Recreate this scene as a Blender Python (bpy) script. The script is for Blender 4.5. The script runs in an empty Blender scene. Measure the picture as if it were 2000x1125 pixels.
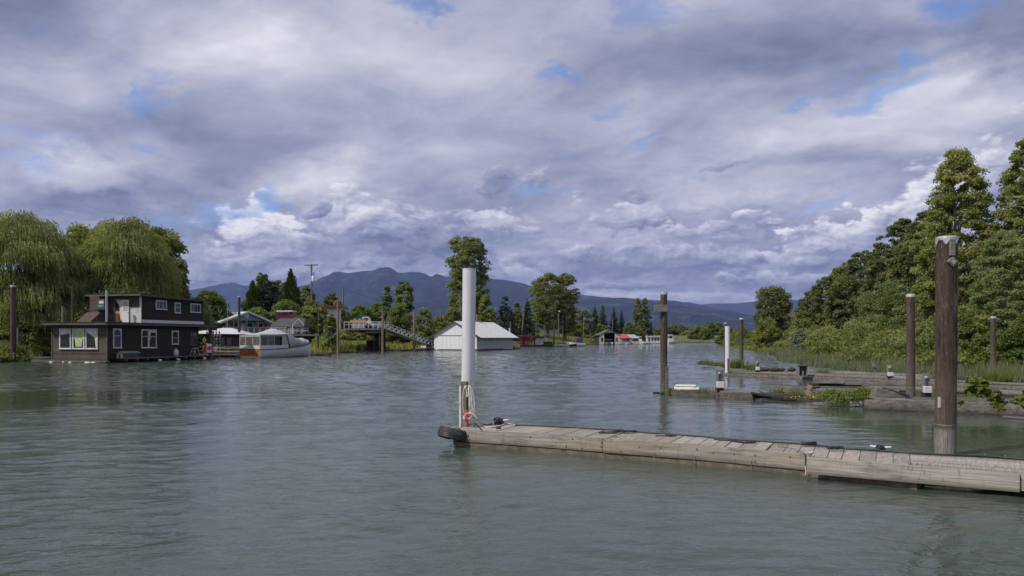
import bpy, bmesh, math, random
import numpy as np
from mathutils import Vector, Matrix
R = math.radians
random.seed(7)
S = bpy.context.scene
C = S.collection

# ------------------------------------------------------------------ camera, sky, sun, exposure
F = 1555.0            # focal length in photograph pixels (28 mm on a 36 mm sensor, 2000 px wide)
HZ = 660.0            # horizon row
CH = 2.2              # eye height above the water
cam_d = bpy.data.cameras.new('camera'); cam = bpy.data.objects.new('camera', cam_d); C.objects.link(cam)
cam.location = (0, 0, CH); cam.rotation_euler = (R(90), 0, 0)
cam_d.sensor_width = 36.0; cam_d.lens = F / 2000 * 36.0
cam_d.shift_y = (HZ - 562.5) / 2000
cam_d.clip_start = 0.1; cam_d.clip_end = 90000
S.camera = cam
S.view_settings.view_transform = 'Standard'; S.view_settings.look = 'None'
S.view_settings.gamma = 1; S.view_settings.exposure = 0.45
S.cycles.max_bounces = 8; S.cycles.transparent_max_bounces = 12
S.cycles.use_denoising = True

SUN_EL, SUN_AZ = R(47), R(-118)          # azimuth measured from +Y (view direction) towards +X
sdir = Vector((math.sin(SUN_AZ) * math.cos(SUN_EL), math.cos(SUN_AZ) * math.cos(SUN_EL), math.sin(SUN_EL)))
sl = bpy.data.lights.new('sun', 'SUN'); sl.energy = 2.7; sl.angle = R(1.2); sl.color = (1.0, 0.94, 0.86)
so = bpy.data.objects.new('sun', sl); C.objects.link(so)
so.rotation_euler = sdir.to_track_quat('Z', 'Y').to_euler()

class NT:
    """terse node building"""
    def __init__(s, nt): s.nt = nt
    def n(s, t, **k):
        nd = s.nt.nodes.new(t)
        for a, b in k.items(): setattr(nd, a, b)
        return nd
    def put(s, sock, v):
        if v is None: return
        if isinstance(v, bpy.types.NodeSocket): s.nt.links.new(v, sock)
        else:
            if isinstance(v, (tuple, list)) and len(v) == 3 and sock.type == 'RGBA': v = (*v, 1)
            sock.default_value = v
    def m(s, op, a, b=None, c=None, clamp=False):
        nd = s.n('ShaderNodeMath', operation=op, use_clamp=clamp)
        for i, v in enumerate((a, b, c)): s.put(nd.inputs[i], v)
        return nd.outputs[0]
    def v(s, op, a, b=None, sc=None):
        nd = s.n('ShaderNodeVectorMath', operation=op)
        s.put(nd.inputs[0], a); s.put(nd.inputs[1], b)
        if sc is not None: s.put(nd.inputs['Scale'], sc)
        return nd.outputs['Value'] if op in ('LENGTH', 'DOT_PRODUCT', 'DISTANCE') else nd.outputs[0]
    def comb(s, x, y, z):
        nd = s.n('ShaderNodeCombineXYZ')
        for i, v in enumerate((x, y, z)): s.put(nd.inputs[i], v)
        return nd.outputs[0]
    def noise(s, vec, scale, detail=2, rough=.5, dist=0, col=False, lac=2.0, dim='3D'):
        nd = s.n('ShaderNodeTexNoise', noise_dimensions=dim)
        s.put(nd.inputs['Vector'], vec)
        for k, v in (('Scale', scale), ('Detail', detail), ('Roughness', rough), ('Distortion', dist), ('Lacunarity', lac)): s.put(nd.inputs[k], v)
        return nd.outputs['Color' if col else 'Fac']
    def mr(s, x, a, b, c=0., d=1., smooth=True):
        nd = s.n('ShaderNodeMapRange', interpolation_type='SMOOTHSTEP' if smooth else 'LINEAR')
        for i, v in enumerate((x, a, b, c, d)): s.put(nd.inputs[i], v)
        return nd.outputs[0]
    def mix(s, f, a, b, mode='MIX'):
        nd = s.n('ShaderNodeMix', data_type='RGBA', blend_type=mode)
        s.put(nd.inputs[0], f); s.put(nd.inputs[6], a); s.put(nd.inputs[7], b)
        return nd.outputs[2]
    def bump(s, h, strength=.5, dist=.02, normal=None):
        nd = s.n('ShaderNodeBump'); s.put(nd.inputs['Strength'], strength); s.put(nd.inputs['Distance'], dist)
        s.put(nd.inputs['Height'], h)
        if normal is not None: s.put(nd.inputs['Normal'], normal)
        return nd.outputs[0]

def lin(r, g, b):
    f = lambda c: c / 255 / 12.92 if c <= 10 else ((c / 255 + .055) / 1.055) ** 2.4
    return (f(r), f(g), f(b))

W = bpy.data.worlds.new('World'); S.world = W; W.use_nodes = True
W.cycles.sampling_method = 'MANUAL'; W.cycles.sample_map_resolution = 256
W.node_tree.nodes.clear(); w = NT(W.node_tree)
out = w.n('ShaderNodeOutputWorld'); bg = w.n('ShaderNodeBackground')
W.node_tree.links.new(bg.outputs[0], out.inputs[0]); bg.inputs[1].default_value = 0.1
sky = w.n('ShaderNodeTexSky', sky_type='NISHITA', sun_disc=False, sun_elevation=SUN_EL, sun_rotation=SUN_AZ)
sky.ozone_density = 2.5; sky.dust_density = .4
tc = w.n('ShaderNodeTexCoord'); D = tc.outputs['Generated']
sp = w.n('ShaderNodeSeparateXYZ'); w.put(sp.inputs[0], D)
dx, dy, dz = sp.outputs
AZ = w.m('MULTIPLY', w.m('ARCTAN2', dx, dy), 57.2958)
EL = w.m('MULTIPLY', w.m('ARCSINE', dz), 57.2958)
# cloud deck seen in perspective, and a flat angular frame for the cumulus near the horizon
zz = w.m('ADD', w.m('MAXIMUM', dz, 0.0), 0.16)
DECK = w.comb(w.m('DIVIDE', dx, zz), w.m('DIVIDE', dy, zz), 0.0)
CUM = w.comb(w.m('MULTIPLY', AZ, 0.1), w.m('MULTIPLY', EL, 0.2), 0.0)
def n2(vec, scale, detail, rough, dist=0, col=False): return w.noise(vec, scale, detail, rough, dist, col, dim='2D')
wob = w.v('SUBTRACT', n2(CUM, 2.0, 6, .6, 0, True), (.5, .5, .5))
WANG = w.v('ADD', w.comb(AZ, EL, 0.0), w.v('MULTIPLY', wob, (7.0, 4.2, 0)))
def sky_az_el(px, py):
    v = Vector(((px - 1000) / F, 1, (HZ - py) / F)).normalized()
    return math.degrees(math.atan2(v.x, v.y)), math.degrees(math.asin(v.z))
K_ = 57.2958 / F
def local(px, py, rx, ry, rot=0):
    a, e = sky_az_el(px, py)
    v = w.v('SUBTRACT', WANG, (a, e, 0))
    if rot:
        nd = w.n('ShaderNodeVectorRotate', rotation_type='Z_AXIS'); w.put(nd.inputs['Vector'], v); nd.inputs['Angle'].default_value = R(-rot); v = nd.outputs[0]
    return w.v('MULTIPLY', v, (1 / (rx * K_), 1 / (ry * K_), 0))
def blob(px, py, rx, ry, rot=0, soft=(1.35, .2)):
    return w.mr(w.v('LENGTH', local(px, py, rx, ry, rot)), soft[0], soft[1])
def total(lst):
    acc = None
    for b in lst:
        x = w.m('MULTIPLY', blob(*b[:-1]), b[-1])
        acc = x if acc is None else w.m('ADD', acc, x)
    return acc
def billow(vec):
    a1 = w.m('ABSOLUTE', w.m('SUBTRACT', n2(vec, 3.1, 0, .5), .5)); a2 = w.m('ABSOLUTE', w.m('SUBTRACT', n2(vec, 7.3, 1, .5), .5))
    a3 = w.m('ABSOLUTE', w.m('SUBTRACT', n2(vec, 17.0, 1, .5), .5))
    return w.m('ADD', w.m('ADD', w.m('MULTIPLY', a1, 2.0), a2), w.m('MULTIPLY', a3, .55))
WC = w.v('ADD', CUM, w.v('MULTIPLY', wob, (.16, .16, 0)))
bil = w.m('SUBTRACT', billow(WC), .42)
bil2 = w.m('SUBTRACT', billow(w.v('ADD', WC, (-.03, .05, 0))), .42)
relief = w.m('SUBTRACT', bil, bil2)                     # sun side of each billow
rot = w.n('ShaderNodeVectorRotate', rotation_type='Z_AXIS'); w.put(rot.inputs['Vector'], DECK); rot.inputs['Angle'].default_value = R(35)
DK = w.v('MULTIPLY', rot.outputs[0], (1.0, 1.3, 1))
dA = n2(DK, 1.8, 7, .52, .3)
dA2 = n2(w.v('ADD', DK, (-.07, .06, 0)), 2.0, 7, .55, .3)
dB = n2(w.v('ADD', DECK, (3.1, 8.2, 0)), .75, 3, .5, .2)
cA = n2(CUM, 2.6, 7, .56, .3)
deckv = w.m('ADD', w.m('MULTIPLY', w.m('SUBTRACT', dA, .5), .68), w.m('MULTIPLY', w.m('SUBTRACT', dB, .5), .7))
deckv = w.m('ADD', deckv, w.m('MULTIPLY', w.m('SUBTRACT', dA, dA2), .3))
angv = w.m('ADD', w.m('MULTIPLY', w.m('SUBTRACT', cA, .5), .75), w.m('ADD', w.m('MULTIPLY', relief, .22), w.m('MULTIPLY', bil, .2)))
low = w.mr(EL, 13, 4.5)
val = w.m('ADD', w.m('MULTIPLY', deckv, w.m('SUBTRACT', 1.0, w.m('MULTIPLY', low, .7))), w.m('MULTIPLY', angv, w.m('ADD', .18, w.m('MULTIPLY', low, .62))))
val = w.m('ADD', val, total([(150,330,95,34,-12,.35),(500,70,110,80,0,.12),(1110,470,150,36,5,.18),(1560,260,330,40,14,.22),(1900,230,190,70,8,.28),(1200,230,90,80,40,.14),(1400,370,260,34,6,.2),
    (640,365,130,60,0,.4),(60,50,190,70,0,-.30),(1990,40,130,90,0,-.42),(1600,70,300,90,0,-.12),(1180,130,300,70,-5,-.06),(300,200,250,70,0,-.08),(1700,350,260,30,14,-.06),(250,410,190,26,-8,-.16),(1330,310,200,40,8,-.08),
    (430,570,300,26,0,-.14),(1450,520,300,40,0,-.12),(1300,588,300,10,0,.25),(1000,522,90,22,0,.3),(590,535,110,10,6,.5),(380,492,60,30,20,.25)]))
def cumulus(val, px, py, rx, ry, rot, hi, lo, edge=.3, op=1.0):
    v = local(px, py, rx, ry, rot)
    l = w.m('SUBTRACT', w.v('LENGTH', v), w.m('ADD', w.m('MULTIPLY', bil, .8), w.m('MULTIPLY', w.m('SUBTRACT', cA, .5), 1.6)))
    mask = w.m('MULTIPLY', w.mr(l, 1.0, 1.0 - edge), op)
    s = w.n('ShaderNodeSeparateXYZ'); w.put(s.inputs[0], v)
    up = w.m('ADD', w.m('MULTIPLY', s.outputs[1], .62), w.m('MULTIPLY', s.outputs[0], -.18))
    sh = w.m('ADD', w.mr(up, -.62, .62, lo, hi), w.m('ADD', w.m('MULTIPLY', relief, .5), w.m('MULTIPLY', w.m('SUBTRACT', cA, .5), .55)))
    nd = w.n('ShaderNodeMix', data_type='FLOAT'); w.put(nd.inputs[0], mask); w.put(nd.inputs[2], val); w.put(nd.inputs[3], sh)
    return nd.outputs[0]
for cb in [(480,452,95,60,25,.68,.10,.45,.9),(585,470,130,50,0,.78,-.28,.35,.95),(700,400,110,40,0,.55,.0,.5,.8),(810,462,260,56,-3,.42,-.62,.55,.95),(960,440,90,34,0,.42,-.3,.45,.8),
    (640,537,330,24,0,.2,-.45,.7,.75),(1240,425,120,32,0,.42,-.45,.45,.8),(1480,437,62,28,0,.6,-.25,.35,.95),(1390,455,80,24,0,.55,-.3,.45,.85),(1580,488,150,48,10,.65,-.35,.4,.95),(1110,505,150,34,0,.35,-.5,.55,.85),
    (1850,370,150,70,28,.62,.1,.5,.85),(1700,450,120,38,15,.6,-.15,.45,.85),(1340,500,160,28,0,.3,-.5,.5,.8),(1540,545,170,20,0,.3,-.42,.5,.8),(1180,565,220,16,0,.2,-.38,.6,.8),(420,530,130,26,8,.35,-.35,.5,.8),(880,540,150,18,0,.15,-.4,.6,.7),
    (612,406,42,24,38,-.08,-.32,.5,.85),(990,353,78,22,0,-.05,-.30,.6,.75),(1236,381,80,19,0,-.04,-.30,.6,.75),(1420,318,60,18,8,-.05,-.24,.6,.6)]:
    val = cumulus(val, *cb)
tcl = w.mr(val, -.7, .7, 0, 1, False)
ramp = w.n('ShaderNodeValToRGB'); w.put(ramp.inputs[0], tcl)
cr = ramp.color_ramp; stops = [(0, (74, 82, 106)), (.25, (107, 114, 138)), (.40, (134, 138, 159)), (.52, (155, 157, 175)), (.68, (180, 180, 193)), (.85, (208, 207, 214)), (1, (230, 228, 230))]
while len(cr.elements) < len(stops): cr.elements.new(.5)
for e, (p, c) in zip(cr.elements, stops): e.position = p; e.color = (*lin(*c), 1)
# openings to the blue
holes = total([(835,8,60,20,0,.8),(1100,128,34,12,0,.6),(1870,18,48,28,-15,1.0),(1740,128,66,13,14,.7),(1725,185,80,20,12,.8),(1580,205,55,9,14,.6),
    (262,190,11,24,0,.5),(528,388,24,34,-35,1.1),(448,414,46,20,8,.75),(35,315,60,20,0,.5),(1250,280,45,10,14,.65),(1110,298,28,10,0,.5),(1590,402,50,12,8,.75),(60,265,70,18,0,.4),(1180,228,24,16,0,.45),(330,425,60,22,0,.4),(360,480,26,20,0,.4)])
hn = n2(w.v('ADD', DECK, (1.3, 5.5, 0)), 2.2, 7, .6, .3)
hole = w.m('ADD', w.mr(hn, .38, .26, 0, .5), w.m('MULTIPLY', holes, w.mr(dA, .75, .35, .6, 1.15)), clamp=True)
thin = w.m('MULTIPLY', hole, w.mr(EL, 0, 3))
skyc = w.mix(1.0, sky.outputs[0], (.72, .86, 1.15), 'MULTIPLY')
cl10 = w.mix(1.0, ramp.outputs[0], (10, 10, 10), 'MULTIPLY')
colr = w.mix(thin, cl10, skyc)
w.put(bg.inputs[0], colr)

# ------------------------------------------------------------------ helpers
def P(px, py, z=0.0):
    """the point of the level z that the photograph shows at this place"""
    d = F * (CH - z) / (py - HZ)
    return Vector(((px - 1000) / F * d, d, z))
def PD(px, py, d):
    return Vector(((px - 1000) / F * d, d, CH - (py - HZ) / F * d))
def tag(o, label=None, cat=None, group=None, kind=None):
    if label: o['label'] = label
    if cat: o['category'] = cat
    if group: o['group'] = group
    if kind: o['kind'] = kind
    return o
def thing(name, label, cat, loc=(0, 0, 0), rz=0, group=None):
    o = bpy.data.objects.new(name, None); C.objects.link(o)
    o.empty_display_size = .3
    o.location = loc; o.rotation_euler = (0, 0, rz)
    return tag(o, label, cat, group)
def np_mesh(name, verts, faces, mat=None, parent=None, smooth=False, tint=None, mats=None):
    """verts (n,3), faces (m,k) arrays"""
    me = bpy.data.meshes.new(name)
    verts = np.asarray(verts, dtype=np.float32); faces = np.asarray(faces, dtype=np.int32)
    m, k = faces.shape
    me.vertices.add(len(verts)); me.vertices.foreach_set('co', verts.ravel())
    me.loops.add(m * k); me.loops.foreach_set('vertex_index', faces.ravel())
    me.polygons.add(m); me.polygons.foreach_set('loop_start', np.arange(m, dtype=np.int32) * k)
    if smooth: me.polygons.foreach_set('use_smooth', np.ones(m, dtype=bool))
    me.update(calc_edges=True)
    if tint is not None:
        at = me.attributes.new('tint', 'FLOAT', 'POINT'); at.data.foreach_set('value', np.asarray(tint, dtype=np.float32))
    if mat: me.materials.append(mat)
    o = bpy.data.objects.new(name, me); C.objects.link(o)
    if parent: o.parent = parent
    return o
class MB:
    """collects boxes, beams, tubes, prisms and builds ONE mesh object"""
    def __init__(s): s.V = []; s.Fc = []; s.sm = []
    def add(s, vs, fs, smooth=False):
        b = len(s.V); s.V += [tuple(v) for v in vs]
        for f in fs: s.Fc.append([b + i for i in f]); s.sm.append(smooth)
        return s
    def box(s, c, size, rz=0, M=None):
        x, y, z = (q / 2 for q in size)
        vs = [Vector((i * x, j * y, k * z)) for i in (-1, 1) for j in (-1, 1) for k in (-1, 1)]
        Mx = Matrix.Translation(c) @ (M if M is not None else Matrix.Rotation(rz, 4, 'Z'))
        vs = [Mx @ v for v in vs]
        return s.add(vs, [(0, 1, 3, 2), (4, 6, 7, 5), (0, 4, 5, 1), (2, 3, 7, 6), (0, 2, 6, 4), (1, 5, 7, 3)])
    def b2(s, x0, x1, y0, y1, z0, z1): return s.box(((x0 + x1) / 2, (y0 + y1) / 2, (z0 + z1) / 2), (abs(x1 - x0), abs(y1 - y0), abs(z1 - z0)))
    def beam(s, p0, p1, w_, h_):
        p0, p1 = Vector(p0), Vector(p1); d = p1 - p0
        if abs(d.normalized().z) > .99: q = d.to_track_quat('X', 'Y')
        else:
            x = d.normalized(); y = Vector((0, 0, 1)).cross(x).normalized(); z = x.cross(y)
            q = Matrix((x, y, z)).transposed().to_quaternion()
        return s.box((p0 + p1) / 2, (d.length, w_, h_), M=q.to_matrix().to_4x4())
    def tube(s, pts, r, n=8, caps=True, smooth=True):
        pts = [Vector(p) for p in pts]; rs = r if isinstance(r, (list, tuple)) else [r] * len(pts)
        vs = []; up = None
        for i, p in enumerate(pts):
            t = (pts[min(i + 1, len(pts) - 1)] - pts[max(i - 1, 0)])
            t = t.normalized() if t.length > 1e-9 else Vector((0, 0, 1))
            if up is None: up = Vector((1, 0, 0)) if abs(t.x) < .8 else Vector((0, 1, 0))
            a = (up - t * up.dot(t)).normalized(); b = t.cross(a); up = a
            for k in range(n):
                an = 2 * math.pi * k / n; vs.append(p + (a * math.cos(an) + b * math.sin(an)) * rs[i])
        fs = []
        for i in range(len(pts) - 1):
            for k in range(n): fs.append((i * n + k, i * n + (k + 1) % n, (i + 1) * n + (k + 1) % n, (i + 1) * n + k))
        s.add(vs, fs, smooth)
        if caps:
            L = len(pts) - 1
            s.add(vs[:n], [tuple(range(n - 1, -1, -1))]); s.add(vs[L * n:], [tuple(range(n))])
        return s
    def cyl(s, c, r, h, n=16, r2=None): return s.tube([c, (c[0], c[1], c[2] + h)], [r, r if r2 is None else r2], n)
    def prism(s, poly, axis, a, b):
        """poly: 2D points; axis 'x','y','z' is the extrusion axis"""
        def q(u, v, t): return {'x': (t, u, v), 'y': (u, t, v), 'z': (u, v, t)}[axis]
        n = len(poly)
        vs = [q(u, v, a) for u, v in poly] + [q(u, v, b) for u, v in poly]
        fs = [tuple(range(n)), tuple(range(2 * n - 1, n - 1, -1))] + [(i, i + n, (i + 1) % n + n, (i + 1) % n) for i in range(n)]
        return s.add(vs, fs)
    def ball(s, c, r, n=10, sc=(1, 1, 1)):
        pts = []; m = n // 2 + 2
        for i in range(m + 1):
            th = math.pi * i / m
            for k in range(n):
                ph = 2 * math.pi * k / n
                pts.append((c[0] + r * sc[0] * math.sin(th) * math.cos(ph), c[1] + r * sc[1] * math.sin(th) * math.sin(ph), c[2] + r * sc[2] * math.cos(th)))
        fs = [(i * n + k, (i + 1) * n + k, (i + 1) * n + (k + 1) % n, i * n + (k + 1) % n) for i in range(m) for k in range(n)]
        return s.add(pts, fs, True)
    def sheet(s, grid, smooth=True):
        """grid[i][j] of points"""
        a, b = len(grid), len(grid[0])
        return s.add([p for r_ in grid for p in r_], [(i * b + j, (i + 1) * b + j, (i + 1) * b + j + 1, i * b + j + 1) for i in range(a - 1) for j in range(b - 1)], smooth)
    def build(s, name, mat, parent=None, bevel=0, solid=0, label=None):
        me = bpy.data.meshes.new(name); me.from_pydata(s.V, [], s.Fc)
        me.polygons.foreach_set('use_smooth', s.sm)
        bm = bmesh.new(); bm.from_mesh(me); bmesh.ops.recalc_face_normals(bm, faces=bm.faces); bm.to_mesh(me); bm.free()
        me.materials.append(mat)
        o = bpy.data.objects.new(name, me); C.objects.link(o)
        if parent: o.parent = parent
        if solid:
            md = o.modifiers.new('solid', 'SOLIDIFY'); md.thickness = solid; md.offset = 0
        if bevel:
            md = o.modifiers.new('bevel', 'BEVEL'); md.width = bevel; md.segments = 2; md.limit_method = 'ANGLE'
        if label: o['label'] = label
        return o
def copy_tree(o, parent=None):
    c = o.copy(); C.objects.link(c); c.parent = parent
    for ch in list(o.children): copy_tree(ch, c)
    return c
def fbm(x, y, seed=0, octv=5, freq=1.0, gain=.5, ridged=False):
    """value noise on numpy arrays"""
    rs = np.random.RandomState(seed); T = rs.rand(256, 256)
    tot = np.zeros_like(x, dtype=float); amp = 1.; nrm = 0
    for o in range(octv):
        u = x * freq + 17.3 * o; v = y * freq + 9.1 * o
        i = np.floor(u).astype(int); j = np.floor(v).astype(int); fu = u - i; fv = v - j
        fu = fu * fu * (3 - 2 * fu); fv = fv * fv * (3 - 2 * fv)
        g = lambda a, b: T[a % 256, b % 256]
        n = (g(i, j) * (1 - fu) + g(i + 1, j) * fu) * (1 - fv) + (g(i, j + 1) * (1 - fu) + g(i + 1, j + 1) * fu) * fv
        if ridged: n = 1 - np.abs(2 * n - 1)
        tot += amp * n; nrm += amp; amp *= gain; freq *= 2.03
    return tot / nrm

# ------------------------------------------------------------------ materials
MATS = {}
def mat(name, f):
    if name in MATS: return MATS[name]
    m = bpy.data.materials.new(name); m.use_nodes = True
    t = NT(m.node_tree); b = m.node_tree.nodes['Principled BSDF']
    f(t, b); MATS[name] = m
    return m
def obj_co(t): return t.n('ShaderNodeTexCoord').outputs['Object']
def wpos(t): return t.n('ShaderNodeNewGeometry').outputs['Position']
def paint(name, col, rough=.5, var=.12, metal=0., dirt=.0, bump=.0, scale=3.0):
    def f(t, b):
        co = wpos(t)
        n = t.noise(co, scale, 6, .6)
        c = t.mix(t.mr(n, .3, .7), tuple(x * (1 - var) for x in col), tuple(min(1, x * (1 + var)) for x in col))
        if dirt:
            n2 = t.noise(t.v('MULTIPLY', co, (6, 6, 1.2)), 1.3, 7, .7)
            c = t.mix(t.mr(n2, .5, .75, 0, dirt), c, (.09, .08, .06))
        t.put(b.inputs['Base Color'], c); b.inputs['Roughness'].default_value = rough; b.inputs['Metallic'].default_value = metal
        if bump: t.put(b.inputs['Normal'], t.bump(t.noise(co, 30, 4), bump, .01))
    return mat(name, f)
def wood(name, c1, c2, grain=(1, 1, 1), scale=8, rough=.85, stain=(.04, .035, .02), st=.35, bump=.5, boards=None):
    """weathered wood; grain: per-axis stretch of the fibres (small along the board); boards=(axis, spacing)"""
    def f(t, b):
        co = obj_co(t)
        g = t.noise(t.v('MULTIPLY', co, grain), scale, 7, .65, .4)
        g2 = t.noise(co, 1.1, 6, .6)
        g3 = t.noise(t.v('MULTIPLY', co, tuple(q * .4 + .25 for q in grain)), scale * .7, 5, .7, .6)
        c = t.mix(t.mr(g, .3, .72), c1, c2)
        c = t.mix(t.mr(g2, .35, .7, 0, .45), c, tuple(x * .62 for x in c1))
        c = t.mix(t.mr(g3, .54, .74, 0, st), c, stain)
        h = g
        if boards:
            ax, spc = boards
            s = t.n('ShaderNodeSeparateXYZ'); t.put(s.inputs[0], co)
            q = t.m('DIVIDE', s.outputs[ax], spc); fr = t.m('FRACT', q)
            idn = t.n('ShaderNodeTexWhiteNoise', noise_dimensions='1D'); t.put(idn.inputs['W'], t.m('FLOOR', q))
            c = t.mix(1.0, c, t.mix(idn.outputs[0], (.68, .66, .64), (1.25, 1.2, 1.15)), 'MULTIPLY')
            groove = t.m('MINIMUM', t.mr(fr, 0, .07), t.mr(fr, 1, .93))
            c = t.mix(groove, (.012, .01, .008), c)
            h = t.m('ADD', t.m('MULTIPLY', g, .3), t.m('ADD', groove, t.m('MULTIPLY', fr, -.5)))
        t.put(b.inputs['Base Color'], c); b.inputs['Roughness'].default_value = rough
        t.put(b.inputs['Normal'], t.bump(h, bump, .01 if not boards else .02))
    return mat(name, f)
def leafmat(name, c_dark, c_mid, c_light, transl=.35, pale=None, ns=.35, rough=.55):
    """foliage: hue varies by leaf and by clump; light passes partly through"""
    def f(t, b):
        at = t.n('ShaderNodeAttribute', attribute_name='tint').outputs['Fac']
        n = t.noise(wpos(t), ns, 3, .6)
        k = t.m('ADD', t.m('MULTIPLY', at, .55), t.mr(n, .3, .7, 0, .45))
        c = t.mix(t.mr(k, .0, .5), c_dark, c_mid); c = t.mix(t.mr(k, .45, 1.0), c, c_light)
        if pale is not None: c = t.mix(t.mr(at, .80, .84, 0, .85), c, pale)
        t.put(b.inputs['Base Color'], c); b.inputs['Roughness'].default_value = rough
        b.inputs['Specular IOR Level'].default_value = .3
        tr = t.n('ShaderNodeBsdfTranslucent'); t.put(tr.inputs[0], t.mix(1.0, c, (1.5, 1.6, .7), 'MULTIPLY'))
        mx = t.n('ShaderNodeMixShader'); mx.inputs[0].default_value = transl
        t.put(mx.inputs[1], b.outputs[0]); t.put(mx.inputs[2], tr.outputs[0])
        o = t.nt.nodes['Material Output']; t.put(o.inputs[0], mx.outputs[0])
    return mat(name, f)

# ------------------------------------------------------------------ river, terrain, mountains
LEFT = [P(-3000, 742), P(-900, 720), P(-300, 710), P(0, 705.5), P(55, 702), P(110, 698), P(400, 695), P(560, 693), P(610, 691.5), P(700, 687.5), P(835, 683.6), P(850, 681.8), P(985, 678.6),
        P(1020, 675.5), P(1150, 673.5), P(1230, 671.5), P(1290, 669.8), P(1330, 669.2), P(1360, 669.0)]
RIGHT = [P(1392, 669.5), P(1404, 673), P(1425, 678), P(1462, 684), P(1500, 688.5), P(1540, 696), P(1562, 706), P(1620, 714), P(1700, 723), P(1800, 731), P(1900, 738), P(2000, 745), P(2300, 765), P(3000, 800), P(6000, 950)]
poly = [(p.x, p.y) for p in LEFT + RIGHT] + [(400, -300), (-400, -300)]
def inside(x, y):
    r_ = np.zeros(x.shape, bool); n = len(poly)
    for i in range(n):
        x0, y0 = poly[i]; x1, y1 = poly[(i + 1) % n]
        c = ((y0 > y) != (y1 > y)) & (x < (x1 - x0) * (y - y0) / ((y1 - y0) if y1 != y0 else 1e-9) + x0)
        r_ ^= c
    return r_
def dist_to(x, y, line):
    d = np.full(x.shape, 1e9)
    for a, b in zip(line[:-1], line[1:]):
        ax, ay, bx, by = a[0], a[1], b[0], b[1]
        L = (bx - ax) ** 2 + (by - ay) ** 2 + 1e-9
        t = np.clip(((x - ax) * (bx - ax) + (y - ay) * (by - ay)) / L, 0, 1)
        d = np.minimum(d, np.hypot(x - ax - t * (bx - ax), y - ay - t * (by - ay)))
    return d
def sstep(v): v = np.clip(v, 0, 1); return v * v * (3 - 2 * v)
def ground_h(x, y):
    x = np.asarray(x, float); y = np.asarray(y, float)
    dl = dist_to(x, y, [tuple(p)[:2] for p in LEFT]); dr = dist_to(x, y, [tuple(p)[:2] for p in RIGHT])
    ins = inside(x, y)
    d = np.minimum(dl, dr)
    left = dl < dr
    hl = .45 * sstep(d / 1.5) + 3.1 * sstep((d - 2) / 25)
    hr = .25 * sstep(d / 2.0) + 2.6 * sstep((d - 5) / 20)
    land = np.where(left, hl, hr) + (fbm(x, y, 3, 3, .12) - .5) * .5 * sstep(d / 6)
    return np.where(ins, -1.6 * sstep(d / 3) - .02, land)
def gh(x, y): return float(ground_h(np.array([x]), np.array([y]))[0])
def axis(fine0, fine1, step, lo, hi):
    a = list(np.arange(fine0, fine1 + 1e-6, step)); s = step; v = fine1
    while v < hi: s *= 1.25; v += s; a.append(min(v, hi))
    s = step; v = fine0
    while v > lo: s *= 1.25; v -= s; a.insert(0, max(v, lo))
    return np.array(a)
gx = axis(-90, 80, 1.3, -26000, 26000); gy = axis(24, 300, 1.5, -600, 30000)
X, Y = np.meshgrid(gx, gy); Z = ground_h(X, Y)
nx, ny = len(gx), len(gy); idx = np.arange(nx * ny).reshape(ny, nx)
fc = np.stack([idx[:-1, :-1], idx[:-1, 1:], idx[1:, 1:], idx[1:, :-1]], -1).reshape(-1, 4)
def m_ground(t, b):
    co = wpos(t); n = t.noise(co, .35, 8, .65); n2 = t.noise(co, 3.0, 5, .7)
    s = t.n('ShaderNodeSeparateXYZ'); t.put(s.inputs[0], co)
    c = t.mix(t.mr(n, .3, .7), (.055, .085, .022), (.13, .145, .05))
    c = t.mix(t.mr(n2, .4, .75, 0, .6), c, (.16, .14, .07))
    c = t.mix(t.mr(s.outputs[2], .45, .12), c, (.035, .03, .02))
    t.put(b.inputs['Base Color'], c); b.inputs['Roughness'].default_value = 1
    t.put(b.inputs['Normal'], t.bump(n2, .6, .2))
terrain = tag(np_mesh('ground', np.stack([X, Y, Z], -1).reshape(-1, 3), fc, mat('ground_mat', m_ground), smooth=True), 'grassy river banks and low land behind them', None, None, 'structure')

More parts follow.
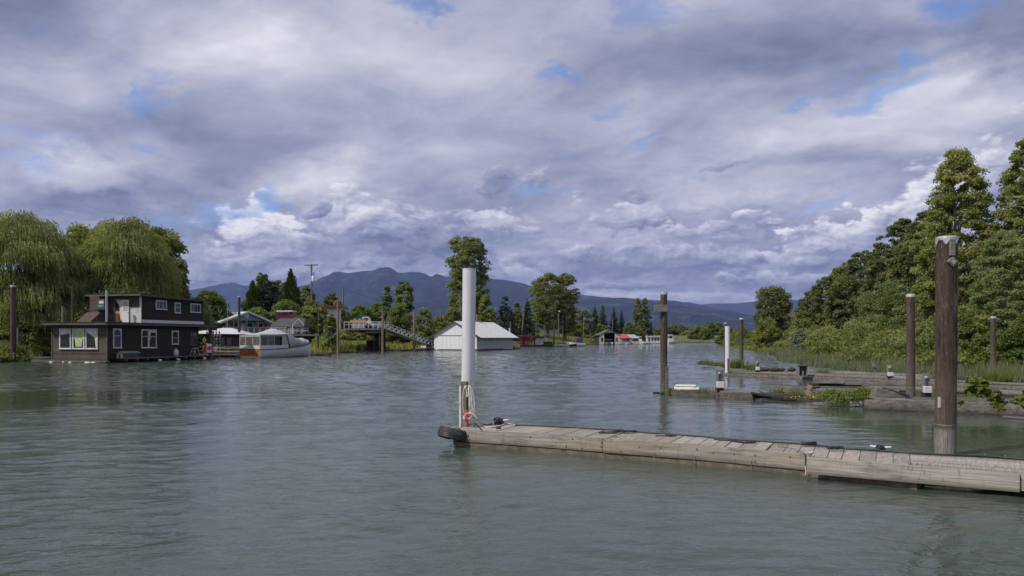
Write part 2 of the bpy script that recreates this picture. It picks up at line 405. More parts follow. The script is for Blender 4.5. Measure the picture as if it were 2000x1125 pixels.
def m_water(t, b):
    co = wpos(t)
    s = t.n('ShaderNodeSeparateXYZ'); t.put(s.inputs[0], co)
    # wind: smooth lanes and ruffled lanes drift across the river
    big = t.noise(t.v('MULTIPLY', co, (.035, .06, 0)), 1.0, 4, .55, .6)
    def spot(x, y, rx, ry, rz=0):
        v = t.v('SUBTRACT', co, (x, y, 0))
        if rz:
            nd = t.n('ShaderNodeVectorRotate', rotation_type='Z_AXIS'); t.put(nd.inputs['Vector'], v); nd.inputs['Angle'].default_value = -rz; v = nd.outputs[0]
        return t.mr(t.v('LENGTH', t.v('MULTIPLY', v, (1 / rx, 1 / ry, 0))), 1.2, .3)
    calm = t.m('MAXIMUM', spot(12, 22, 9, 9), t.m('MAXIMUM', t.m('MULTIPLY', spot(-17, 29, 15, 6, .35), .9), t.m('MULTIPLY', spot(24, 40, 20, 16), .9)))
    ruf = t.m('MULTIPLY', t.mr(big, .3, .72, .65, 1.25), t.m('SUBTRACT', 1.0, t.m('MULTIPLY', calm, .85)))
    w2 = t.noise(t.v('MULTIPLY', co, (1.3, 2.4, 1)), 1.6, 4, .6, .9)
    w3 = t.noise(t.v('MULTIPLY', co, (3.2, 5.4, 1)), 2.2, 3, .55, .6)
    h = t.m('ADD', t.m('MULTIPLY', w2, .6), t.m('MULTIPLY', w3, .22))
    nb = t.bump(t.m('MULTIPLY', h, ruf), 1.0, .035)
    # short chop as slopes, so that it stays alive farther out where single waves are below a pixel
    s1 = t.v('SUBTRACT', t.noise(t.v('MULTIPLY', co, (1.3, 2.2, 1)), 1.8, 3, .6, .5, True), (.5, .5, .5))
    s2 = t.v('SUBTRACT', t.noise(t.v('MULTIPLY', co, (3.0, 4.6, 1)), 2.2, 2, .6, .3, True), (.5, .5, .5))
    open_ = t.mr(s.outputs[1], 12, 110, .03, 1.3)
    sl_ = t.v('ADD', t.v('MULTIPLY', s1, (1.0, 1.2, 0)), t.v('MULTIPLY', s2, (.35, .42, 0)))
    sl_ = t.v('SCALE', sl_, None, t.m('MULTIPLY', ruf, open_))
    nn = t.v('NORMALIZE', t.v('ADD', nb, sl_))
    c = t.mix(t.noise(co, .05, 3, .5), (.044, .064, .047), (.060, .080, .060))
    t.put(b.inputs['Base Color'], c)
    b.inputs['Roughness'].default_value = .04; b.inputs['IOR'].default_value = 1.333
    t.put(b.inputs['Normal'], nn)
# the waves themselves: one sheet, finer where it is near the dock, running out flat to the horizon
ys_ = [4.0]
while ys_[-1] < 300: ys_.append(ys_[-1] + max(.035, .0046 * ys_[-1]))
wys = np.array([-600, -60, 0, 3.0] + ys_ + [330, 400, 600, 1200, 4000, 30000])
wus = np.concatenate([[-30, -6, -2, -1.1], np.linspace(-.80, .80, 860), [1.1, 2, 6, 30]])
Uw, Yw = np.meshgrid(wus, wys); Xw = Uw * np.maximum(Yw, 4.0)
fade = sstep((.80 - np.abs(Uw)) / .05) * sstep((Yw - 3.9) / .6) * sstep((310 - Yw) / 60)
rw = np.random.RandomState(99); Hw = np.zeros_like(Xw); dyw = np.maximum(.035, .0046 * np.abs(Yw))
wrpx = (fbm(Xw, Yw, 71, 2, .22) - .5) * 1.0; wrpy = (fbm(Xw, Yw, 72, 2, .22) - .5) * 1.0
NW = 64
for i in range(NW):
    lam = .20 * (3.0 / .20) ** ((i + rw.rand()) / NW); th_ = R(90) + rw.normal() * .62; kk = 2 * math.pi / lam
    slope = .125 / math.sqrt(NW / 2) * (1.2 if lam < .9 else .65)
    gain = sstep((lam / dyw - 2.6) / 3.0)
    Hw += gain * slope / kk * np.sin(kk * ((Xw + wrpx) * math.cos(th_) + (Yw + wrpy) * math.sin(th_)) + rw.uniform(0, 6.28))
def spot_np(x, y, rx, ry, rz=0):
    c_, s_ = math.cos(rz), math.sin(rz); a_ = ((Xw - x) * c_ + (Yw - y) * s_) / rx; b_ = (-(Xw - x) * s_ + (Yw - y) * c_) / ry
    return sstep((1.2 - np.hypot(a_, b_)) / .9)
calm_ = np.maximum(spot_np(12, 22, 10, 9), np.maximum(.9 * spot_np(-17, 29, 15, 6, .35), .9 * spot_np(24, 40, 20, 16)))
gust = .62 + .85 * fbm(Xw, Yw * 1.8, 73, 4, .045)
Hw *= fade * (1 - .80 * calm_) * gust * (.46 + .54 * sstep((Yw - 14) / 42))
iw = np.arange(Xw.size).reshape(Xw.shape)
fw = np.stack([iw[:-1, :-1], iw[:-1, 1:], iw[1:, 1:], iw[1:, :-1]], -1).reshape(-1, 4)
water = tag(np_mesh('water', np.stack([Xw, Yw, Hw], -1).reshape(-1, 3), fw, mat('water_mat', m_water), smooth=True), 'grey green river water ruffled by wind', None, None, 'structure')

def m_mountain(t, b):
    co = wpos(t); n = t.noise(co, .0011, 8, .6); n2 = t.noise(co, .006, 6, .6)
    c = t.mix(t.mr(n, .35, .7), (.009, .015, .022), (.017, .028, .034))
    c = t.mix(t.mr(n2, .52, .70, 0, .8), c, (.075, .10, .07)); c = t.mix(t.mr(t.noise(co, .0004, 4, .5), .45, .65, 0, .6), c, (.006, .010, .014))
    t.put(b.inputs['Base Color'], c); b.inputs['Roughness'].default_value = 1; b.inputs['Specular IOR Level'].default_value = .1
def mountain(name, prof, d, depth, seed, label):
    xs = np.linspace(prof[0][0], prof[-1][0], 420)
    ys = np.interp(xs, [p[0] for p in prof], [p[1] for p in prof])
    top = (HZ - ys) / F * d
    top = top * (1 + (fbm(xs / 34., xs * 0, seed, 4, 1, .5) - .5) * .07)
    wx_ = (xs - 1000) / F * d
    rows = 46; V_ = []
    for j in range(rows):
        q = j / (rows - 1)            # 0 at the front foot, .62 at the crest, 1 at the back foot
        k = np.sin(min(q / .62, 1) * math.pi / 2) ** 1.25 if q <= .62 else np.cos((q - .62) / .38 * math.pi / 2)
        yy = d + (q - .62) * depth
        xx = wx_ * 1.0
        n = fbm(xx / 900., xx * 0 + yy / 1300., seed + 5, 6, 1, .52, True)
        z = top * k * (1 - (1 - n) * .62 * math.sin(math.pi * min(1, q / .62)) ** .7 if q < .62 else 1) - 12
        V_.append(np.stack([xx, np.full_like(xx, yy), z], -1))
    V_ = np.concatenate(V_); n_ = len(xs); ii = np.arange(rows * n_).reshape(rows, n_)
    ff = np.stack([ii[:-1, :-1], ii[:-1, 1:], ii[1:, 1:], ii[1:, :-1]], -1).reshape(-1, 4)
    return tag(np_mesh(name, V_, ff, mat('mountain_mat', m_mountain), smooth=True), label, None, None, 'structure')
mountain('mountains', [(-400, 600), (100, 590), (300, 578), (350, 570), (385, 563), (415, 557), (440, 552), (455, 551), (475, 558), (500, 560), (530, 556), (560, 565), (640, 575), (800, 600), (1000, 620), (1300, 640)], 19000, 5000, 11, 'faint far blue range at the left')
mountain('mountains', [(480, 640), (560, 590), (600, 557), (622, 543), (640, 537), (652, 529), (700, 528), (728, 526), (742, 519), (762, 519), (775, 529), (800, 531), (830, 534), (841, 540), (852, 535), (870, 538), (940, 539), (1000, 549), (1050, 561), (1100, 569), (1180, 578), (1250, 582), (1300, 585), (1345, 590), (1400, 600), (1440, 612), (1500, 640)], 13500, 6000, 23, 'tall dark blue mountain in the middle of the view')
mountain('mountains', [(900, 640), (1150, 610), (1300, 596), (1340, 588), (1365, 593), (1400, 592), (1440, 590), (1470, 586), (1500, 584), (1530, 583), (1560, 585), (1620, 582), (1700, 590), (1850, 596), (2100, 590), (2500, 600)], 19000, 5000, 31, 'far blue range at the right behind the trees')
mountain('mountains', [(560, 640), (700, 600), (820, 586), (900, 588), (1000, 586), (1080, 588), (1180, 583), (1280, 586), (1340, 594), (1400, 604), (1460, 612), (1540, 624), (1640, 638), (1800, 648)], 9500, 3800, 47, 'low dark forested ridge in front of the mountains')
def m_haze(t, b):
    t.nt.nodes.remove(b)
    v = t.n('ShaderNodeVolumePrincipled'); v.inputs['Density'].default_value = HAZE
    v.inputs['Color'].default_value = (.34, .46, .92, 1); v.inputs['Anisotropy'].default_value = .0
    t.put(t.nt.nodes['Material Output'].inputs['Volume'], v.outputs[0])
HAZE = 3.6e-5
hz = MB().b2(-25000, 25000, -500, 24500, -4, 1750).build('haze', mat('haze_mat', m_haze))
tag(hz, 'blue air between the river and the mountains', None, None, 'stuff')

# ------------------------------------------------------------------ vegetation
G_DARK = leafmat('leaf_dark', (0.054, 0.071, 0.031), (0.116, 0.136, 0.046), (0.243, 0.234, 0.079), 0.37)
G_MID = leafmat('leaf_mid', (0.079, 0.098, 0.023), (0.167, 0.192, 0.050), (0.332, 0.311, 0.099), 0.44)
G_FRESH = leafmat('leaf_fresh', (0.062, 0.092, 0.019), (0.125, 0.172, 0.039), (0.240, 0.274, 0.079), 0.50)
G_WILLOW = leafmat('leaf_willow', (0.115, 0.136, 0.047), (0.212, 0.231, 0.084), (0.355, 0.355, 0.162), 0.50, rough=.5)
G_PALE = leafmat('leaf_pale', (0.088, 0.120, 0.041), (0.165, 0.204, 0.074), (0.290, 0.320, 0.139), 0.42, pale=(.34, .34, .24))
G_COTTON = leafmat('leaf_cotton', (0.079, 0.111, 0.032), (0.202, 0.223, 0.061), (0.435, 0.402, 0.138), 0.46, pale=(.42, .44, .34))
G_BROWN = leafmat('leaf_olive', (0.083, 0.101, 0.028), (0.174, 0.190, 0.057), (0.320, 0.336, 0.121), 0.40, pale=(.26, .25, .14))
G_PURPLE = leafmat('leaf_purple', (0.016, 0.026, 0.016), (0.039, 0.054, 0.035), (0.069, 0.112, 0.055), .2)
G_SILVER = leafmat('leaf_silver', (0.102, 0.126, 0.102), (0.180, 0.210, 0.174), (0.300, 0.324, 0.276), .3)
G_CONE = leafmat('leaf_conifer', (0.023, 0.050, 0.018), (0.047, 0.086, 0.025), (0.094, 0.140, 0.040), .12)
G_CEDAR = leafmat('leaf_cedar', (0.041, 0.072, 0.017), (0.083, 0.123, 0.029), (0.151, 0.196, 0.051), .18)
G_SPRUCE = leafmat('leaf_spruce', (0.039, 0.058, 0.052), (0.072, 0.104, 0.091), (0.124, 0.163, 0.137), .12)
G_YELLOW = leafmat('leaf_yellow', (0.096, 0.120, 0.014), (0.180, 0.216, 0.030), (0.288, 0.324, 0.060), .4)
G_GRASS = leafmat('grass_blade', (0.114, 0.142, 0.028), (0.238, 0.250, 0.061), (0.438, 0.367, 0.144), .35, ns=.12, rough=.8)
G_REED = leafmat('reed_blade', (0.085, 0.105, 0.055), (0.165, 0.185, 0.110), (0.280, 0.285, 0.195), .35, ns=.2, rough=.8)
G_LUSH = leafmat('lush_blade', (0.069, 0.097, 0.017), (0.139, 0.176, 0.036), (0.231, 0.255, 0.086), .4, ns=.8)
BARK = wood('bark', (.10, .085, .065), (.20, .18, .15), (3, 3, .5), 4, bump=.8)
BARKP = wood('bark_pale', (.20, .19, .17), (.34, .32, .29), (3, 3, .5), 4, bump=.8)
rng = np.random.RandomState(5)

def quads(p, t, b, L, Wd, bend=None):
    """leaf-shaped cards: p centres, t long axes, b short axes"""
    L = np.asarray(L).reshape(-1, 1); Wd = np.asarray(Wd).reshape(-1, 1)
    v = np.stack([p - t * L / 2, p + b * Wd / 2 - t * L * .05, p + t * L / 2, p - b * Wd / 2 - t * L * .05], 1)
    return v.reshape(-1, 3), np.arange(len(p) * 4).reshape(-1, 4)
def unit(v): return v / (np.linalg.norm(v, axis=-1, keepdims=True) + 1e-9)
def rdir(n, r): return unit(r.normal(size=(n, 3)))
def leaf_cloud(cen, rad, per, size, r, elong=1.5, squash=.85, out=.8, up=.25, shell=.45, tb=.4):
    cen = np.repeat(cen, per, 0); rr = np.repeat(rad, per)
    ct = np.repeat(r.rand(len(rad)), per)
    n = len(cen); d = rdir(n, r); d[:, 2] = np.where(d[:, 2] < -.35, -d[:, 2] * .6, d[:, 2])
    q = shell + (1 - shell) * r.rand(n) ** .6
    q = q * (1 + .22 * r.normal(size=n) * (r.rand(n) < .25))
    p = cen + d * (rr * q)[:, None] * np.array([1, 1, squash])
    nrm = unit(d * out + rdir(n, r) * .75 + np.array([0, 0, up]))
    t = unit(np.cross(nrm, rdir(n, r))); b = np.cross(nrm, t)
    L = size * r.uniform(.7, 1.35, n)
    v, f = quads(p, t, b, L * elong, L)
    tint = np.clip(tb * ct + (1 - tb) * r.rand(n), 0, 1)
    return v, f, np.repeat(tint, 4)
def merge(parts):
    V_, F_, T_, k = [], [], [], 0
    for v, f, t in parts: V_.append(v); F_.append(f + k); T_.append(t); k += len(v)
    return np.concatenate(V_), np.concatenate(F_), np.concatenate(T_)
PROF = {  # radius along the crown height (0 bottom .. 1 top)
    'round': lambda h: np.sqrt(np.clip(1 - (2 * h - .95) ** 2 / 1.08, .02, 1)),
    'tall': lambda h: np.clip(np.interp(h, [0, .12, .4, .7, .9, 1], [.7, .9, .95, 1., .85, .45]), 0, 1),
    'egg': lambda h: np.interp(h, [0, .15, .35, .6, .85, 1], [.7, .95, 1, .8, .5, .2]),
    'poplar': lambda h: np.interp(h, [0, .2, .6, .85, 1], [.7, 1, .95, .6, .1]),
    'cotton': lambda h: np.interp(h, [0, .2, .5, .78, .92, 1], [.85, 1., .9, .62, .46, .22]),
    'dome': lambda h: np.sqrt(np.clip(1 - h ** 2.2, .03, 1)),
}
def crown_pts(kind, H, Rr, nc, r, lump=.35):
    h = r.rand(nc * 3); keep = r.rand(nc * 3) < PROF[kind](h) ; h = h[keep][:nc]
    n = len(h); a = r.uniform(0, 2 * np.pi, n)
    lob = 1 + lump * (fbm(np.cos(a) * 1.3 + 5, h * 3 + np.sin(a) * 1.3, int(r.randint(99)), 2) - .5) * 2
    rad = PROF[kind](h) * Rr * lob * np.sqrt(r.uniform(.18, 1, n))
    return np.stack([np.cos(a) * rad, np.sin(a) * rad, h * H], -1)
def limb_mb(H, base, r0, targets, r):
    mb = MB(); tp = [Vector((0, 0, -.6)), Vector((0, 0, H * .25)), Vector((r.uniform(-.03, .03) * H, r.uniform(-.03, .03) * H, H * .55)), Vector((r.uniform(-.05, .05) * H, r.uniform(-.05, .05) * H, H * .9))]
    mb.tube(tp, [r0 * 1.25, r0, r0 * .7, r0 * .18], 8)
    for c in targets:
        c = Vector(c); s = max(base * .7, min(H * .7, c.z * .6)); k = s / H
        st = tp[1].lerp(tp[2], min(1, max(0, (k - .25) / .3))) if k > .25 else tp[0].lerp(tp[1], k / .25)
        mid = st.lerp(c, .5) + Vector((0, 0, .04 * H))
        mb.tube([st, mid, c], [r0 * .42, r0 * .25, r0 * .08], 5)
    return mb
def tree(px, top, wpx, d, kind, m, label, seed, leaf=.4, nc=60, per=60, cat='tree', name='tree', group=None, base=.12, bark=BARK, foot=None, cr=.2, lump=.35, shell=.4, solo=False, dep=1.0):
    r = np.random.RandomState(seed); small_ = nc < 60 and kind not in ('willow', 'conifer', 'cedar'); nc = int(nc * (3.2 if small_ else 2.0)); cr = cr * (1.2 if small_ else 1.08); leaf = leaf * (.62 if kind != 'willow' else .85); per = int(per * (1.75 if kind != 'willow' else 1))
    x = (px - 1000) / F * d; y = d
    zg = gh(x, y) if foot is None else foot
    H = CH - (top - HZ) / F * d - zg; Rr = wpx / F * d / 2
    cb = base * H
    if kind == 'conifer' or kind == 'cedar':
        parts = []; nl = int(nc); crad = []
        hh = np.sort(r.rand(nl * 5)); V_ = []
        n = nc * per; h = 1 - np.sqrt(r.rand(n)); lay = np.round(h * 14) / 14 if kind == 'conifer' else h
        h = h * .6 + lay * .4
        a = r.uniform(0, 2 * np.pi, n); k = np.round(a * 9 / (2 * np.pi) + h * 7.7) * 2 * np.pi / 9; a = a * .45 + (k - h * 7.7 * 2 * np.pi / 9) * .55
        rm = (1 - h) ** .85 * Rr * (1 + .28 * np.sin(h * 31 + a * 3) + .1 * r.normal(size=n))
        q = np.sqrt(r.uniform(.05, 1, n)); rad = rm * q
        p = np.stack([np.cos(a) * rad, np.sin(a) * rad, cb + h * (H - cb) - rad * (.30 if kind == 'conifer' else .1)], -1)
        t = unit(np.stack([np.cos(a), np.sin(a), np.full(n, -.35 if kind == 'conifer' else .9)], -1) + rdir(n, r) * .4)
        b = unit(np.cross(t, rdir(n, r) + np.array([0, 0, 1.])))
        L = leaf * r.uniform(.7, 1.4, n); v, f = quads(p, t, b, L * 1.9, L * .75)
        tint = np.repeat(np.clip(.3 + .4 * r.normal(size=n), 0, 1), 4); targets = []
    elif kind == 'willow':
        cen = crown_pts('dome', H - cb, Rr * .96, nc, r, .3) * np.array([1, dep, 1]) + np.array([0, 0, cb])
        ns = nc * per; i = r.randint(0, len(cen), ns); cr_ = cr * Rr
        d0 = rdir(ns, r); d0[:, 2] = np.abs(d0[:, 2])
        st = cen[i] + d0 * cr_ * r.uniform(.4, 1, (ns, 1)) * np.array([1, 1, .7])
        sl_ = r.uniform(.05, .19, ns) * H * .55; k = 4; P_, T_ = [], []
        out_ = unit(st * np.array([1, 1, 0]) + 1e-6); sway = r.normal(size=(ns, 3)) * .25
        for j in range(k):
            q = (j + .5) / k
            pj = st + out_ * q * .32 * sl_[:, None] * np.array([1, 1, 0]) + sway * q * .5 * sl_[:, None] * np.array([1, 1, 0]) - np.array([0, 0, 1.]) * (sl_ * q * q)[:, None]
            P_.append(pj); T_.append(unit(out_ * (1 - q) * .9 + sway * .5 + np.array([0, 0, -1.]) * (q * 1.4 + .15)))
        p = np.concatenate(P_); t = np.concatenate(T_); n = len(p)
        p[:, 2] = np.maximum(p[:, 2], .2)
        b = unit(np.cross(t, rdir(n, r))); L = np.tile(sl_ / k * 1.5, k) * r.uniform(.8, 1.3, n)
        v, f = quads(p, t, b, L, leaf * r.uniform(.7, 1.3, n))
        ct = r.rand(len(cen)); tint = np.repeat(np.clip(.45 * np.tile(ct[i], k) + .55 * r.rand(n), 0, 1), 4)
        targets = [cen[j] for j in r.choice(len(cen), 10)]
    else:
        cen = crown_pts(kind, H - cb - cr * Rr * .6, Rr * (1 - cr * .55), nc, r, lump) * np.array([1, dep, 1]) + np.array([0, 0, cb])
        rad = cr * Rr * r.uniform(.6, 1.35, len(cen))
        v, f, tint = leaf_cloud(cen, rad, per, leaf, r, shell=shell)
        v[:, 2] = np.maximum(v[:, 2], .0)
        targets = [cen[j] for j in r.choice(len(cen), min(12, len(cen)))]
    if solo:
        o = np_mesh(name, v, f, m, None, tint=tint); o.location = (x, y, zg); return tag(o, label, cat, group)
    root = thing(name, label, cat, (x, y, zg), 0, group)
    np_mesh('crown', v, f, m, root, tint=tint)
    limb_mb(H * .93, max(cb, H * .12), max(.09, H * .018), targets, r).build('trunk', bark, root)
    return root

# left bank, behind the floating homes
tree(28, 430, 250, 92, 'willow', G_WILLOW, 'pale weeping willow at the left edge of the photo above the bank', 1, .13, 110, 120, name='willow_tree', base=.2, cr=.27)
tree(246, 438, 205, 99, 'willow', G_WILLOW, 'broad weeping willow rising behind the dark brown houseboat', 2, .13, 110, 120, name='willow_tree', base=.2, cr=.27)
tree(120, 470, 120, 102, 'willow', G_WILLOW, 'smaller weeping willow between the two large ones on the left bank', 3, .13, 60, 100, name='willow_tree', base=.15, cr=.3)
tree(172, 430, 150, 116, 'round', G_MID, 'dark green leafy tree rising behind the willows on the left bank', 4, .42, 60, 90, cr=.26)
tree(316, 444, 90, 112, 'tall', G_MID, 'dark green tree whose edge shows right of the broad willow', 5, .40, 50, 80, cr=.3)
tree(348, 505, 52, 106, 'egg', G_DARK, 'dark narrow evergreen at the right foot of the broad willow', 6, .3, 40, 80, cr=.34)
tree(405, 566, 92, 128, 'dome', G_FRESH, 'low round bright green tree behind the dark houseboat and the blue house', 7, .36, 60, 80, base=.05)
tree(388, 580, 60, 100, 'dome', G_PALE, 'olive shrub tree squeezed between dark houseboat and white metal roof', 8, .3, 30, 60, base=.02, cr=.3)
tree(45, 590, 150, 88, 'dome', G_MID, 'leafy green bush under the willow at the left edge', 9, .25, 60, 80, 'bush', 'bush', base=.0, solo=True, cr=.25, foot=.2)
tree(150, 610, 130, 90, 'dome', G_MID, 'green bush under the willows just left of the stovepipe of the houseboat', 10, .25, 50, 80, 'bush', 'bush', base=.0, solo=True, cr=.25, foot=.2)
tree(14, 668, 82, 74, 'dome', G_MID, 'small leafy bush hanging over the water at the far left edge', 11, .16, 50, 70, 'bush', 'bush', base=.0, solo=True, cr=.3, foot=-.05)
tree(250, 560, 190, 92, 'dome', G_DARK, 'shaded undergrowth bush behind the dark houseboat', 12, .3, 50, 70, 'bush', 'bush', base=.0, solo=True, cr=.25, foot=.3)
# around the blue house
tree(494, 546, 62, 158, 'cedar', G_CEDAR, 'cedar with a bushy pointed crown left of the purple leaved tree', 20, .45, 60, 60, base=.02)
tree(513, 529, 46, 166, 'egg', G_FRESH, 'light green tree top showing above the purple leaved tree', 21, .4, 40, 60, base=.3)
tree(527, 547, 44, 161, 'round', G_PURPLE, 'dark purple leaved tree between cedar and tall conifer', 22, .4, 40, 60, base=.3)
tree(568, 524, 66, 160, 'cedar', G_CEDAR, 'tallest dark green cedar left of the power pole with the crossarm', 23, .45, 70, 70, base=.02)
tree(543, 548, 40, 172, 'tall', G_MID, 'green tree filling the gap behind the purple leaved tree', 24, .45, 30, 50)
tree(600, 556, 50, 170, 'egg', G_BROWN, 'olive tree standing behind the power pole with the crossarm', 25, .45, 40, 50, base=.05)
tree(560, 585, 90, 146, 'dome', G_FRESH, 'bright green shrub mass below the tallest cedar', 26, .4, 60, 60, base=.0)
tree(612, 588, 76, 148, 'dome', G_MID, 'green shrub mass at the foot of the power pole', 27, .4, 50, 60, base=.0)
tree(504, 600, 60, 144, 'dome', G_MID, 'green shrub mass at the foot of the bushy cedar', 28, .4, 40, 60, base=.0)
tree(648, 571, 36, 180, 'round', G_DARK, 'small dark round tree right of the power pole', 29, .45, 30, 50)
tree(660, 588, 60, 170, 'dome', G_MID, 'low green tree behind the white shed with the dark red roof edge', 30, .45, 30, 50, base=.02)
tree(592, 612, 54, 121, 'round', G_MID, 'small apple tree on the bank right of the greenhouse', 31, .26, 50, 70, base=.12)
tree(645, 608, 36, 118, 'dome', G_PALE, 'grey green shrub in front of the white shed', 32, .24, 30, 60, 'bush', 'bush', base=.0, solo=True)
tree(664, 643, 60, 126, 'dome', G_BROWN, 'olive bramble bush on the slope below the white shed', 33, .26, 40, 60, 'bush', 'bush', base=.0, solo=True, foot=1.9)
tree(702, 647, 56, 127, 'dome', G_MID, 'green bramble bush in front of the wharf', 34, .26, 40, 60, 'bush', 'bush', base=.0, solo=True, foot=1.8)
tree(705, 596, 70, 175, 'dome', G_FRESH, 'light green hedge tree behind the white pickup truck', 35, .45, 40, 50, base=.02)
tree(738, 590, 50, 178, 'dome', G_YELLOW, 'yellow green bush tree between pickup truck and pale cottonwoods', 36, .45, 30, 50, base=.02)
tree(756, 554, 28, 168, 'egg', G_PALE, 'narrower of the two pale cottonwoods behind the gangway', 37, .38, 36, 60, base=.08)
tree(790, 549, 42, 168, 'tall', G_PALE, 'wider of the two pale cottonwoods behind the gangway', 38, .38, 50, 70, base=.08)
tree(780, 592, 56, 154, 'dome', G_MID, 'round green tree in front of the two pale cottonwoods', 39, .36, 50, 60, base=.03)
tree(828, 599, 50, 150, 'egg', G_PALE, 'pale leaved small tree left of the white boathouse', 40, .34, 50, 60, base=.05)
tree(855, 615, 50, 160, 'dome', G_MID, 'green shrub behind the left end of the white boathouse', 41, .36, 30, 50, base=.0)
# middle distance
tree(914, 461, 88, 196, 'tall', G_BROWN, 'tallest cottonwood standing behind the white sleeved pile', 42, .45, 190, 60, base=.06, cr=.19, lump=.4)
tree(950, 575, 44, 178, 'egg', G_COTTON, 'light green young cottonwood between white pile and boathouse roof', 43, .4, 50, 60, base=.05)
tree(884, 600, 60, 190, 'dome', G_MID, 'green shrub mass at the foot of the tallest cottonwood', 44, .45, 30, 50, base=.0)
tree(986, 579, 34, 236, 'egg', G_PURPLE, 'small purplish tree right of the young cottonwood', 45, .5, 30, 50)
tree(998, 602, 34, 232, 'cedar', G_SPRUCE, 'blue grey spruce below the purplish tree', 46, .5, 30, 50, base=.0)
tree(1010, 588, 30, 245, 'egg', G_MID, 'green tree between the purplish tree and the dark conifer', 47, .5, 30, 50)
tree(1030, 584, 44, 240, 'conifer', G_CONE, 'dark conifer beside the leaning pale pole', 48, .55, 40, 60, base=.02)
tree(1050, 627, 12, 236, 'egg', G_YELLOW, 'tiny yellow green shrub beside the big round cottonwood', 49, .35, 16, 40, 'bush', 'bush', base=.0, solo=True)
tree(1070, 531, 78, 262, 'round', G_BROWN, 'big broad cottonwood right of the white sleeved pile, its left half', 50, .5, 130, 60, base=.12, cr=.2, lump=.4)
tree(1104, 533, 50, 266, 'tall', G_BROWN, 'darker right hand partner grown into the big broad cottonwood', 51, .5, 100, 60, base=.1, cr=.24)
tree(1110, 612, 14, 280, 'egg', G_YELLOW, 'small yellow green tree between big cottonwood and silver willow', 52, .45, 16, 40)
tree(1137, 601, 44, 305, 'round', G_SILVER, 'silvery willow tree in front of the mountain', 53, .6, 40, 60, base=.15)
tree(1126, 628, 50, 300, 'dome', G_MID, 'green shrub row below the silvery willow', 54, .55, 30, 50, base=.0)
for i, (px, tp, wd, m, lb) in enumerate([(1162, 597, 26, G_CONE, 'leftmost dark conifer of the clump behind the open boathouse'), (1177, 593, 28, G_CEDAR, 'tallest lighter conifer of the clump behind the open boathouse'),
        (1199, 601, 26, G_CONE, 'conifer directly above the gable of the open boathouse'), (1214, 607, 20, G_CONE, 'smallest conifer at the right of the clump behind the red roof')]):
    tree(px, tp, wd, 325 + i * 4, 'conifer', m, lb, 60 + i, .7, 36, 50, base=.0, name='conifer')
tree(1174, 630, 30, 312, 'dome', G_MID, 'round green bush just behind the open boathouse', 64, .55, 24, 50, 'bush', 'bush', base=.0, solo=True)
tree(1228, 628, 34, 318, 'dome', G_FRESH, 'round green tree behind the red roofed shed', 65, .55, 30, 50, base=.0)
tree(1246, 580, 22, 346, 'poplar', G_MID, 'left poplar of the tall pair at the end of the left bank', 66, .6, 40, 60, base=.03)
tree(1259, 583, 26, 340, 'poplar', G_CEDAR, 'right poplar of the tall pair at the end of the left bank', 67, .6, 40, 60, base=.03)
tree(1271, 628, 13, 345, 'conifer', G_CONE, 'little conifer right beside the poplar pair', 68, .6, 16, 40, base=.0)
tree(1245, 634, 30, 330, 'dome', G_MID, 'green shrub at the foot of the poplar pair', 69, .55, 24, 40, 'bush', 'bush', base=.0, solo=True)
tree(1322, 634, 46, 560, 'round', G_DARK, 'distant dark tree behind the dock pile with the nailed board', 70, 1.1, 30, 50)
tree(1288, 640, 34, 560, 'round', G_DARK, 'distant dark tree above the moored white houseboats', 71, 1.1, 24, 50)
tree(1364, 634, 42, 392, 'dome', G_MID, 'round bush where the river bends out of sight', 72, .6, 40, 60, 'bush', 'bush', base=.0, solo=True)
tree(1380, 640, 30, 388, 'dome', G_FRESH, 'lighter bush touching the round one at the river bend', 73, .6, 30, 50, 'bush', 'bush', base=.0, solo=True)
tree(1386, 627, 30, 470, 'egg', G_FRESH, 'left one of two light green trees beyond the river bend', 74, .8, 30, 50, base=.02)
tree(1403, 629, 28, 470, 'egg', G_FRESH, 'right one of two light green trees beyond the river bend', 75, .8, 30, 50, base=.02)
tree(1345, 646, 30, 500, 'dome', G_MID, 'low green tree in the far distance left of the round bend bush', 76, .9, 20, 40, base=.02)
# right bank
tree(1510, 560, 76, 172, 'tall', G_DARK, 'lone dark broad tree left of the wooded right bank', 80, .42, 90, 90, base=.08, cr=.3)
RT = [(1585, 566, 62, 152, G_DARK), (1612, 540, 64, 140, G_DARK), (1645, 512, 66, 130, G_MID), (1683, 487, 70, 118, G_DARK), (1722, 458, 70, 108, G_DARK), (1765, 424, 74, 100, G_DARK), (1806, 408, 84, 92, G_DARK), (1650, 540, 70, 112, G_DARK), (1716, 505, 80, 98, G_DARK), (1780, 470, 100, 84, G_DARK)]
RL = ['lowest dark tree at the left end of the wooded right bank', 'second dark tree from the left end of the wooded right bank', 'mid green tree in the rising row on the right bank', 'dark tree in the middle of the rising row on the right bank', 'dark tree left of the highest part of the rising row',
      'dark tree just left of the light cottonwoods', 'dark crown directly behind the light cottonwood', 'shorter dark tree in front of the middle of the rising row', 'shorter dark tree above the grey green shrub slope', 'dense dark tree left of the huge foreground pile']
for i, ((px, tp, wd, d, m), lb) in enumerate(zip(RT, RL)):
    tree(px, tp, wd, d, 'tall' if i % 2 else 'round', m, lb, 90 + i, .28, 120, 65, base=.06, cr=.2, group='dark trees rising along the right bank')
tree(1874, 290, 160, 64, 'cotton', G_COTTON, 'tall cottonwood with glinting pale leaves behind the huge foreground pile', 110, .18, 330, 95, base=.03, cr=.15, bark=BARKP, lump=.3)
tree(2004, 270, 150, 62, 'cotton', G_COTTON, 'tall cottonwood cut by the right edge of the photo', 111, .18, 300, 95, base=.03, cr=.15, bark=BARKP, lump=.3)
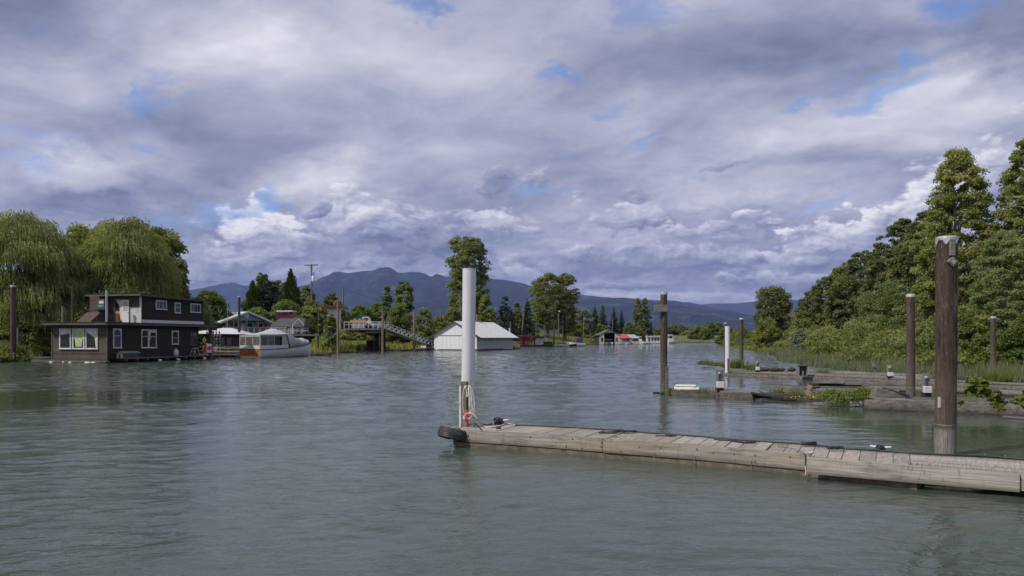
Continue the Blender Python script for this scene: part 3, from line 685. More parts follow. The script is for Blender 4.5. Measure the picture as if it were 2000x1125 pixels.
tree(1832, 420, 90, 70, 'tall', G_COTTON, 'lower yellow green cottonwood left of the tall glinting one', 112, .2, 80, 130, base=.04, cr=.24)
tree(1962, 452, 150, 51, 'dome', G_PALE, 'pale silvery willow in front of the tall cottonwoods at the right edge', 113, .13, 220, 90, base=.06, cr=.13, bark=BARKP, lump=.5)
tree(2075, 400, 150, 56, 'tall', G_COTTON, 'leafy cottonwood mostly beyond the right edge of the photo', 114, .2, 80, 120, base=.04, cr=.24)
tree(1905, 600, 130, 50, 'dome', G_MID, 'shaded green bush at the water right of the huge foreground pile', 115, .15, 70, 110, 'bush', 'bush', base=.0, solo=True, cr=.22, foot=.1)
tree(2010, 610, 120, 47, 'dome', G_FRESH, 'green bush at the water by the right edge of the photo', 116, .15, 60, 100, 'bush', 'bush', base=.0, solo=True, cr=.22, foot=.1)

# the shrub thicket that covers the right bank, and single shrubs that stand out of it
parts = []; r = np.random.RandomState(77)
rp = [tuple(p)[:2] for p in RIGHT]
cand = np.stack([r.uniform(8, 75, 9000), r.uniform(44, 260, 9000)], -1)
dr_ = dist_to(cand[:, 0], cand[:, 1], rp); ok = (~inside(cand[:, 0], cand[:, 1])) & (dr_ > 3.0) & (dr_ < 27) & (cand[:, 0] / cand[:, 1] < .75)
cand = cand[ok]; dr_ = dr_[ok]; chosen = []
for p, q in zip(cand, dr_):
    if all((p[0] - c[0]) ** 2 + (p[1] - c[1]) ** 2 > (3.2 + p[1] / 90) ** 2 for c in chosen): chosen.append((p[0], p[1], q))
cz = ground_h(np.array([c[0] for c in chosen]), np.array([c[1] for c in chosen]))
TH = {0: [], 1: [], 2: []}
for (x, y, q), z in zip(chosen, cz):
    Rb = r.uniform(1.5, 2.7) * (1 + y / 400); hb = (1.0 + 3.3 * min(1, (q - 3) / 13)) * (1.5 if y < 105 else 1.25) * r.uniform(.75, 1.35)
    nc_ = 16; c = crown_pts('dome', hb, Rb, nc_, r, .3) + np.array([x, y, z])
    per = int(np.clip(11000 / y, 45, 210))
    TH[r.choice([0, 1, 2], p=[.34, .42, .24])].append(leaf_cloud(c, np.full(len(c), Rb * .38), per, .055 + y * .0013, r, shell=.3))
for k, m, lb in ((0, G_MID, 'continuous green shrub thicket along the right bank'), (1, G_WILLOW, 'yellowish willow scrub mixed into the thicket on the right bank'), (2, G_PALE, 'greyish scrub mixed into the thicket on the right bank')):
    v, f, t = merge(TH[k]); tag(np_mesh('thicket', v, f, m, tint=t), lb, None, None, 'stuff')
tree(1560, 645, 34, 104, 'dome', G_SILVER, 'pale silvery bush near the water on the right bank', 120, .16, 30, 60, 'bush', 'bush', base=.0, solo=True, foot=.4)
tree(1738, 548, 170, 78, 'dome', G_PALE, 'large grey green willow bush on the slope left of the plain dock pile', 121, .17, 150, 70, 'bush', 'bush', base=.0, solo=True, cr=.14, lump=.5)
tree(1500, 618, 60, 140, 'dome', G_MID, 'rounded bush at the foot of the lone dark tree', 122, .28, 40, 70, 'bush', 'bush', base=.0, solo=True)
tree(1448, 640, 60, 190, 'dome', G_MID, 'rounded bush behind the white sleeved dock post', 123, .32, 40, 60, 'bush', 'bush', base=.0, solo=True)
tree(1418, 636, 40, 240, 'dome', G_FRESH, 'bright bush at the far end of the right bank', 124, .4, 30, 50, 'bush', 'bush', base=.0, solo=True)

def blades(x, y, z, h, wd, m, name, label, r, lean=.35, per=3, tb=.3):
    n = len(x) * per; X_ = np.repeat(x, per) + r.normal(size=n) * .12; Y_ = np.repeat(y, per) + r.normal(size=n) * .12; Z_ = np.repeat(z, per)
    hh = np.repeat(h, per) * r.uniform(.55, 1.25, n); a = r.uniform(0, 2 * np.pi, n); w2 = np.repeat(wd, per) * .5
    lx, ly = r.normal(size=n) * lean * hh, r.normal(size=n) * lean * hh
    b0 = np.stack([X_ - np.cos(a) * w2, Y_ - np.sin(a) * w2, Z_ - .05], -1); b1 = np.stack([X_ + np.cos(a) * w2, Y_ + np.sin(a) * w2, Z_ - .05], -1)
    tp = np.stack([X_ + lx, Y_ + ly, Z_ + hh], -1)
    v = np.stack([b0, b1, tp], 1).reshape(-1, 3); f = np.arange(n * 3).reshape(-1, 3)
    t = np.clip(r.rand(n) * .75 + tb * (np.repeat(fbm(x, y, 8, 3, .3), per) - .4), 0, 1)
    return tag(np_mesh(name, v, f, m, tint=np.repeat(t, 3)), label, None, None, 'stuff')
r = np.random.RandomState(31)
# left bank grass, denser near the camera
n = 60000; d = 70 * np.exp(r.rand(n) * math.log(400 / 70)); q = r.uniform(-.68, .25, n); x, y = q * d, d
dl_ = dist_to(x, y, [tuple(p)[:2] for p in LEFT]); ok = (~inside(x, y)) & (dl_ < 34) & (x < y * .24)
x, y, dl_ = x[ok], y[ok], dl_[ok]; z = ground_h(x, y)
blades(x, y, z, .42 + .25 * r.rand(len(x)) + .35 * (dl_ < 4), .05 + y * .0011, G_GRASS, 'grass', 'long grass with pale seed heads on the left bank', r)
n = 60000; x = r.uniform(6, 80, n); y = 36 * np.exp(r.rand(n) * math.log(300 / 36)); dr_ = dist_to(x, y, rp)
ins = inside(x, y)
ok = (((~ins) & (dr_ < 7)) ) & (x / y < .75); x, y, dr_ = x[ok], y[ok], dr_[ok]
blades(x, y, ground_h(x, y), .35 + .3 * r.rand(len(x)), .03 + y * .0010, G_GRASS, 'grass', 'bright grass between water and thicket on the right bank', r)
n = 60000; x = r.uniform(10, 60, n); y = 30 * np.exp(r.rand(n) * math.log(120 / 30)); dr_ = dist_to(x, y, rp); ins = inside(x, y)
ok = (((ins) & (dr_ < 2.6 - .012 * y)) | ((~ins) & (dr_ < 2.2))) & (x / y < .72) & (x / y > .30); x, y, dr_ = x[ok], y[ok], dr_[ok]
blades(x, y, np.maximum(ground_h(x, y), -.1), .45 + .35 * r.rand(len(x)), .03 + y * .0006, G_REED, 'reeds', 'grey green reeds standing in the shallows of the right bank', r, .16, 3)

# ------------------------------------------------------------------ shared object materials
SIDING = wood('siding_shaded', (.013, .009, .007), (.038, .026, .019), (1, 1, 8), 3, boards=(2, .17), st=.3, stain=(.16, .075, .035))  # boards of the unlit right wall, its shade painted into the colour
SIDING_LIT = wood('brown_siding_lit', (.055, .040, .031), (.15, .115, .093), (1, 1, 8), 3, boards=(2, .17), st=.45, stain=(.20, .09, .04))  # same boards on the front walls, painted lighter as the lit side
OLDROOF = wood('old_roof_edge', (.06, .052, .045), (.17, .155, .135), (.5, .5, 4), 6)
TARROOF = paint('tar_roof', (.045, .043, .042), .9, .3)
ROOFRED = paint('brown_felt', (.085, .052, .045), .9, .25)
WHITEP = paint('white_paint', (.62, .62, .60), .55, .08, dirt=.35)
WHITEB = paint('weathered_white_boards', (.55, .55, .55), .7, .18, dirt=.7)
WHITEM = paint('white_metal', (.60, .60, .62), .4, .06, dirt=.2)
GREYM = paint('grey_metal', (.34, .35, .36), .45, .1, dirt=.25)
GALV = paint('galvanised_steel', (.42, .44, .45), .4, .1, .6)
ALU = paint('aluminium', (.48, .49, .50), .4, .08, .3)
BLACKP = paint('black_plastic', (.018, .018, .02), .5, .2)
DARKP = paint('dark_paint', (.04, .04, .045), .6, .2)
def glassf(t, b):
    b.inputs['Base Color'].default_value = (.02, .025, .03, 1); b.inputs['Roughness'].default_value = .05; b.inputs['Specular IOR Level'].default_value = .8
GLASS = mat('window_glass', glassf)
def clearf(t, b):
    b.inputs['Base Color'].default_value = (.8, .82, .84, 1); b.inputs['Roughness'].default_value = .08; b.inputs['Transmission Weight'].default_value = .75; b.inputs['IOR'].default_value = 1.1
CLEAR = paint('smoky_vinyl', (.13, .12, .10), .25, .35, scale=1.5)
CREAM = paint('cream_cloth', (.62, .60, .54), .9, .1)
GREENC = paint('green_cloth', (.42, .52, .24), .9, .15)
VIOLETC = paint('violet_cloth', (.10, .06, .12), .9, .15)
CANVAS = paint('grey_canvas', (.40, .40, .41), .85, .10, bump=.2, dirt=.15, scale=1.2)
VARN = wood('varnished_mahogany', (.42, .13, .025), (.62, .23, .05), (.4, .4, 5), 4, rough=.25, st=.1)
BLUEP = paint('blue_stripe', (.03, .04, .11), .5, .1)
BLUEH = paint('blue_house_paint', (.13, .27, .37), .7, .12, dirt=.25)
ORANGE = paint('orange_wood', (.50, .24, .08), .7, .2)
REDP = paint('red_paint', (.40, .045, .045), .6, .15)
SALMON = paint('salmon_paint', (.62, .25, .22), .5, .12)
YELLOWP = paint('yellow_paint', (.65, .45, .03), .5, .1)
RUST = paint('rusty_steel', (.20, .075, .03), .85, .3)
PILE = wood('creosoted_pile', (.035, .024, .018), (.115, .080, .060), (4, 4, .35), 5, st=.5, stain=(.20, .17, .14), bump=1.0)
PILE2 = wood('greyed_pile', (.11, .09, .07), (.27, .23, .19), (4, 4, .35), 5, st=.4, stain=(.05, .04, .03), bump=.8)
OLDW = wood('old_grey_timber', (.085, .078, .068), (.24, .225, .20), (.5, 4, 4), 5, st=.5, stain=(.025, .022, .018), bump=.8)
DARKW = wood('wet_dark_timber', (.018, .015, .012), (.065, .055, .043), (.5, 4, 4), 5, st=.4, stain=(.12, .10, .08), bump=.8)
BROWNW = wood('brown_timber', (.14, .095, .06), (.33, .25, .17), (.5, 4, 4), 5, st=.35, bump=.6)
FOAM = paint('cream_foam', (.72, .70, .60), .9, .06, dirt=.3)
BLUEBARREL = paint('blue_plastic', (.03, .16, .42), .4, .1)

# ------------------------------------------------------------------ dark two storey houseboat
UD = Vector((.2196, .9756)); C0 = P(208.6, 708.4)
HB = thing('houseboat', 'dark weathered two storey wooden houseboat with an open white upstairs door', 'houseboat', (C0.x, C0.y, 0), math.atan2(UD.y, UD.x))
def ru(px): q = (px - 1000) / F; return (-C0.x + q * C0.y) / (UD.x - q * UD.y)      # along the right wall
def fv(px, u0=0.0):
    q = (px - 1000) / F; x0, y0 = C0.x + UD.x * u0, C0.y + UD.y * u0
    return (x0 - q * y0) / (UD.y + q * UD.x)
def rz_(px, py): return CH - (py - HZ) / F * (C0.y + UD.y * ru(px))
def fz_(px, py, u0=0.0): return CH - (py - HZ) / F * (C0.y + UD.y * u0 + UD.x * fv(px, u0))
WL, WW = ru(388), 5.7
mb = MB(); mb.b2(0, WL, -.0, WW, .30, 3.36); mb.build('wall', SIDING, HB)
mb = MB(); mb.b2(-.03, 0, .06, WW - .06, .16, 3.36); mb.build('wall', SIDING_LIT, HB, label='brown siding of the end wall, lit tone painted in')
MB().b2(-.06, .06, -.06, .05, .1, 3.38).build('corner_board', OLDROOF, HB); MB().b2(-.06, .04, WW - .05, WW + .05, .2, 3.38).build('corner_board', OLDROOF, HB)
mb = MB(); mb.b2(-.75, ru(417), -.55, WW + .5, 3.36, 3.58); lr = mb.build('roof', OLDROOF, HB)
mb = MB(); mb.b2(-.80, ru(417) + .03, -.6, WW + .55, 3.585, 3.625); mb.build('roofing_felt', TARROOF, lr)
U0 = ru(276); U1 = ru(397)
UPW = fv(188, U0)
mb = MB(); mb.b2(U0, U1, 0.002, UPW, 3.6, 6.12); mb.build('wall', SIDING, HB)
# upstairs front wall in pieces round the doorway
dv0, dv1 = fv(241, U0), fv(226, U0)      # doorway
fz = lambda px, py: fz_(px, py, U0)
mb = MB(); mb.b2(U0 - .04, U0 - .003, dv1 + .04, UPW, 3.63, 6.12); mb.b2(U0 - .04, U0 - .003, 0.05, dv0, 5.1, 6.12); mb.build('wall', SIDING_LIT, HB, label='brown siding beside the upstairs door, lit tone painted in')
mb = MB()
for i in range(9): mb.b2(U0 - .05, U0 - .006, .06, dv0 - .62, 3.63 + i * .165, 3.63 + i * .165 + .155)
mb.build('white_boards', WHITEB, HB)
mb = MB(); mb.b2(U0 - .09, U0 + .02, -.02, .13, 3.63, 6.13); mb.build('corner_board', WHITEP, HB)
mb = MB(); mb.b2(U0, U1 + .05, -.06, -.004, 3.63, 3.93); mb.build('flashing', WHITEM, HB)
mb = MB(); mb.prism([(U0 - .75, 6.15), (U1 + .5, 6.02), (U1 + .5, 6.12), (U0 - .75, 6.34)], 'y', -.45, UPW + .55); ur = mb.build('roof', OLDROOF, HB)
mb = MB(); mb.prism([(U0 - .78, 6.345), (U1 + .53, 6.125), (U1 + .53, 6.145), (U0 - .78, 6.375)], 'y', -.47, UPW + .57); mb.build('roofing_felt', TARROOF, ur)
# doorway, curtain and open door
dr = MB().b2(U0 - .055, U0 - .004, dv0, dv1, 3.63, 5.86).build('doorway', paint('dark_room', (.02, .014, .01), .9), HB)
MB().b2(U0 - .07, U0 - .056, dv0 + .42, dv1 - .02, 3.63, 4.75).build('inner_panel', ORANGE, dr)
mb = MB()
g = []
for i in range(9):
    z = 5.85 - i * .26; wd = [.95, .7, .5, .38, .36, .45, .42, .36, .4][i]
    g.append([(U0 - .10 - .02 * math.sin(j * 2.1), dv0 + (dv1 - dv0) * wd * j / 6, z) for j in range(7)])
mb.sheet(g).build('curtain', CREAM, dr, solid=.01)
dw = .62
DOOR = MB(); DOOR.b2(U0 - .16, U0 - .11, dv0 - .70, dv0 + .02, 3.66, 5.82); DOOR = DOOR.build('door', paint('door_white', (.68, .68, .66), .5, .05, dirt=.15), HB, bevel=.01)
MB().b2(U0 - .165, U0 - .161, dv0 - .60, dv0 - .10, 4.75, 5.65).build('glass', paint('curtained_glass', (.38, .38, .30), .3, .2), DOOR)
MB().ball((U0 - .19, dv0 - .62, 4.6), .04).build('handle', DARKP, DOOR)
mb = MB(); mb.b2(U0 - .12, U0 - .003, dv1, dv1 + .10, 3.63, 5.95); mb.b2(U0 - .12, U0 - .003, dv0 - .05, dv1 + .1, 5.86, 5.98); mb.build('door_frame', OLDROOF, HB)
# protruding left bay with window and slanting brown roof
bv0, bv1 = fv(207, U0), UPW
mb = MB(); mb.b2(U0 - .9, U0 - .05, bv0, bv1 - .05, 4.6, 6.14); mb.build('bay_wall', SIDING_LIT, HB)
mb = MB(); mb.prism([(U0 - 2.3, 3.64), (U0 - .92, 4.62), (U0 - .05, 4.62), (U0 - .05, 3.64)], 'y', bv0 - .15, bv1 + .25); mb.build('slanting_roof', ROOFRED, HB)
mb = MB(); pv = fv(206.5, U0 - 1.6); mb.tube([(U0 - 1.6, pv - .1, 3.62), (U0 - 1.6, pv - .1, 6.65)], .11, 12); sp_ = mb.build('stovepipe', GALV, HB)
MB().tube([(U0 - 1.6, pv - .1, 6.65), (U0 - 1.6, pv - .1, 6.78)], [.14, .12], 12).build('cap', DARKP, sp_)

def window(side, a0, a1, z0, z1, off, bars=(), mid=None, frame=WHITEB, arch=False, drape=None, w_=.10):
    """window set on a wall; side 'R' wall y=off (faces -y), 'F' wall x=off (faces -x)"""
    def bx(mb, a, b, z, zz, d0, d1):
        return mb.b2(a, b, off - d1, off - d0, z, zz) if side == 'R' else mb.b2(off - d1, off - d0, a, b, z, zz)
    a0, a1 = min(a0, a1), max(a0, a1)
    mb = MB()
    bx(mb, a0, a0 + w_, z0, z1, .003, .07); bx(mb, a1 - w_, a1, z0, z1, .003, .07); bx(mb, a0 + w_, a1 - w_, z1 - w_ * 1.1, z1, .003, .065); bx(mb, a0 + w_, a1 - w_, z0, z0 + w_ * .6, .003, .065)
    for q in bars: bx(mb, a0 + (a1 - a0) * q - .02, a0 + (a1 - a0) * q + .02, z0 + w_ * .6, z1 - w_ * 1.1, .003, .05)
    if mid: bx(mb, a0 + w_, a1 - w_, z0 + (z1 - z0) * mid - .025, z0 + (z1 - z0) * mid + .025, .003, .055)
    if arch:
        n = 6; iw = (a1 - a0) / 2 - w_; ca = (a0 + a1) / 2
        for s_ in (-1, 1):
            pts = [(ca + s_ * iw, z1 - w_ - iw * .55)] + [(ca + s_ * iw * math.cos(k * math.pi / 2 / n), z1 - w_ - iw * .55 + iw * .5 * math.sin(k * math.pi / 2 / n)) for k in range(1, n)] + [(ca + s_ * .02, z1 - w_ * .9), (ca + s_ * iw, z1 - w_ * .9)]
            if side == 'R': mb.prism(pts, 'y', off - .05, off - .01)
            else: mb.prism(pts, 'x', off - .05, off - .01)
    wo = mb.build('window', frame, HB)
    bx(MB(), a0 - .06, a1 + .06, z0 - .06, z0, .003, .12).build('sill', frame, wo)
    bx(MB(), a0 + w_, a1 - w_, z0 + w_ * .6, z1 - w_ * 1.1, .004, .02).build('pane', GLASS, wo)
    if drape:
        m_, f_ = drape; mb = MB(); aa, bb = a0 + w_, a1 - w_; zb, zt = z0 + w_ * .6, z1 - w_ * 1.1; n = 10; g = []
        for i in range(n + 1):
            q = i / n; a = aa + (bb - aa) * q; lo = f_(q); row = []
            for j in range(4):
                z = zt - (zt - zb) * lo * j / 3; dd = .024 + .004 * math.sin(q * 25)
                row.append((a, off - dd, z) if side == 'R' else (off - dd, a, z))
            g.append(row)
        mb.sheet(g).build('curtain', m_, wo)
    return wo
# lower end wall: three tall windows (fv decreases to the right)
zb, zt = fz_(150, 681), fz_(150, 641.5)
window('F', fv(140), fv(117), zb, zt, -.03, mid=.85, drape=(CREAM, lambda q: .18 + .1 * q), w_=.12)
window('F', fv(166), fv(142.5), zb, zt, -.03, drape=(GREENC, lambda q: .93 if .15 < q < .9 else .5), w_=.12)
window('F', fv(192), fv(168), zb, zt, -.03, drape=(CREAM, lambda q: .5 - .38 * q if q > .15 else .95), w_=.12)
# lower right wall
for a, b, t, bt, kw in [(220.5, 236.5, 641.5, 679, dict(mid=.62, arch=True, drape=(VIOLETC, lambda q: .95))), (275.5, 289.5, 643, 679, dict(mid=.62, arch=True)), (290, 305, 643.5, 679, dict(mid=.6, arch=True, drape=(CREAM, lambda q: .55 if q < .2 else .12))),
        (335, 348, 645.5, 672, dict(mid=.45, arch=True)), (371.5, 385, 648.5, 674, dict(bars=(.33, .66), mid=.5, frame=OLDROOF))]:
    m_ = (a + b) / 2; window('R', ru(a), ru(b), rz_(m_, bt), rz_(m_, t), 0, **kw)
for a, b, t, bt, kw in [(303.5, 325, 586.5, 604, dict(bars=(.33, .66))), (340.5, 352, 591, 611, dict(mid=.5)), (371.5, 391, 593, 610, dict(bars=(.33, .66)))]:
    m_ = (a + b) / 2; window('R', ru(a), ru(b), rz_(m_, bt), rz_(m_, t), 0, **kw)
ub = U0 - .9; window('F', fv(205, ub), fv(191, ub), fz_(198, 603, ub), fz_(198, 584, ub), ub, mid=.5, frame=OLDROOF, drape=(CREAM, lambda q: .45))
MB().b2(U0 - .99, U0 - .951, fv(203, ub), fv(193.5, ub), fz_(198, 600, ub), fz_(198, 595, ub)).build('window_sticker', paint('teal_print', (.05, .25, .22), .6, .4), HB)
# porch at the far right corner
mb = MB(); pu = ru(405)
mb.b2(pu, pu + .3, -.42, -.12, .38, 3.36); mb.build('porch_post', OLDROOF, HB)
MB().b2(WL + .2, ru(416), WW - .4, WW - .1, .38, 3.36).build('porch_post', OLDROOF, HB)
MB().b2(WL - .5, ru(416), -.5, -.4, 3.0, 3.36).build('porch_beam', DARKW, HB)
# deck and floats
mb = MB(); mb.b2(1.1, ru(421), -.85, -.0, .30, .38); mb.b2(WL + .02, ru(421), 0.01, WW, .30, .38); dk = mb.build('deck', OLDW, HB)
for i in range(11): MB().b2(1.5 + i * 1.45, 1.68 + i * 1.45, -.80, 3, .12, .298).build('joist', OLDW, HB)
mb = MB(); mb.tube([(-.3, .2, -.05), (-.25, WW + 1.8, .02)], .28, 10); mb.tube([(.1, 3.4, -.05), (17, 3.4, -.05)], .34, 10); mb.tube([(.2, 1.0, -.1), (17, 1.0, -.1)], .3, 10); mb.build('float_log', DARKW, HB)
mb = MB(); mb.b2(-.55, -.04, -.35, WW + 1.6, .06, .16); mb.build('front_sill', OLDW, HB)
r = random.Random(4)
for v0, sc_ in ((.9, 1.9), (1.5, 2.6), (3.3, 1.4), (4.0, .8), (5.3, 1.6)):
    MB().ball((-.58, v0, .03), .13, 8, (1, sc_, .5)).build('foam_float', FOAM, HB)
for u in (6.2, 9.0, 13.4): MB().ball((u, -.78, .05), .15, 8, (1.8, 1, .8)).build('foam_float', FOAM, HB)
hbw = HB.matrix_basis.copy()
def onboat(u, v, z): return Matrix.Translation(HB.location) @ Matrix.Rotation(HB.rotation_euler.z, 4, 'Z') @ Vector((u, v, z))
HR = HB.rotation_euler.z
# things standing on the houseboat deck
k = thing('dog_house', 'small green roofed pet house with a yellow front on the houseboat deck', 'pet house', onboat(ru(224), -.45, .38), HR)
MB().b2(.1, 2.3, -.28, .28, 0, .42).build('wall', paint('dark_green', (.05, .07, .05), .8), k)
mb = MB(); mb.prism([(-.36, .42), (0, .62), (.36, .42), (.3, .40), (0, .56), (-.3, .40)], 'x', -.05, 2.5); mb.build('roof', paint('pale_green', (.17, .20, .15), .8), k)
mb = MB(); mb.b2(.04, .1, -.28, -.1, 0, .42); mb.b2(.04, .1, .1, .28, 0, .42); mb.b2(.04, .1, -.1, .1, .34, .5); mb.build('front', paint('straw_yellow', (.55, .42, .18), .8), k)
k = thing('propane_tank', 'white propane tank at the deck edge of the dark houseboat', 'propane tank', onboat(ru(332), -.68, .38), HR)
mb = MB(); mb.tube([(0, 0, .02), (0, 0, .1), (0, 0, .5), (0, 0, .6), (0, 0, .64)], [.16, .24, .24, .17, .06], 14); mb.build('tank', WHITEM, k)
mb = MB(); mb.tube([(0, 0, .63), (0, 0, .76)], [.12, .12], 12); mb.build('collar', WHITEM, k)
k = thing('step_stool', 'white metal step stool on the deck near the porch post', 'step stool', onboat(ru(372), -.5, .38), HR)
for s_ in (-1, 1):
    MB().tube([(-.5, s_ * .2, 0), (-.15, s_ * .18, .75)], .025, 6).build('leg', WHITEM, k); MB().tube([(.6, s_ * .2, 0), (.2, s_ * .18, .75)], .025, 6).build('leg', WHITEM, k)
mb = MB(); mb.b2(-.2, .25, -.22, .22, .74, .79); mb.b2(-.5, -.2, -.2, .2, .36, .40); mb.build('tread', WHITEM, k)
# yellow diamond sign and maple leaf flag on the porch
k = thing('warning_sign', 'yellow diamond warning sign hung in the porch above the flag', 'sign', onboat(ru(397) - .5, -.46, CH - (664 - HZ) / F * 84.6), HR)
mb = MB(); mb.prism([(-.0, -.36), (.36, 0), (0, .36), (-.36, 0)], 'y', -.015, .015); mb.build('plate', YELLOWP, k)
mb = MB(); mb.ball((0, -.02, .15), .045, 8); mb.prism([(-.05, .1), (.06, .08), (.03, -.03), (.12, -.18), (.06, -.19), (0, -.07), (-.08, -.2), (-.13, -.17), (-.03, -.02)], 'y', -.022, -.016); mb.build('walking_figure', BLACKP, k)
k = thing('flag', 'red and white maple leaf flag draped under the yellow diamond sign', 'flag', onboat(ru(391), -.47, 1.75), HR)
g = [[(u * 1.55, -.02 - .05 * math.sin(u * 9 + v * 2) - .03 * v, -v * .98 - .18 * math.sin(u * 2.2)) for v in (0, .3, .6, .9, 1)] for u in [i / 14 for i in range(15)]]
MB().sheet(g[3:12]).build('cloth', paint('flag_white', (.62, .62, .62), .8, .05), k, solid=.006)
MB().sheet(g[:4]).build('band', REDP, k, solid=.006); MB().sheet(g[11:]).build('band', REDP, k, solid=.006)
lf = [(0, .34), (.07, .2), (.16, .25), (.13, .07), (.26, .16), (.29, .08), (.36, .05), (.22, -.08), (.25, -.14), (.03, -.11), (.02, -.3), (-.02, -.3), (-.03, -.11), (-.25, -.14), (-.22, -.08), (-.36, .05), (-.29, .08), (-.26, .16), (-.13, .07), (-.16, .25), (-.07, .2)]
mb = MB(); mb.prism([(.78 + x_, -.66 + z_) for x_, z_ in lf], 'y', -.135, -.12); mb.build('maple_leaf', REDP, k)
for i, (du, mm, lb) in enumerate([(0, REDP, 'red'), (.55, CREAM, 'cream'), (1.1, ORANGE, 'orange')]):
    k = thing('fishing_floats', 'string of %s fishing floats hanging beside the porch post' % lb, 'fishing floats', onboat(ru(407) + .3 + du, -.45, 2.9), HR, 'strings of floats by the porch')
    MB().tube([(0, 0, .4), (.03, 0, -2.2)], .012, 5).build('line', CREAM, k)
    for j in range(6): MB().ball((.02 * math.sin(j * 2), .04 * math.cos(j * 3), -.1 - j * .36), .10, 8, (1, 1, 1.5)).build('float', [mm, CREAM, mm, paint('teal_float', (.06, .3, .32), .5), mm, CREAM][j], k)
k = thing('ball_fender', 'white ball fender hanging above the yellow diamond sign', 'fender', onboat(ru(397), -.5, 2.75), HR); MB().ball((0, 0, 0), .16).build('ball', WHITEP, k); MB().tube([(0, 0, .1), (0, 0, .6)], .015, 5).build('line', CREAM, k)

# ------------------------------------------------------------------ second float house (brown, white metal roof)
d = 92; x0 = PD(396, 0, d).x; x1 = PD(466, 0, d).x
k = thing('float_house', 'brown float house with a low white metal roof beside the canvas covered boat', 'float house', (x0, d, 0), R(6))
W_ = (x1 - x0) + .2; zt = PD(0, 650.5, d).z
MB().b2(0, W_, 0, 6, .35, zt).build('wall', wood('redbrown_siding', (.05, .028, .022), (.12, .07, .055), (1, 1, 8), 3, boards=(2, .2), st=.2), k)
ap = PD(0, 640.5, d + 3).z
mb = MB(); mb.add([(-2.4, -.5, zt - .05), (W_ + .3, -.5, zt - .12), (W_ + .3, 6.4, zt - .1), (-2.4, 6.4, zt), (1.6, 2.8, ap), (2.6, 2.8, ap)], [(0, 1, 5, 4), (1, 2, 5), (2, 3, 4, 5), (3, 0, 4), (0, 3, 2, 1)]); mb.build('roof', WHITEM, k)
MB().b2(-.4, W_ + .4, -1.6, -.01, .22, .34).build('deck', OLDW, k)
for i, a in enumerate((1.0, 1.9, 2.7)):
    wo = MB().b2(a, a + .55, -.04, -.005, 1.35, 2.3).build('window', OLDROOF, k); MB().b2(a + .06, a + .49, -.05, -.042, 1.42, 2.24).build('pane', paint('grey_pane', (.13, .15, .17), .3, .2), wo)
mb = MB()
for z in (.75, 1.2): mb.tube([(-.2, -1.5, z), (W_ + .2, -1.5, z)], .03, 6)
for i in range(6): mb.tube([(-.2 + i * W_ / 5, -1.5, .3), (-.2 + i * W_ / 5, -1.5, 1.2)], .03, 6)
mb.build('railing', BROWNW, k)
mb = MB(); mb.tube([(0, .5, -.05), (W_, .5, -.05)], .3, 8); mb.tube([(0, 5, -.05), (W_, 5, -.05)], .3, 8); mb.build('float_log', DARKW, k)
for a, c_, lb in ((.5, REDP, 'red'), (.9, CREAM, 'cream'), (1.9, YELLOWP, 'yellow')):
    o = thing('hanging_buoy', '%s buoy hung on the railing of the brown float house' % lb, 'buoy', Vector((x0, d, 0)) + Matrix.Rotation(R(6), 3, 'Z') @ Vector((a, -1.58, 1.05)), 0, 'buoys hung on the float house')
    MB().tube([(0, 0, .1), (0, 0, 0), (0, 0, -.5), (0, 0, -.55)], [.02, .07, .07, .02], 8).build('float', c_, o); MB().tube([(0, 0, .05), (0, .02, .3)], .01, 5).build('line', CREAM, o)

# ------------------------------------------------------------------ canvas covered cabin cruiser
tr = P(510, 699.5); th = R(22)
B = thing('cabin_cruiser', 'old wooden cabin cruiser under a grey canvas cover with a varnished orange stern', 'boat', (tr.x, tr.y, 0), math.pi / 2 - th)
L, BM = 10.6, 3.1         # local x forward, local y to port; starboard side faces the viewer (y = -BM .. 0)
def hw(s): return BM / 2 * (1 - max(0, (s - .45) / .55) ** 2.3 * .96) * (.93 + .07 * min(1, s / .3))
def sheer(s): return .95 + .60 * s ** 1.8
def sec(s, inset=0):
    w2 = hw(s) - inset; zk = -.35 + .25 * max(0, s - .8) / .2; ch = .12 + .38 * max(0, s - .55)
    return [(w2, sheer(s)), (w2 * .985, (sheer(s) + ch) / 2 + .1), (w2 * (.93 - .12 * s), ch), (w2 * .75 * (1 - .3 * s), ch - .2), (0, zk), (-w2 * .75 * (1 - .3 * s), ch - .2), (-w2 * (.93 - .12 * s), ch), (-w2 * .985, (sheer(s) + ch) / 2 + .1), (-w2, sheer(s))]
cy = BM / 2
NS = 22
g = [[(L * (i / NS) + (.35 * (z / 1.2) if i == NS else .0), cy + y, z) for y, z in sec(i / NS)] for i in range(NS + 1)]
mb = MB(); mb.sheet(g); mb.build('hull', paint('boat_white', (.60, .60, .60), .4, .06, dirt=.35), B)
mb = MB(); mb.add([(0.0, cy + y, z) for y, z in sec(0)], [tuple(range(9))]); mb.add([(.02, cy + y, z) for y, z in sec(0)], [tuple(range(9))]); tm = mb.build('transom', WHITEP, B)
ss = sec(0)
mb = MB(); mb.prism([(cy - 1.30, .22), (cy + 1.30, .22), (cy + 1.40, .92), (cy - 1.40, .92)], 'x', -.035, -.003); mb.build('varnished_panel', VARN, tm)
mb = MB()
for zz_ in (.45, .68): mb.b2(-.042, -.036, cy - 1.3, cy + 1.3, zz_, zz_ + .012)
mb.build('seam', DARKW, tm)
mb = MB()      # lapstrake lines
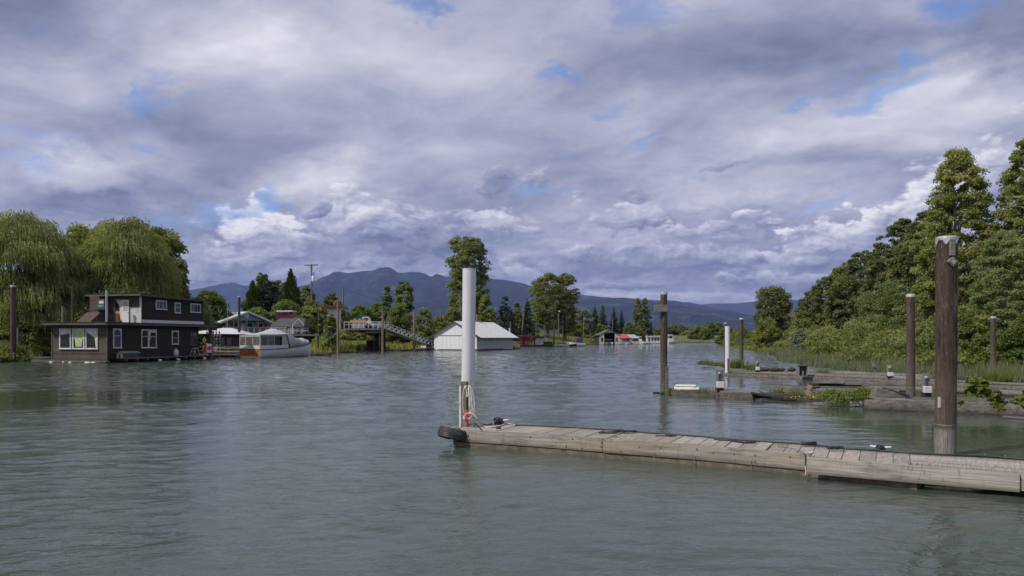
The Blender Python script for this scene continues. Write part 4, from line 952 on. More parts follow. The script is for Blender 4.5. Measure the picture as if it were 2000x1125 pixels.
for fr in (.25, .5, .72):
    for sd in (-1, 1):
        pts = [(L * s, cy + sd * (hw(s) * (.985 - .03 * (1 - fr)) + .012), .14 + .38 * max(0, s - .55) + (sheer(s) - .14 - .38 * max(0, s - .55)) * fr) for s in [j / 16 for j in range(16)]]
        mb.tube(pts, .014, 5)
mb.build('strake', WHITEP, B)
mb = MB()
for sd in (-1, 1): mb.tube([(L * s + (.3 if s > .99 else 0), cy + sd * (hw(s) + .015), sheer(s) - .02) for s in [j / 20 for j in range(21)]], .045, 6)
mb.tube([(-.02, cy - hw(0), .95), (-.02, cy + hw(0), .95)], .045, 6); mb.build('rub_rail', BLUEP, B)
# canvas: aft curtain enclosure, wheelhouse peak, long cover over the foredeck
def cov(s):   # (eave height, ridge height, half width factor)
    e = np.interp(s, [0, .05, .2, .40, .52, .60, .72, .9, 1], [2.45, 2.52, 2.58, 2.62, 2.5, 2.15, 1.85, 1.75, 1.7])
    c = np.interp(s, [0, .05, .18, .33, .42, .52, .62, .75, .9, 1], [2.55, 2.66, 2.82, 3.28, 3.22, 2.85, 2.42, 2.22, 2.12, 1.95])
    return e, c
g = []
for i in range(41):
    s = i / 40 * .99; e, c = cov(s); w2 = hw(s) * .99; row = []
    low_ = e if s < .43 else (e * (1 - min(1, (s - .43) / .04)) + (sheer(s) + .02) * min(1, (s - .43) / .04))
    fold = .035 * math.sin(s * 60) if s > .52 else 0
    for y, z in [(-1.02, low_), (-1.0, (low_ + e) / 2 + (.1 if s > .5 else 0)), (-.93, e), (-.5, (e * .45 + c * .55) + .02 * math.sin(s * 45)), (0, c), (.5, e * .45 + c * .55), (.93, e), (1.0, (low_ + e) / 2), (1.02, low_)]:
        row.append((L * s + fold * (1 - abs(y)), cy + y * w2 * (1 + (.03 * math.sin(s * 75 + z * 4) if abs(y) > .9 and s > .52 else 0)), z + (.05 * math.sin(s * 38 + y * 5) if s > .5 and abs(y) < 1 else 0)))
    g.append(row)
MB().sheet(g).build('canvas_cover', CANVAS, B, solid=.02)
# enclosure sides: lower white coaming, clear curtains between canvas strips
mb = MB(); mb.b2(.05, 4.9, cy - 1.42, cy - 1.38, .95, 1.38); mb.b2(.05, 4.9, cy + 1.38, cy + 1.42, .95, 1.38); mb.b2(.02, .06, cy - 1.38, cy + 1.38, .95, 1.38); mb.build('coaming', WHITEP, B)
mb = MB()
for a, b in ((.05, .14), (1.3, 1.38), (2.35, 2.45), (3.75, 4.95)): mb.b2(a, b, cy - 1.41, cy - 1.37, 1.38, 2.6)
for a in (-1.41, -.45, .55, 1.33): mb.b2(.02, .055, cy + a, cy + a + .08, 1.38, 2.5)
mb.b2(.02, .06, cy - 1.4, cy + 1.4, 2.32, 2.5); mb.b2(.06, 4.9, cy - 1.415, cy - 1.37, 2.4, 2.6); mb.build('curtain_strip', CANVAS, B)
MB().b2(.03, .04, cy - 1.36, cy + 1.36, 1.39, 2.31).build('clear_curtain', CLEAR, B)
MB().b2(.15, 2.34, cy - 1.395, cy - 1.385, 1.39, 2.39).build('clear_curtain', CLEAR, B)
MB().b2(.3, 4.2, cy - 1.2, cy + 1.2, .5, .55).build('cockpit_floor', BROWNW, B)
mb = MB(); mb.b2(3.4, 3.5, cy - 1.3, cy + 1.3, .5, 2.4); wh = mb.build('cabin_bulkhead', wood('cabin_mahogany', (.10, .035, .015), (.20, .08, .03), (1, 1, .5), 4, rough=.4), B)
MB().b2(2.5, 3.5, cy - 1.33, cy - 1.30, 1.4, 2.35).build('side_window', paint('brown_dark', (.05, .028, .018), .4), B)
mb = MB(); mb.b2(1.0, 1.5, cy - .3, cy + .3, .55, 1.5); mb.b2(1.5, 1.56, cy - .3, cy + .3, 1.2, 1.9); mb.build('seat', WHITEP, B, bevel=.04)
mb = MB(); mb.ball((5.5, cy - hw(.65) - .1, .75), .11, 8, (1, 1, 1.7)); fd = mb.build('fender', WHITEP, B); MB().tube([(5.5, cy - hw(.65) - .08, .9), (5.5, cy - hw(.65) - .03, 1.2)], .012, 5).build('line', CREAM, fd)
mb = MB()
for s_ in (-1, 1): mb.tube([(-.06, cy + s_ * .5, 1.3), (-.2, cy + s_ * .35, .95), (-.08, cy + s_ * .2, .6)], .02, 6)
mb.build('stern_rail', GALV, B)
rt = Matrix.Rotation(math.pi / 2 - th, 3, 'Z')
o = thing('ball_fender', 'blue round fender floating at the stern of the canvas covered boat', 'fender', Vector((tr.x, tr.y, 0)) + rt @ Vector((-.3, BM - .1, .15))); MB().ball((0, 0, 0), .3, 12).build('ball', paint('fender_blue', (.06, .12, .25), .5), o); MB().tube([(0, 0, .25), (0, .05, .55), (.1, .1, .95)], .015, 5).build('line', CREAM, o)
for i, (h0, lb) in enumerate(((1.15, 'upper'), (.75, 'lower'))):
    o = MB().tube([PD(417, 0, 90).xy.to_3d() + Vector((0, 0, h0)), PD(440, 0, 89).xy.to_3d() + Vector((0, 0, h0 - .1)), Vector((tr.x - .1, tr.y + 1.0, h0))], .02, 6).build('mooring_line', CREAM); tag(o, '%s mooring line between the covered boat and the houseboat deck' % lb, 'mooring line', 'mooring lines of the covered boat')
o = MB().b2(0, 2.3, 0, 1.2, -.1, .16).build('float', DARKW); q = P(589, 696.5); o.location = (q.x, q.y + 4, .05); tag(o, 'low dark timber float behind the bow of the canvas covered boat', 'float')

# ------------------------------------------------------------------ piles and poles of the left bank
def pole(px, top, d, wpx, m, name, label, foot=-1.2, cap=None, group=None, lean=0, taper=.92, cat=None):
    x = (px - 1000) / F * d; rr = wpx / F * d / 2; zt_ = CH - (top - HZ) / F * d
    root = thing(name, label, cat or name.replace('_', ' '), (x, d, foot), 0, group)
    n = 10; r_ = random.Random(int(px * 7))
    pts = [(lean * i / n + r_.uniform(-.02, .02) * rr, r_.uniform(-.03, .03) * rr, (zt_ - foot) * i / n) for i in range(n + 1)]
    MB().tube(pts, [rr * (1 - (1 - taper) * i / n) * (1 + r_.uniform(-.02, .02)) for i in range(n + 1)], 14).build('shaft', m, root)
    if cap:
        h = zt_ - foot; MB().tube([(lean, 0, h - rr * .55), (lean, 0, h + .005), (lean, 0, h + .03)], [rr * taper + .008, rr * taper + .015, rr * .8], 14).build('cap', cap, root)
    return root
CAPM = paint('tin_cap', (.38, .37, .37), .55, .2, .2, dirt=.8)
pole(25.5, 558, 73, 10.5, PILE, 'dock_pile', 'thick dark pile with a pale cap at the far left edge', cap=CAPM)
pole(142, 560, 82, 4.5, PILE, 'wooden_post', 'slim dark post standing against the willows left of the houseboat', foot=0)
pole(123, 598, 82, 6, PILE2, 'wooden_post', 'short grey post under the willows left of the houseboat', foot=0)
pole(35, 640, 76, 4, PILE2, 'wooden_post', 'short thin post beside the thick dark pile at the far left', foot=0)
pole(467, 579, 93, 5.5, DARKP, 'dock_pile', 'black pile with a pale cap behind the canvas covered boat', cap=CAPM)
pole(444, 588, 95, .9, GALV, 'antenna', 'thin whip antenna rising in front of the blue house roof', foot=2.5)
pole(660, 589, 112, 5.0, BROWNW, 'dock_pile', 'brown pile rising from the bank in front of the white shed', group='brown piles along the left bank')
pole(747.5, 604, 122, 4.6, BROWNW, 'dock_pile', 'brown pile at the top of the gangway', group='brown piles along the left bank')
pole(809, 610, 136, 4.4, BROWNW, 'dock_pile', 'brown pile halfway along the gangway', group='brown piles along the left bank')
pole(861, 613, 165, 4.2, BROWNW, 'dock_pile', 'brown pile behind the gable of the white boathouse', group='brown piles along the left bank')
pole(932, 613, 149, 4.6, PILE2, 'dock_pile', 'greyish pile standing before the roof of the white boathouse')
pole(941, 621, 178, 3.4, BROWNW, 'dock_pile', 'short brown pile top above the boathouse roof ridge', foot=1)
pole(995.5, 641, 160, 3.8, paint('pale_blue_sleeve', (.45, .56, .62), .5, .08), 'sleeved_pile', 'slim pale blue sleeved pile right of the white boathouse')
pole(997, 628, 190, 2.6, PILE2, 'dock_pile', 'thin grey pile just behind the pale blue sleeved pile', foot=0)
pole(974, 625, 195, 3, PILE2, 'dock_pile', 'grey pile on the bank above the right end of the boathouse roof', foot=0)
pole(670, 560, 190, 3.2, PILE2, 'utility_pole', 'bare utility pole rising above the white shed', foot=3)
for px, tp, d, lb in ((1023, 632, 208, 'dark pile beside the stacked kayaks'), (1044, 634, 208, 'dark pile between kayaks and white dock shed'), (1082, 633, 208, 'dark pile right of the gazebo roof'), (1099.5, 636, 210, 'dark pile between the two moored motorboats')):
    pole(px, tp, d, 2.8, PILE, 'dock_pile', lb, group='dark piles of the small marina')
for px, tp, d, lb in ((1154, 651, 262, 'lone rusty pile left of the open boathouse'), (1162, 651, 268, 'middle rusty pile left of the open boathouse'), (1167, 650, 262, 'rusty pile touching the open boathouse')):
    pole(px, tp, d, 2.2, RUST, 'steel_pile', lb, group='rusty steel piles by the open boathouse', taper=1)
pole(1018.5, 592, 235, 2.2, PILE2, 'utility_pole', 'leaning pale pole in front of the dark conifer', foot=2, lean=.9)
pole(1063, 634, 225, 2.2, PILE2, 'wooden_post', 'pale grey post behind the gazebo roof', foot=2)
pole(1139, 616, 290, 1.8, PILE2, 'utility_pole', 'slightly leaning pale pole right of the silvery willow', foot=2, lean=.3)
pole(1130, 624, 300, 1.2, PILE2, 'utility_pole', 'thin pale pole in front of the silvery willow', foot=2)
pole(1195, 622, 268, 1.6, PILE2, 'flag_pole', 'thin leaning pole rising behind the open boathouse roof', foot=2, lean=.4)
pole(1263, 654, 300, 1.2, WHITEM, 'mast', 'thin white mast behind the moored houseboats at the far bend', foot=1)
k = pole(1091, 612, 232, 2, PILE2, 'lamp_pole', 'pole with a small white lamp in front of the big broad cottonwood', foot=2)
MB().b2(-.05, .45, -.15, .15, 10.0 - 2.2, 10.35 - 2.2).build('lamp', WHITEM, k)
def utility(px, top, d, wpx, armz, label, tf=True):
    root = pole(px, top, d, wpx, PILE2, 'utility_pole', label, foot=3)
    zt_ = CH - (top - HZ) / F * d - 3; s = d / F
    mb = MB(); mb.beam((-13 * s, -.2, zt_ - .35), (13 * s, -.2, zt_ - .25), .14, .18); mb.beam((-6 * s, -.2, zt_ - .4), (0, -.2, zt_ - 1.1), .06, .06); mb.beam((6 * s, -.2, zt_ - .4), (0, -.2, zt_ - 1.1), .06, .06); am = mb.build('crossarm', OLDW, root)
    for a in (-12, -6, 6, 12): MB().tube([(a * s, -.2, zt_ - .22), (a * s, -.2, zt_ - .05)], .06, 6).build('insulator', DARKP, am)
    if tf:
        MB().tube([(3.6 * s, -.1, zt_ - 3.3), (3.6 * s, -.1, zt_ - 2.4), (3.6 * s, -.1, zt_ - 2.3)], [.32, .32, .2], 12).build('transformer', WHITEM, root)
        MB().tube([(4 * s, -.1, zt_ - 2.3), (4.4 * s, -.1, zt_ - 1.6)], .08, 6).build('bushing', DARKP, root)
    return zt_ + 3
zt1 = utility(608.5, 515, 150, 3.2, 0, 'tall power pole with crossarm and white transformer left of the mountain')
zt2 = utility(898.5, 572, 190, 2.4, 0, 'power pole partly hidden behind the white sleeved pile', False)
def wire(p0, p1, sag, label, cat='power line'):
    p0, p1 = Vector(p0), Vector(p1)
    pts = [p0.lerp(p1, i / 16) - Vector((0, 0, sag * 4 * (i / 16) * (1 - i / 16))) for i in range(17)]
    tag(MB().tube(pts, .022, 4).build('power_line', DARKP), label, cat, 'wires between the power poles')
a = PD(608.5, 520, 150); b = PD(670, 562, 190); c = PD(898.5, 575, 190)
wire(a + Vector((1, 0, -.3)), b, 1.0, 'wire from the tall power pole down to the bare pole behind the shed')
wire(a + Vector((0, 0, -6)), PD(-60, 590, 150), 1.0, 'wire running left from the tall power pole over the blue house')
wire(a + Vector((-1, 0, -2)), PD(340, 545, 155), .8, 'upper wire running left from the tall power pole towards the willows')
wire(b, c + Vector((0, 0, 0)), 3.0, 'long sagging wire from the bare pole to the hidden power pole')
# ------------------------------------------------------------------ blue house with deck
d = 125; s = d / F
q = PD(436, 655, d)
k = thing('blue_house', 'light blue cottage with a white gable roof behind the canvas covered boat', 'house', (q.x, q.y, 0), R(43))
WF = 88 * s / math.cos(R(25)) * 1.0; z0, ze, za = 2.9, PD(0, 625, d).z, PD(0, 608, d).z
mb = MB(); mb.b2(0, WF, 1.6, 9, z0, ze); mb.build('wall', BLUEH, k)
mb = MB(); mb.prism([(0, ze), (WF, ze), (WF / 2, za - .1)], 'y', 0, .12); mb.build('gable', BLUEH, k)
for sd, nm in ((0, 'left'), (1, 'right')):
    xa = -.7 if sd == 0 else WF + .7
    mb = MB(); za2 = za; e2 = ze - .42
    mb.add([(xa, -.5, e2), (WF / 2, -.5, za2), (WF / 2, 6.9, za2), (xa, 6.9, e2)], [(0, 1, 2, 3)]); mb.build('roof', WHITEM, k, solid=.14)
mb = MB(); mb.beam((-.75, -.56, ze - .47), (WF / 2, -.56, za - .02), .06, .26); mb.beam((WF / 2, -.56, za - .02), (WF + .75, -.56, ze - .47), .06, .26); mb.build('barge_board', WHITEP, k)
mb = MB(); mb.prism([(WF / 2 + .38 * math.cos(t_ * .5236), za - .62 + .38 * math.sin(t_ * .5236)) for t_ in range(12)], 'y', -.06, -.01); mb.build('gable_disc', WHITEP, k)
for a in (0.06, .22, .5, .74, .97): MB().b2(WF * a - .08, WF * a + .08, .0, .14, z0, ze).build('porch_post', BLUEH if a in (.5,) else ORANGE, k)
for a, b, m_ in ((.08, .2, GLASS), (.25, .46, GLASS), (.55, .72, GLASS), (.78, .94, GLASS)):
    wo = MB().b2(WF * a, WF * b, 1.5, 1.597, z0 + .7, ze - .35).build('window', WHITEP if a > .5 else ORANGE, k); MB().b2(WF * a + .1, WF * b - .1, 1.48, 1.498, z0 + .8, ze - .45).build('pane', m_, wo)
wo = MB().b2(WF * .46, WF * .54, 1.52, 1.597, z0, ze - .4).build('door', CREAM, k)
MB().tube([(-.3, 5.5, ze), (-.3, 5.5, za + .4)], .12, 8).build('chimney', GALV, k)
mb = MB(); mb.b2(-.8, WF + .8, -1.6, 1.6, z0 - .18, z0); mb.build('porch_floor', OLDW, k)
mb = MB()
for i in range(10): mb.b2(-.6 + i * (WF + 1.2) / 9 - .04, -.6 + i * (WF + 1.2) / 9 + .04, -1.55, -1.47, z0, z0 + .95)
mb.b2(-.65, WF + .65, -1.56, -1.46, z0 + .95, z0 + 1.02); mb.build('porch_railing', WHITEB, k)
for a in (.05, .5, .95): MB().tube([(WF * a, -1.2, .3), (WF * a, -1.2, z0 - .15)], .14, 8).build('stilt', DARKW, k)
# greenhouse and patio platform on piles
d = 118; s = d / F; q = PD(528, 655, d); zp = PD(0, 652.5, d).z
k = thing('timber_platform', 'raised timber terrace on posts right of the covered boat', 'terrace', (q.x, q.y, 0), 0)
WP = 95 * s
mb = MB(); mb.b2(0, WP, 0, 5, zp - .28, zp - .03); mb.build('deck', OLDW, k)
for a in (0.02, .35, .68, .97): MB().tube([(WP * a, .3, -.2), (WP * a, .3, zp - .28)], .13, 8).build('pile', DARKW, k)
for a in (.02, .34, .42, .62, .78): MB().b2(WP * a - .05, WP * a + .05, 0, .1, zp - .03, zp + 1.0).build('rail_post', WHITEB if a in (.02, .42) else OLDW, k)
mb = MB(); mb.b2(WP * .42, WP * .78, .02, .08, zp + .45, zp + .52); mb.b2(0, WP * .34, .02, .08, zp + .9, zp + .98); mb.build('rail', WHITEB, k)
g_ = thing('greenhouse', 'small dark roofed greenhouse with pale frame on the timber terrace', 'greenhouse', (q.x - .3, q.y + 1.3, zp), R(-12))
mb = MB(); mb.b2(0, 5.2, 0, 2.6, 0, 1.15); mb.build('wall', paint('milky_glass', (.22, .26, .25), .25, .3), g_)
mb = MB(); mb.add([(-.2, -.2, 1.1), (5.4, -.2, 1.1), (4.9, 1.3, 2.4), (.7, 1.3, 2.4), (-.2, 2.8, 1.1), (5.4, 2.8, 1.1)], [(0, 1, 2, 3), (3, 2, 5, 4), (0, 3, 4), (1, 5, 2), (0, 4, 5, 1)]); mb.build('roof', DARKP, g_)
for a in np.linspace(0, 5.2, 8): MB().b2(a - .03, a + .03, -.05, -.005, 0, 1.15).build('glazing_bar', WHITEB, g_)
mb = MB()
mb.b2(3.6, 3.7, -.3, -.2, 0, 1.3); mb.beam((3.65, -.25, 1.3), (4.6, -.25, 2.3), .06, .06); mb.beam((4.6, -.25, 2.3), (5.5, -.25, 1.3), .06, .06); mb.build('frame', WHITEB, g_)
tag(MB().tube([(0, 0, 0), (0, 0, .1), (0, 0, .95), (0, 0, 1.0)], [.42, .45, .42, .38], 14).build('water_barrel', DARKP), 'black water barrel on the timber terrace beside the greenhouse', 'barrel').location = (q.x + 4.1, q.y + .7, zp - .03)
k = thing('parked_van', 'dark red van with a white roof parked behind the greenhouse', 'van', (PD(552, 0, 140).x - 1.2, 140, PD(0, 627, 140).z), R(-8))
mb = MB(); mb.prism([(0, .3), (3.4, .3), (3.4, .9), (2.9, 1.0), (2.4, 1.6), (0, 1.6)], 'y', 0, 1.7); mb.build('body', paint('maroon_paint', (.085, .014, .025), .35, .1), k, bevel=.06)
MB().b2(.05, 3.2, -.05, 1.75, 1.62, 1.82).build('roof', WHITEP, k, bevel=.05)
MB().b2(.4, 2.2, -.012, -.002, 1.0, 1.5).build('window', GLASS, k)
for a in (.6, 2.7): MB().tube([(a, -.05, .3), (a, .2, .3)], .32, 12).build('wheel', BLACKP, k)
# white shed with flagpole
d = 150; s = d / F; q = PD(624.5, 642, d)
k = thing('white_shed', 'white shed with a flat dark red roof edge on the left bank', 'shed', (q.x, q.y, q.z), R(18))
MB().b2(0, 3.9, 0, 3.4, 0, 4.1).build('wall', WHITEP, k)
mb = MB(); mb.prism([(-.3, 4.05), (4.3, 4.1), (4.3, 4.22), (-.3, 4.28)], 'y', -.4, 3.7); mb.build('roof', TARROOF, k)
MB().b2(-.35, 4.35, -.5, -.405, 3.85, 4.3).build('fascia', paint('dark_red', (.17, .05, .06), .8, .2), k)
wo = MB().b2(1.0, 1.5, -.04, -.003, 2.4, 2.8).build('window', BLUEP, k)
k = thing('flagpole', 'thin pole with a small red flag left of the white shed', 'flagpole', PD(622, 652, 120), 0)
hh = (652 - 598) / F * 120; MB().tube([(0, 0, 0), (0, 0, hh)], .05, 6).build('pole', BROWNW, k)
MB().sheet([[(i * .09, .03 * math.sin(i), hh - .05 - j * .35 - i * .02) for j in range(3)] for i in range(5)]).build('flag', REDP, k, solid=.01)
MB().b2(-.12, .3, -.05, .05, hh * .30, hh * .36).build('pennant', BROWNW, k)
tag(MB().b2(-.8, .8, -.4, .4, 0, .8).build('storage_box', WHITEP, bevel=.05), 'pale box half hidden in the brambles below the white shed', 'box').location = PD(644, 656, 119)
# ------------------------------------------------------------------ wharf, pickup, gangway
d = 126; s = d / F; zw = PD(0, 641, d).z
x0 = PD(672, 0, d).x; x1 = PD(748, 0, d).x
k = thing('wharf', 'timber wharf with white railing at the top of the gangway', 'wharf', (x0, d, 0))
MB().b2(0, x1 - x0, 0, 7, zw - .3, zw).build('deck', OLDW, k)
mb = MB(); mb.b2(3.4, x1 - x0 + .02, .1, .35, zw - .8, zw - .305); mb.build('beam', DARKW, k)
for a in (3.6, 4.6, 5.6, 5.95): MB().tube([(a, .4, -.5), (a, .4, zw - .3)], .16, 8).build('pile', DARKW, k)
MB().b2(3.2, x1 - x0, 2.5, 2.8, -.5, zw - .31).build('bulkhead', DARKW, k)
mb = MB(); n = 8
for i in range(n + 1): a = (x1 - x0) * i / n; mb.b2(a - .04, a + .04, .02, .1, zw, zw + 1.0)
mb.b2(0, x1 - x0, .02, .1, zw + .95, zw + 1.03); mb.b2(0, x1 - x0, .03, .09, zw + .5, zw + .55); mb.build('railing', WHITEP, k)
k2 = thing('crate_stack', 'orange brown timber crate on the wharf behind the railing', 'crate', (PD(684, 0, 130).x, 130, zw)); MB().b2(0, 2.5, 0, 1.2, .95, 1.4).build('crate', ORANGE, k2); MB().b2(.2, 2.3, .05, 1.1, 0, .948).build('lower_crate', paint('grey_crate', (.25, .27, .27), .8, .2), k2)
for i, px in enumerate((694, 703.5, 711)):
    tag(MB().tube([(0, 0, 0), (0, 0, .1), (0, 0, .5), (0, 0, .56)], [.3, .34, .34, .28], 12).build('blue_barrel', BLUEBARREL), ['left', 'middle', 'right'][i] + ' blue barrel of the three above the orange crate on the wharf', 'barrel', 'blue barrels on the wharf').location = (PD(px, 0, 131.4).x, 131.6, zw + 1.1)
k = thing('pickup_truck', 'white pickup truck parked on the bank behind the wharf', 'pickup truck', (PD(697, 0, 136).x, 136, zw + .3), 0)
mb = MB(); mb.prism([(0, .4), (2.35, .4), (2.35, 1.0), (2.15, 1.05), (1.95, 1.75), (.9, 1.75), (.75, 1.05), (0, 1.0)], 'y', 0, 1.8); mb.build('body', WHITEP, k, bevel=.06)
MB().b2(.95, 1.9, -.02, -.003, 1.15, 1.6).build('window', GLASS, k)
for a in (.5, 1.9): MB().tube([(a, -.02, .38), (a, .22, .38)], .36, 12).build('wheel', BLACKP, k)
k = thing('small_boat', 'small turquoise skiff stored on the wharf beside the gangway', 'boat', (PD(725, 0, 127.5).x, 127.5, zw + .15), 0)
g = [[(i * .17, .75 + sd * (.62 * math.sin(math.pi * min(1, .25 + i / 12 * .75))) * a, .55 * (1 - (1 - abs(a)) ** 1.5 * 0) * abs(a) ** 1.5 + .1 * i / 10) for sd, a in ((-1, 1), (-1, .7), (-1, .3), (1, 0), (1, .3), (1, .7), (1, 1))] for i in range(13)]
MB().sheet(g).build('hull', paint('turquoise_paint', (.35, .58, .60), .5, .1), k, solid=.04); MB().b2(.6, .9, .3, 1.2, .35, .4).build('seat', WHITEP, k)
# gangway truss
pa, pb = PD(750, 640.5, 124), PD(849, 677, 148)
k = thing('gangway', 'long sloping aluminium truss gangway down to the white boathouse', 'gangway', pa)
v = pb - pa; ud = v.normalized(); sd_ = Vector((-ud.y, ud.x, 0)).normalized() * 1.1
mb = MB(); h_ = Vector((0, 0, .95)); N = 13
for o_ in (Vector((0, 0, 0)), sd_):
    mb.beam(o_, v + o_, .11, .13); mb.beam(o_ + h_, v + o_ + h_, .08, .08)
fr_ = mb.build('chord', ALU, k)
mb = MB()
for o_ in (Vector((0, 0, 0)), sd_):
    for i in range(N): mb.beam(v * (i / N) + o_, v * ((i + 1) / N) + o_ + h_, .045, .045); mb.beam(v * ((i + 1) / N) + o_, v * ((i + 1) / N) + o_ + h_, .05, .05)
mb.beam(Vector((0, 0, 0)), h_, .06, .06); mb.build('lattice', ALU, k)
mb = MB(); mb.beam(sd_ * .5 + Vector((0, 0, .03)), v + sd_ * .5 + Vector((0, 0, .03)), 1.0, .05); mb.build('walkway', GREYM, k)
# ------------------------------------------------------------------ white boathouse
d = 145; ql = P(848, 683.8); s = ql.y / F
k = thing('white_boathouse', 'white floating boathouse with closed sliding door and pale metal gable roof', 'boathouse', (ql.x, ql.y, 0), R(14))
GW = 8.9; LN = 13.5
def bhz(py): return CH - (py - HZ) / F * ql.y
we, ap = bhz(654), bhz(629)
mb = MB(); mb.prism([(0, .1), (GW, .1), (GW, we), (GW / 2, ap), (0, we)], 'y', 0, .12)
MB_ = mb.build('gable_wall', paint('boathouse_white', (.72, .72, .75), .6, .06, dirt=.15), k)
k.rotation_euler = (0, 0, R(-28))
mb = MB(); mb.b2(0, .12, .12, LN, .1, we); mb.b2(GW - .12, GW, .12, LN, .1, we); mb.b2(.12, GW - .12, LN - .12, LN, .1, we); mb.build('wall', paint('boathouse_white_shaded', (.44, .46, .50), .6, .06, dirt=.25), k)  # side walls: greyer copy of the white, shade painted into the colour
mb = MB(); mb.b2(.9, GW - .9, -.07, -.01, .2, we - .15); dr = mb.build('door', paint('door_white2', (.76, .76, .79), .6, .05, dirt=.15), k)
mb = MB(); mb.b2(.8, GW - .8, -.16, -.072, we - .14, we - .04); mb.build('track', GREYM, dr)
mb = MB()
for a in np.linspace(.9, GW - .9, 9)[1:-1]: mb.b2(a - .02, a + .02, -.09, -.071, .2, we - .16)
mb.build('batten', WHITEP, dr)
for sd in (0, 1):
    xa, za_ = (-1.0, we - .55) if sd == 0 else (GW + 1.0, we - .55)
    mb = MB(); mb.add([(xa, -.4, za_), (GW / 2, -.4, ap + .08), (GW / 2, LN + .6, ap + .08), (xa, LN + .6, za_)], [(0, 1, 2, 3)]); rf_ = mb.build('roof', paint('pale_roof', (.62, .60, .58), .5, .08, dirt=.3), k, solid=.08)
    mb = MB()
    for yy in np.arange(.6, LN, 1.05): mb.beam((xa, yy, za_ + .06), (GW / 2, yy, ap + .14), .05, .05)
    mb.build('seam', WHITEM, rf_)
mb = MB(); mb.beam((-1.0, -.42, we - .56), (GW / 2, -.42, ap + .06), .05, .14); mb.beam((GW / 2, -.42, ap + .06), (GW + 1, -.42, we - .56), .05, .14); mb.build('barge_board', DARKP, k)
MB().b2(-.6, GW + .6, -.9, LN + .5, -.15, .1).build('float', DARKW, k)
# grassy log float along the boathouse and low logs
def logfloat(pa, pb, label, wd=1.0, h=.22, m=DARKW):
    v = pb - pa; o = MB().beam((0, 0, 0), (v.length, 0, 0), wd, h * 2).build('log_float', m); o.location = pa; o.rotation_euler = (0, 0, math.atan2(v.y, v.x)); return tag(o, label, 'float')
logfloat(P(928, 685.2) + Vector((0, .5, .02)), P(1012, 681.8) + Vector((0, 1, .02)), 'grassy log float along the right side of the white boathouse')
logfloat(P(640, 690.5) + Vector((0, .5, -.05)), P(762, 685.5) + Vector((0, .5, -.05)), 'dark log lying along the grassy edge of the left bank', .6, .18)
logfloat(P(775, 685.3) + Vector((0, .5, 0)), P(846, 683.2) + Vector((0, .5, 0)), 'low dark dock between gangway foot and white boathouse', 1.4, .2)
k = thing('rowing_boat', 'white rowing boat turned over at the foot of the gangway', 'boat', P(815, 683.6) + Vector((0, 1, .25)), R(5))
MB().sheet([[(i * .28, .65 + math.cos(a) * .62 * math.sin(math.pi * (.08 + .84 * i / 12)) ** .6, math.sin(a) * .5 * math.sin(math.pi * (.08 + .84 * i / 12)) ** .6) for a in np.linspace(0, math.pi, 9)] for i in range(13)]).build('hull', WHITEP, k, solid=.04)
MB().tube([(.2, .65, .48), (3.2, .65, .48)], .03, 6).build('keel', WHITEP, k)
r_ = np.random.RandomState(8); n = 260; tt = r_.rand(n); a_, b_ = P(930, 684.2), P(1010, 681.5)
blades(a_.x + (b_.x - a_.x) * tt, a_.y + (b_.y - a_.y) * tt + r_.uniform(.2, 1.2, n), np.full(n, .22), .7 + .4 * r_.rand(n), np.full(n, .16), G_GRASS, 'grass', 'grass growing on the log float by the white boathouse', r_, per=4)
# ------------------------------------------------------------------ small marina in the distance
def boat(px0, px1, py, L_, heading, name, label, cab=None, m=WHITEP, canopy=None, beam=None, fb=.8, trim=None, group=None):
    q = P(px0, py); root = thing(name, label, 'boat', (q.x, q.y, 0), heading, group); bm_ = beam or L_ * .36
    def h2(s): return bm_ / 2 * (1 - max(0, (s - .4) / .6) ** 2.2)
    g = [[(L_ * i / 12, y_ * h2(i / 12), z_ + (fb * .45 * (i / 12) ** 2 if z_ > 0 else 0)) for y_, z_ in ((-1, fb), (-.95, fb * .4), (-.7, 0.02), (0, -.25), (.7, 0.02), (.95, fb * .4), (1, fb))] for i in range(13)]
    mb = MB(); mb.sheet(g); mb.add([g[0][j] for j in range(7)], [tuple(range(7))]); mb.build('hull', m, root)
    mb = MB(); mb.sheet([[(L_ * i / 12, -h2(i / 12) * .97, fb * .93 + fb * .45 * (i / 12) ** 2), (L_ * i / 12, h2(i / 12) * .97, fb * .93 + fb * .45 * (i / 12) ** 2)] for i in range(13)]).build('deck', m if not trim else trim, root)
    if cab:
        a, b, h, m2 = cab; mb = MB(); mb.prism([(L_ * a, fb), (L_ * b + .5, fb), (L_ * b, fb + h), (L_ * a + .1, fb + h)], 'y', -bm_ * .36, bm_ * .36); cb_ = mb.build('cabin', m2, root)
        MB().b2(L_ * a + .2, L_ * b - .1, -bm_ * .36 - .02, -bm_ * .36 - .003, fb + h * .45, fb + h * .85).build('window', GLASS, cb_)
        MB().b2(L_ * a - .012, L_ * a + .09, -bm_ * .28, bm_ * .28, fb + h * .45, fb + h * .85).build('window', GLASS, cb_)
    if canopy:
        a, b, h, m2 = canopy; mb = MB(); mb.prism([(L_ * a, fb + .1), (L_ * b, fb + .2), (L_ * b - .3, fb + h), (L_ * a + .1, fb + h)], 'y', -bm_ * .4, bm_ * .4); mb.build('canopy', m2, root, bevel=.08)
    return root
a, b = P(1001, 677.5), P(1110, 675.6)
k = logfloat(a + Vector((0, 1, .1)), b + Vector((0, 1, .1)), 'long dark marina float carrying kayaks, shed and gazebo', 3.4, .3)
def at(px, d, z=.45): return Vector(((px - 1000) / F * d, d, z))
DM = 208
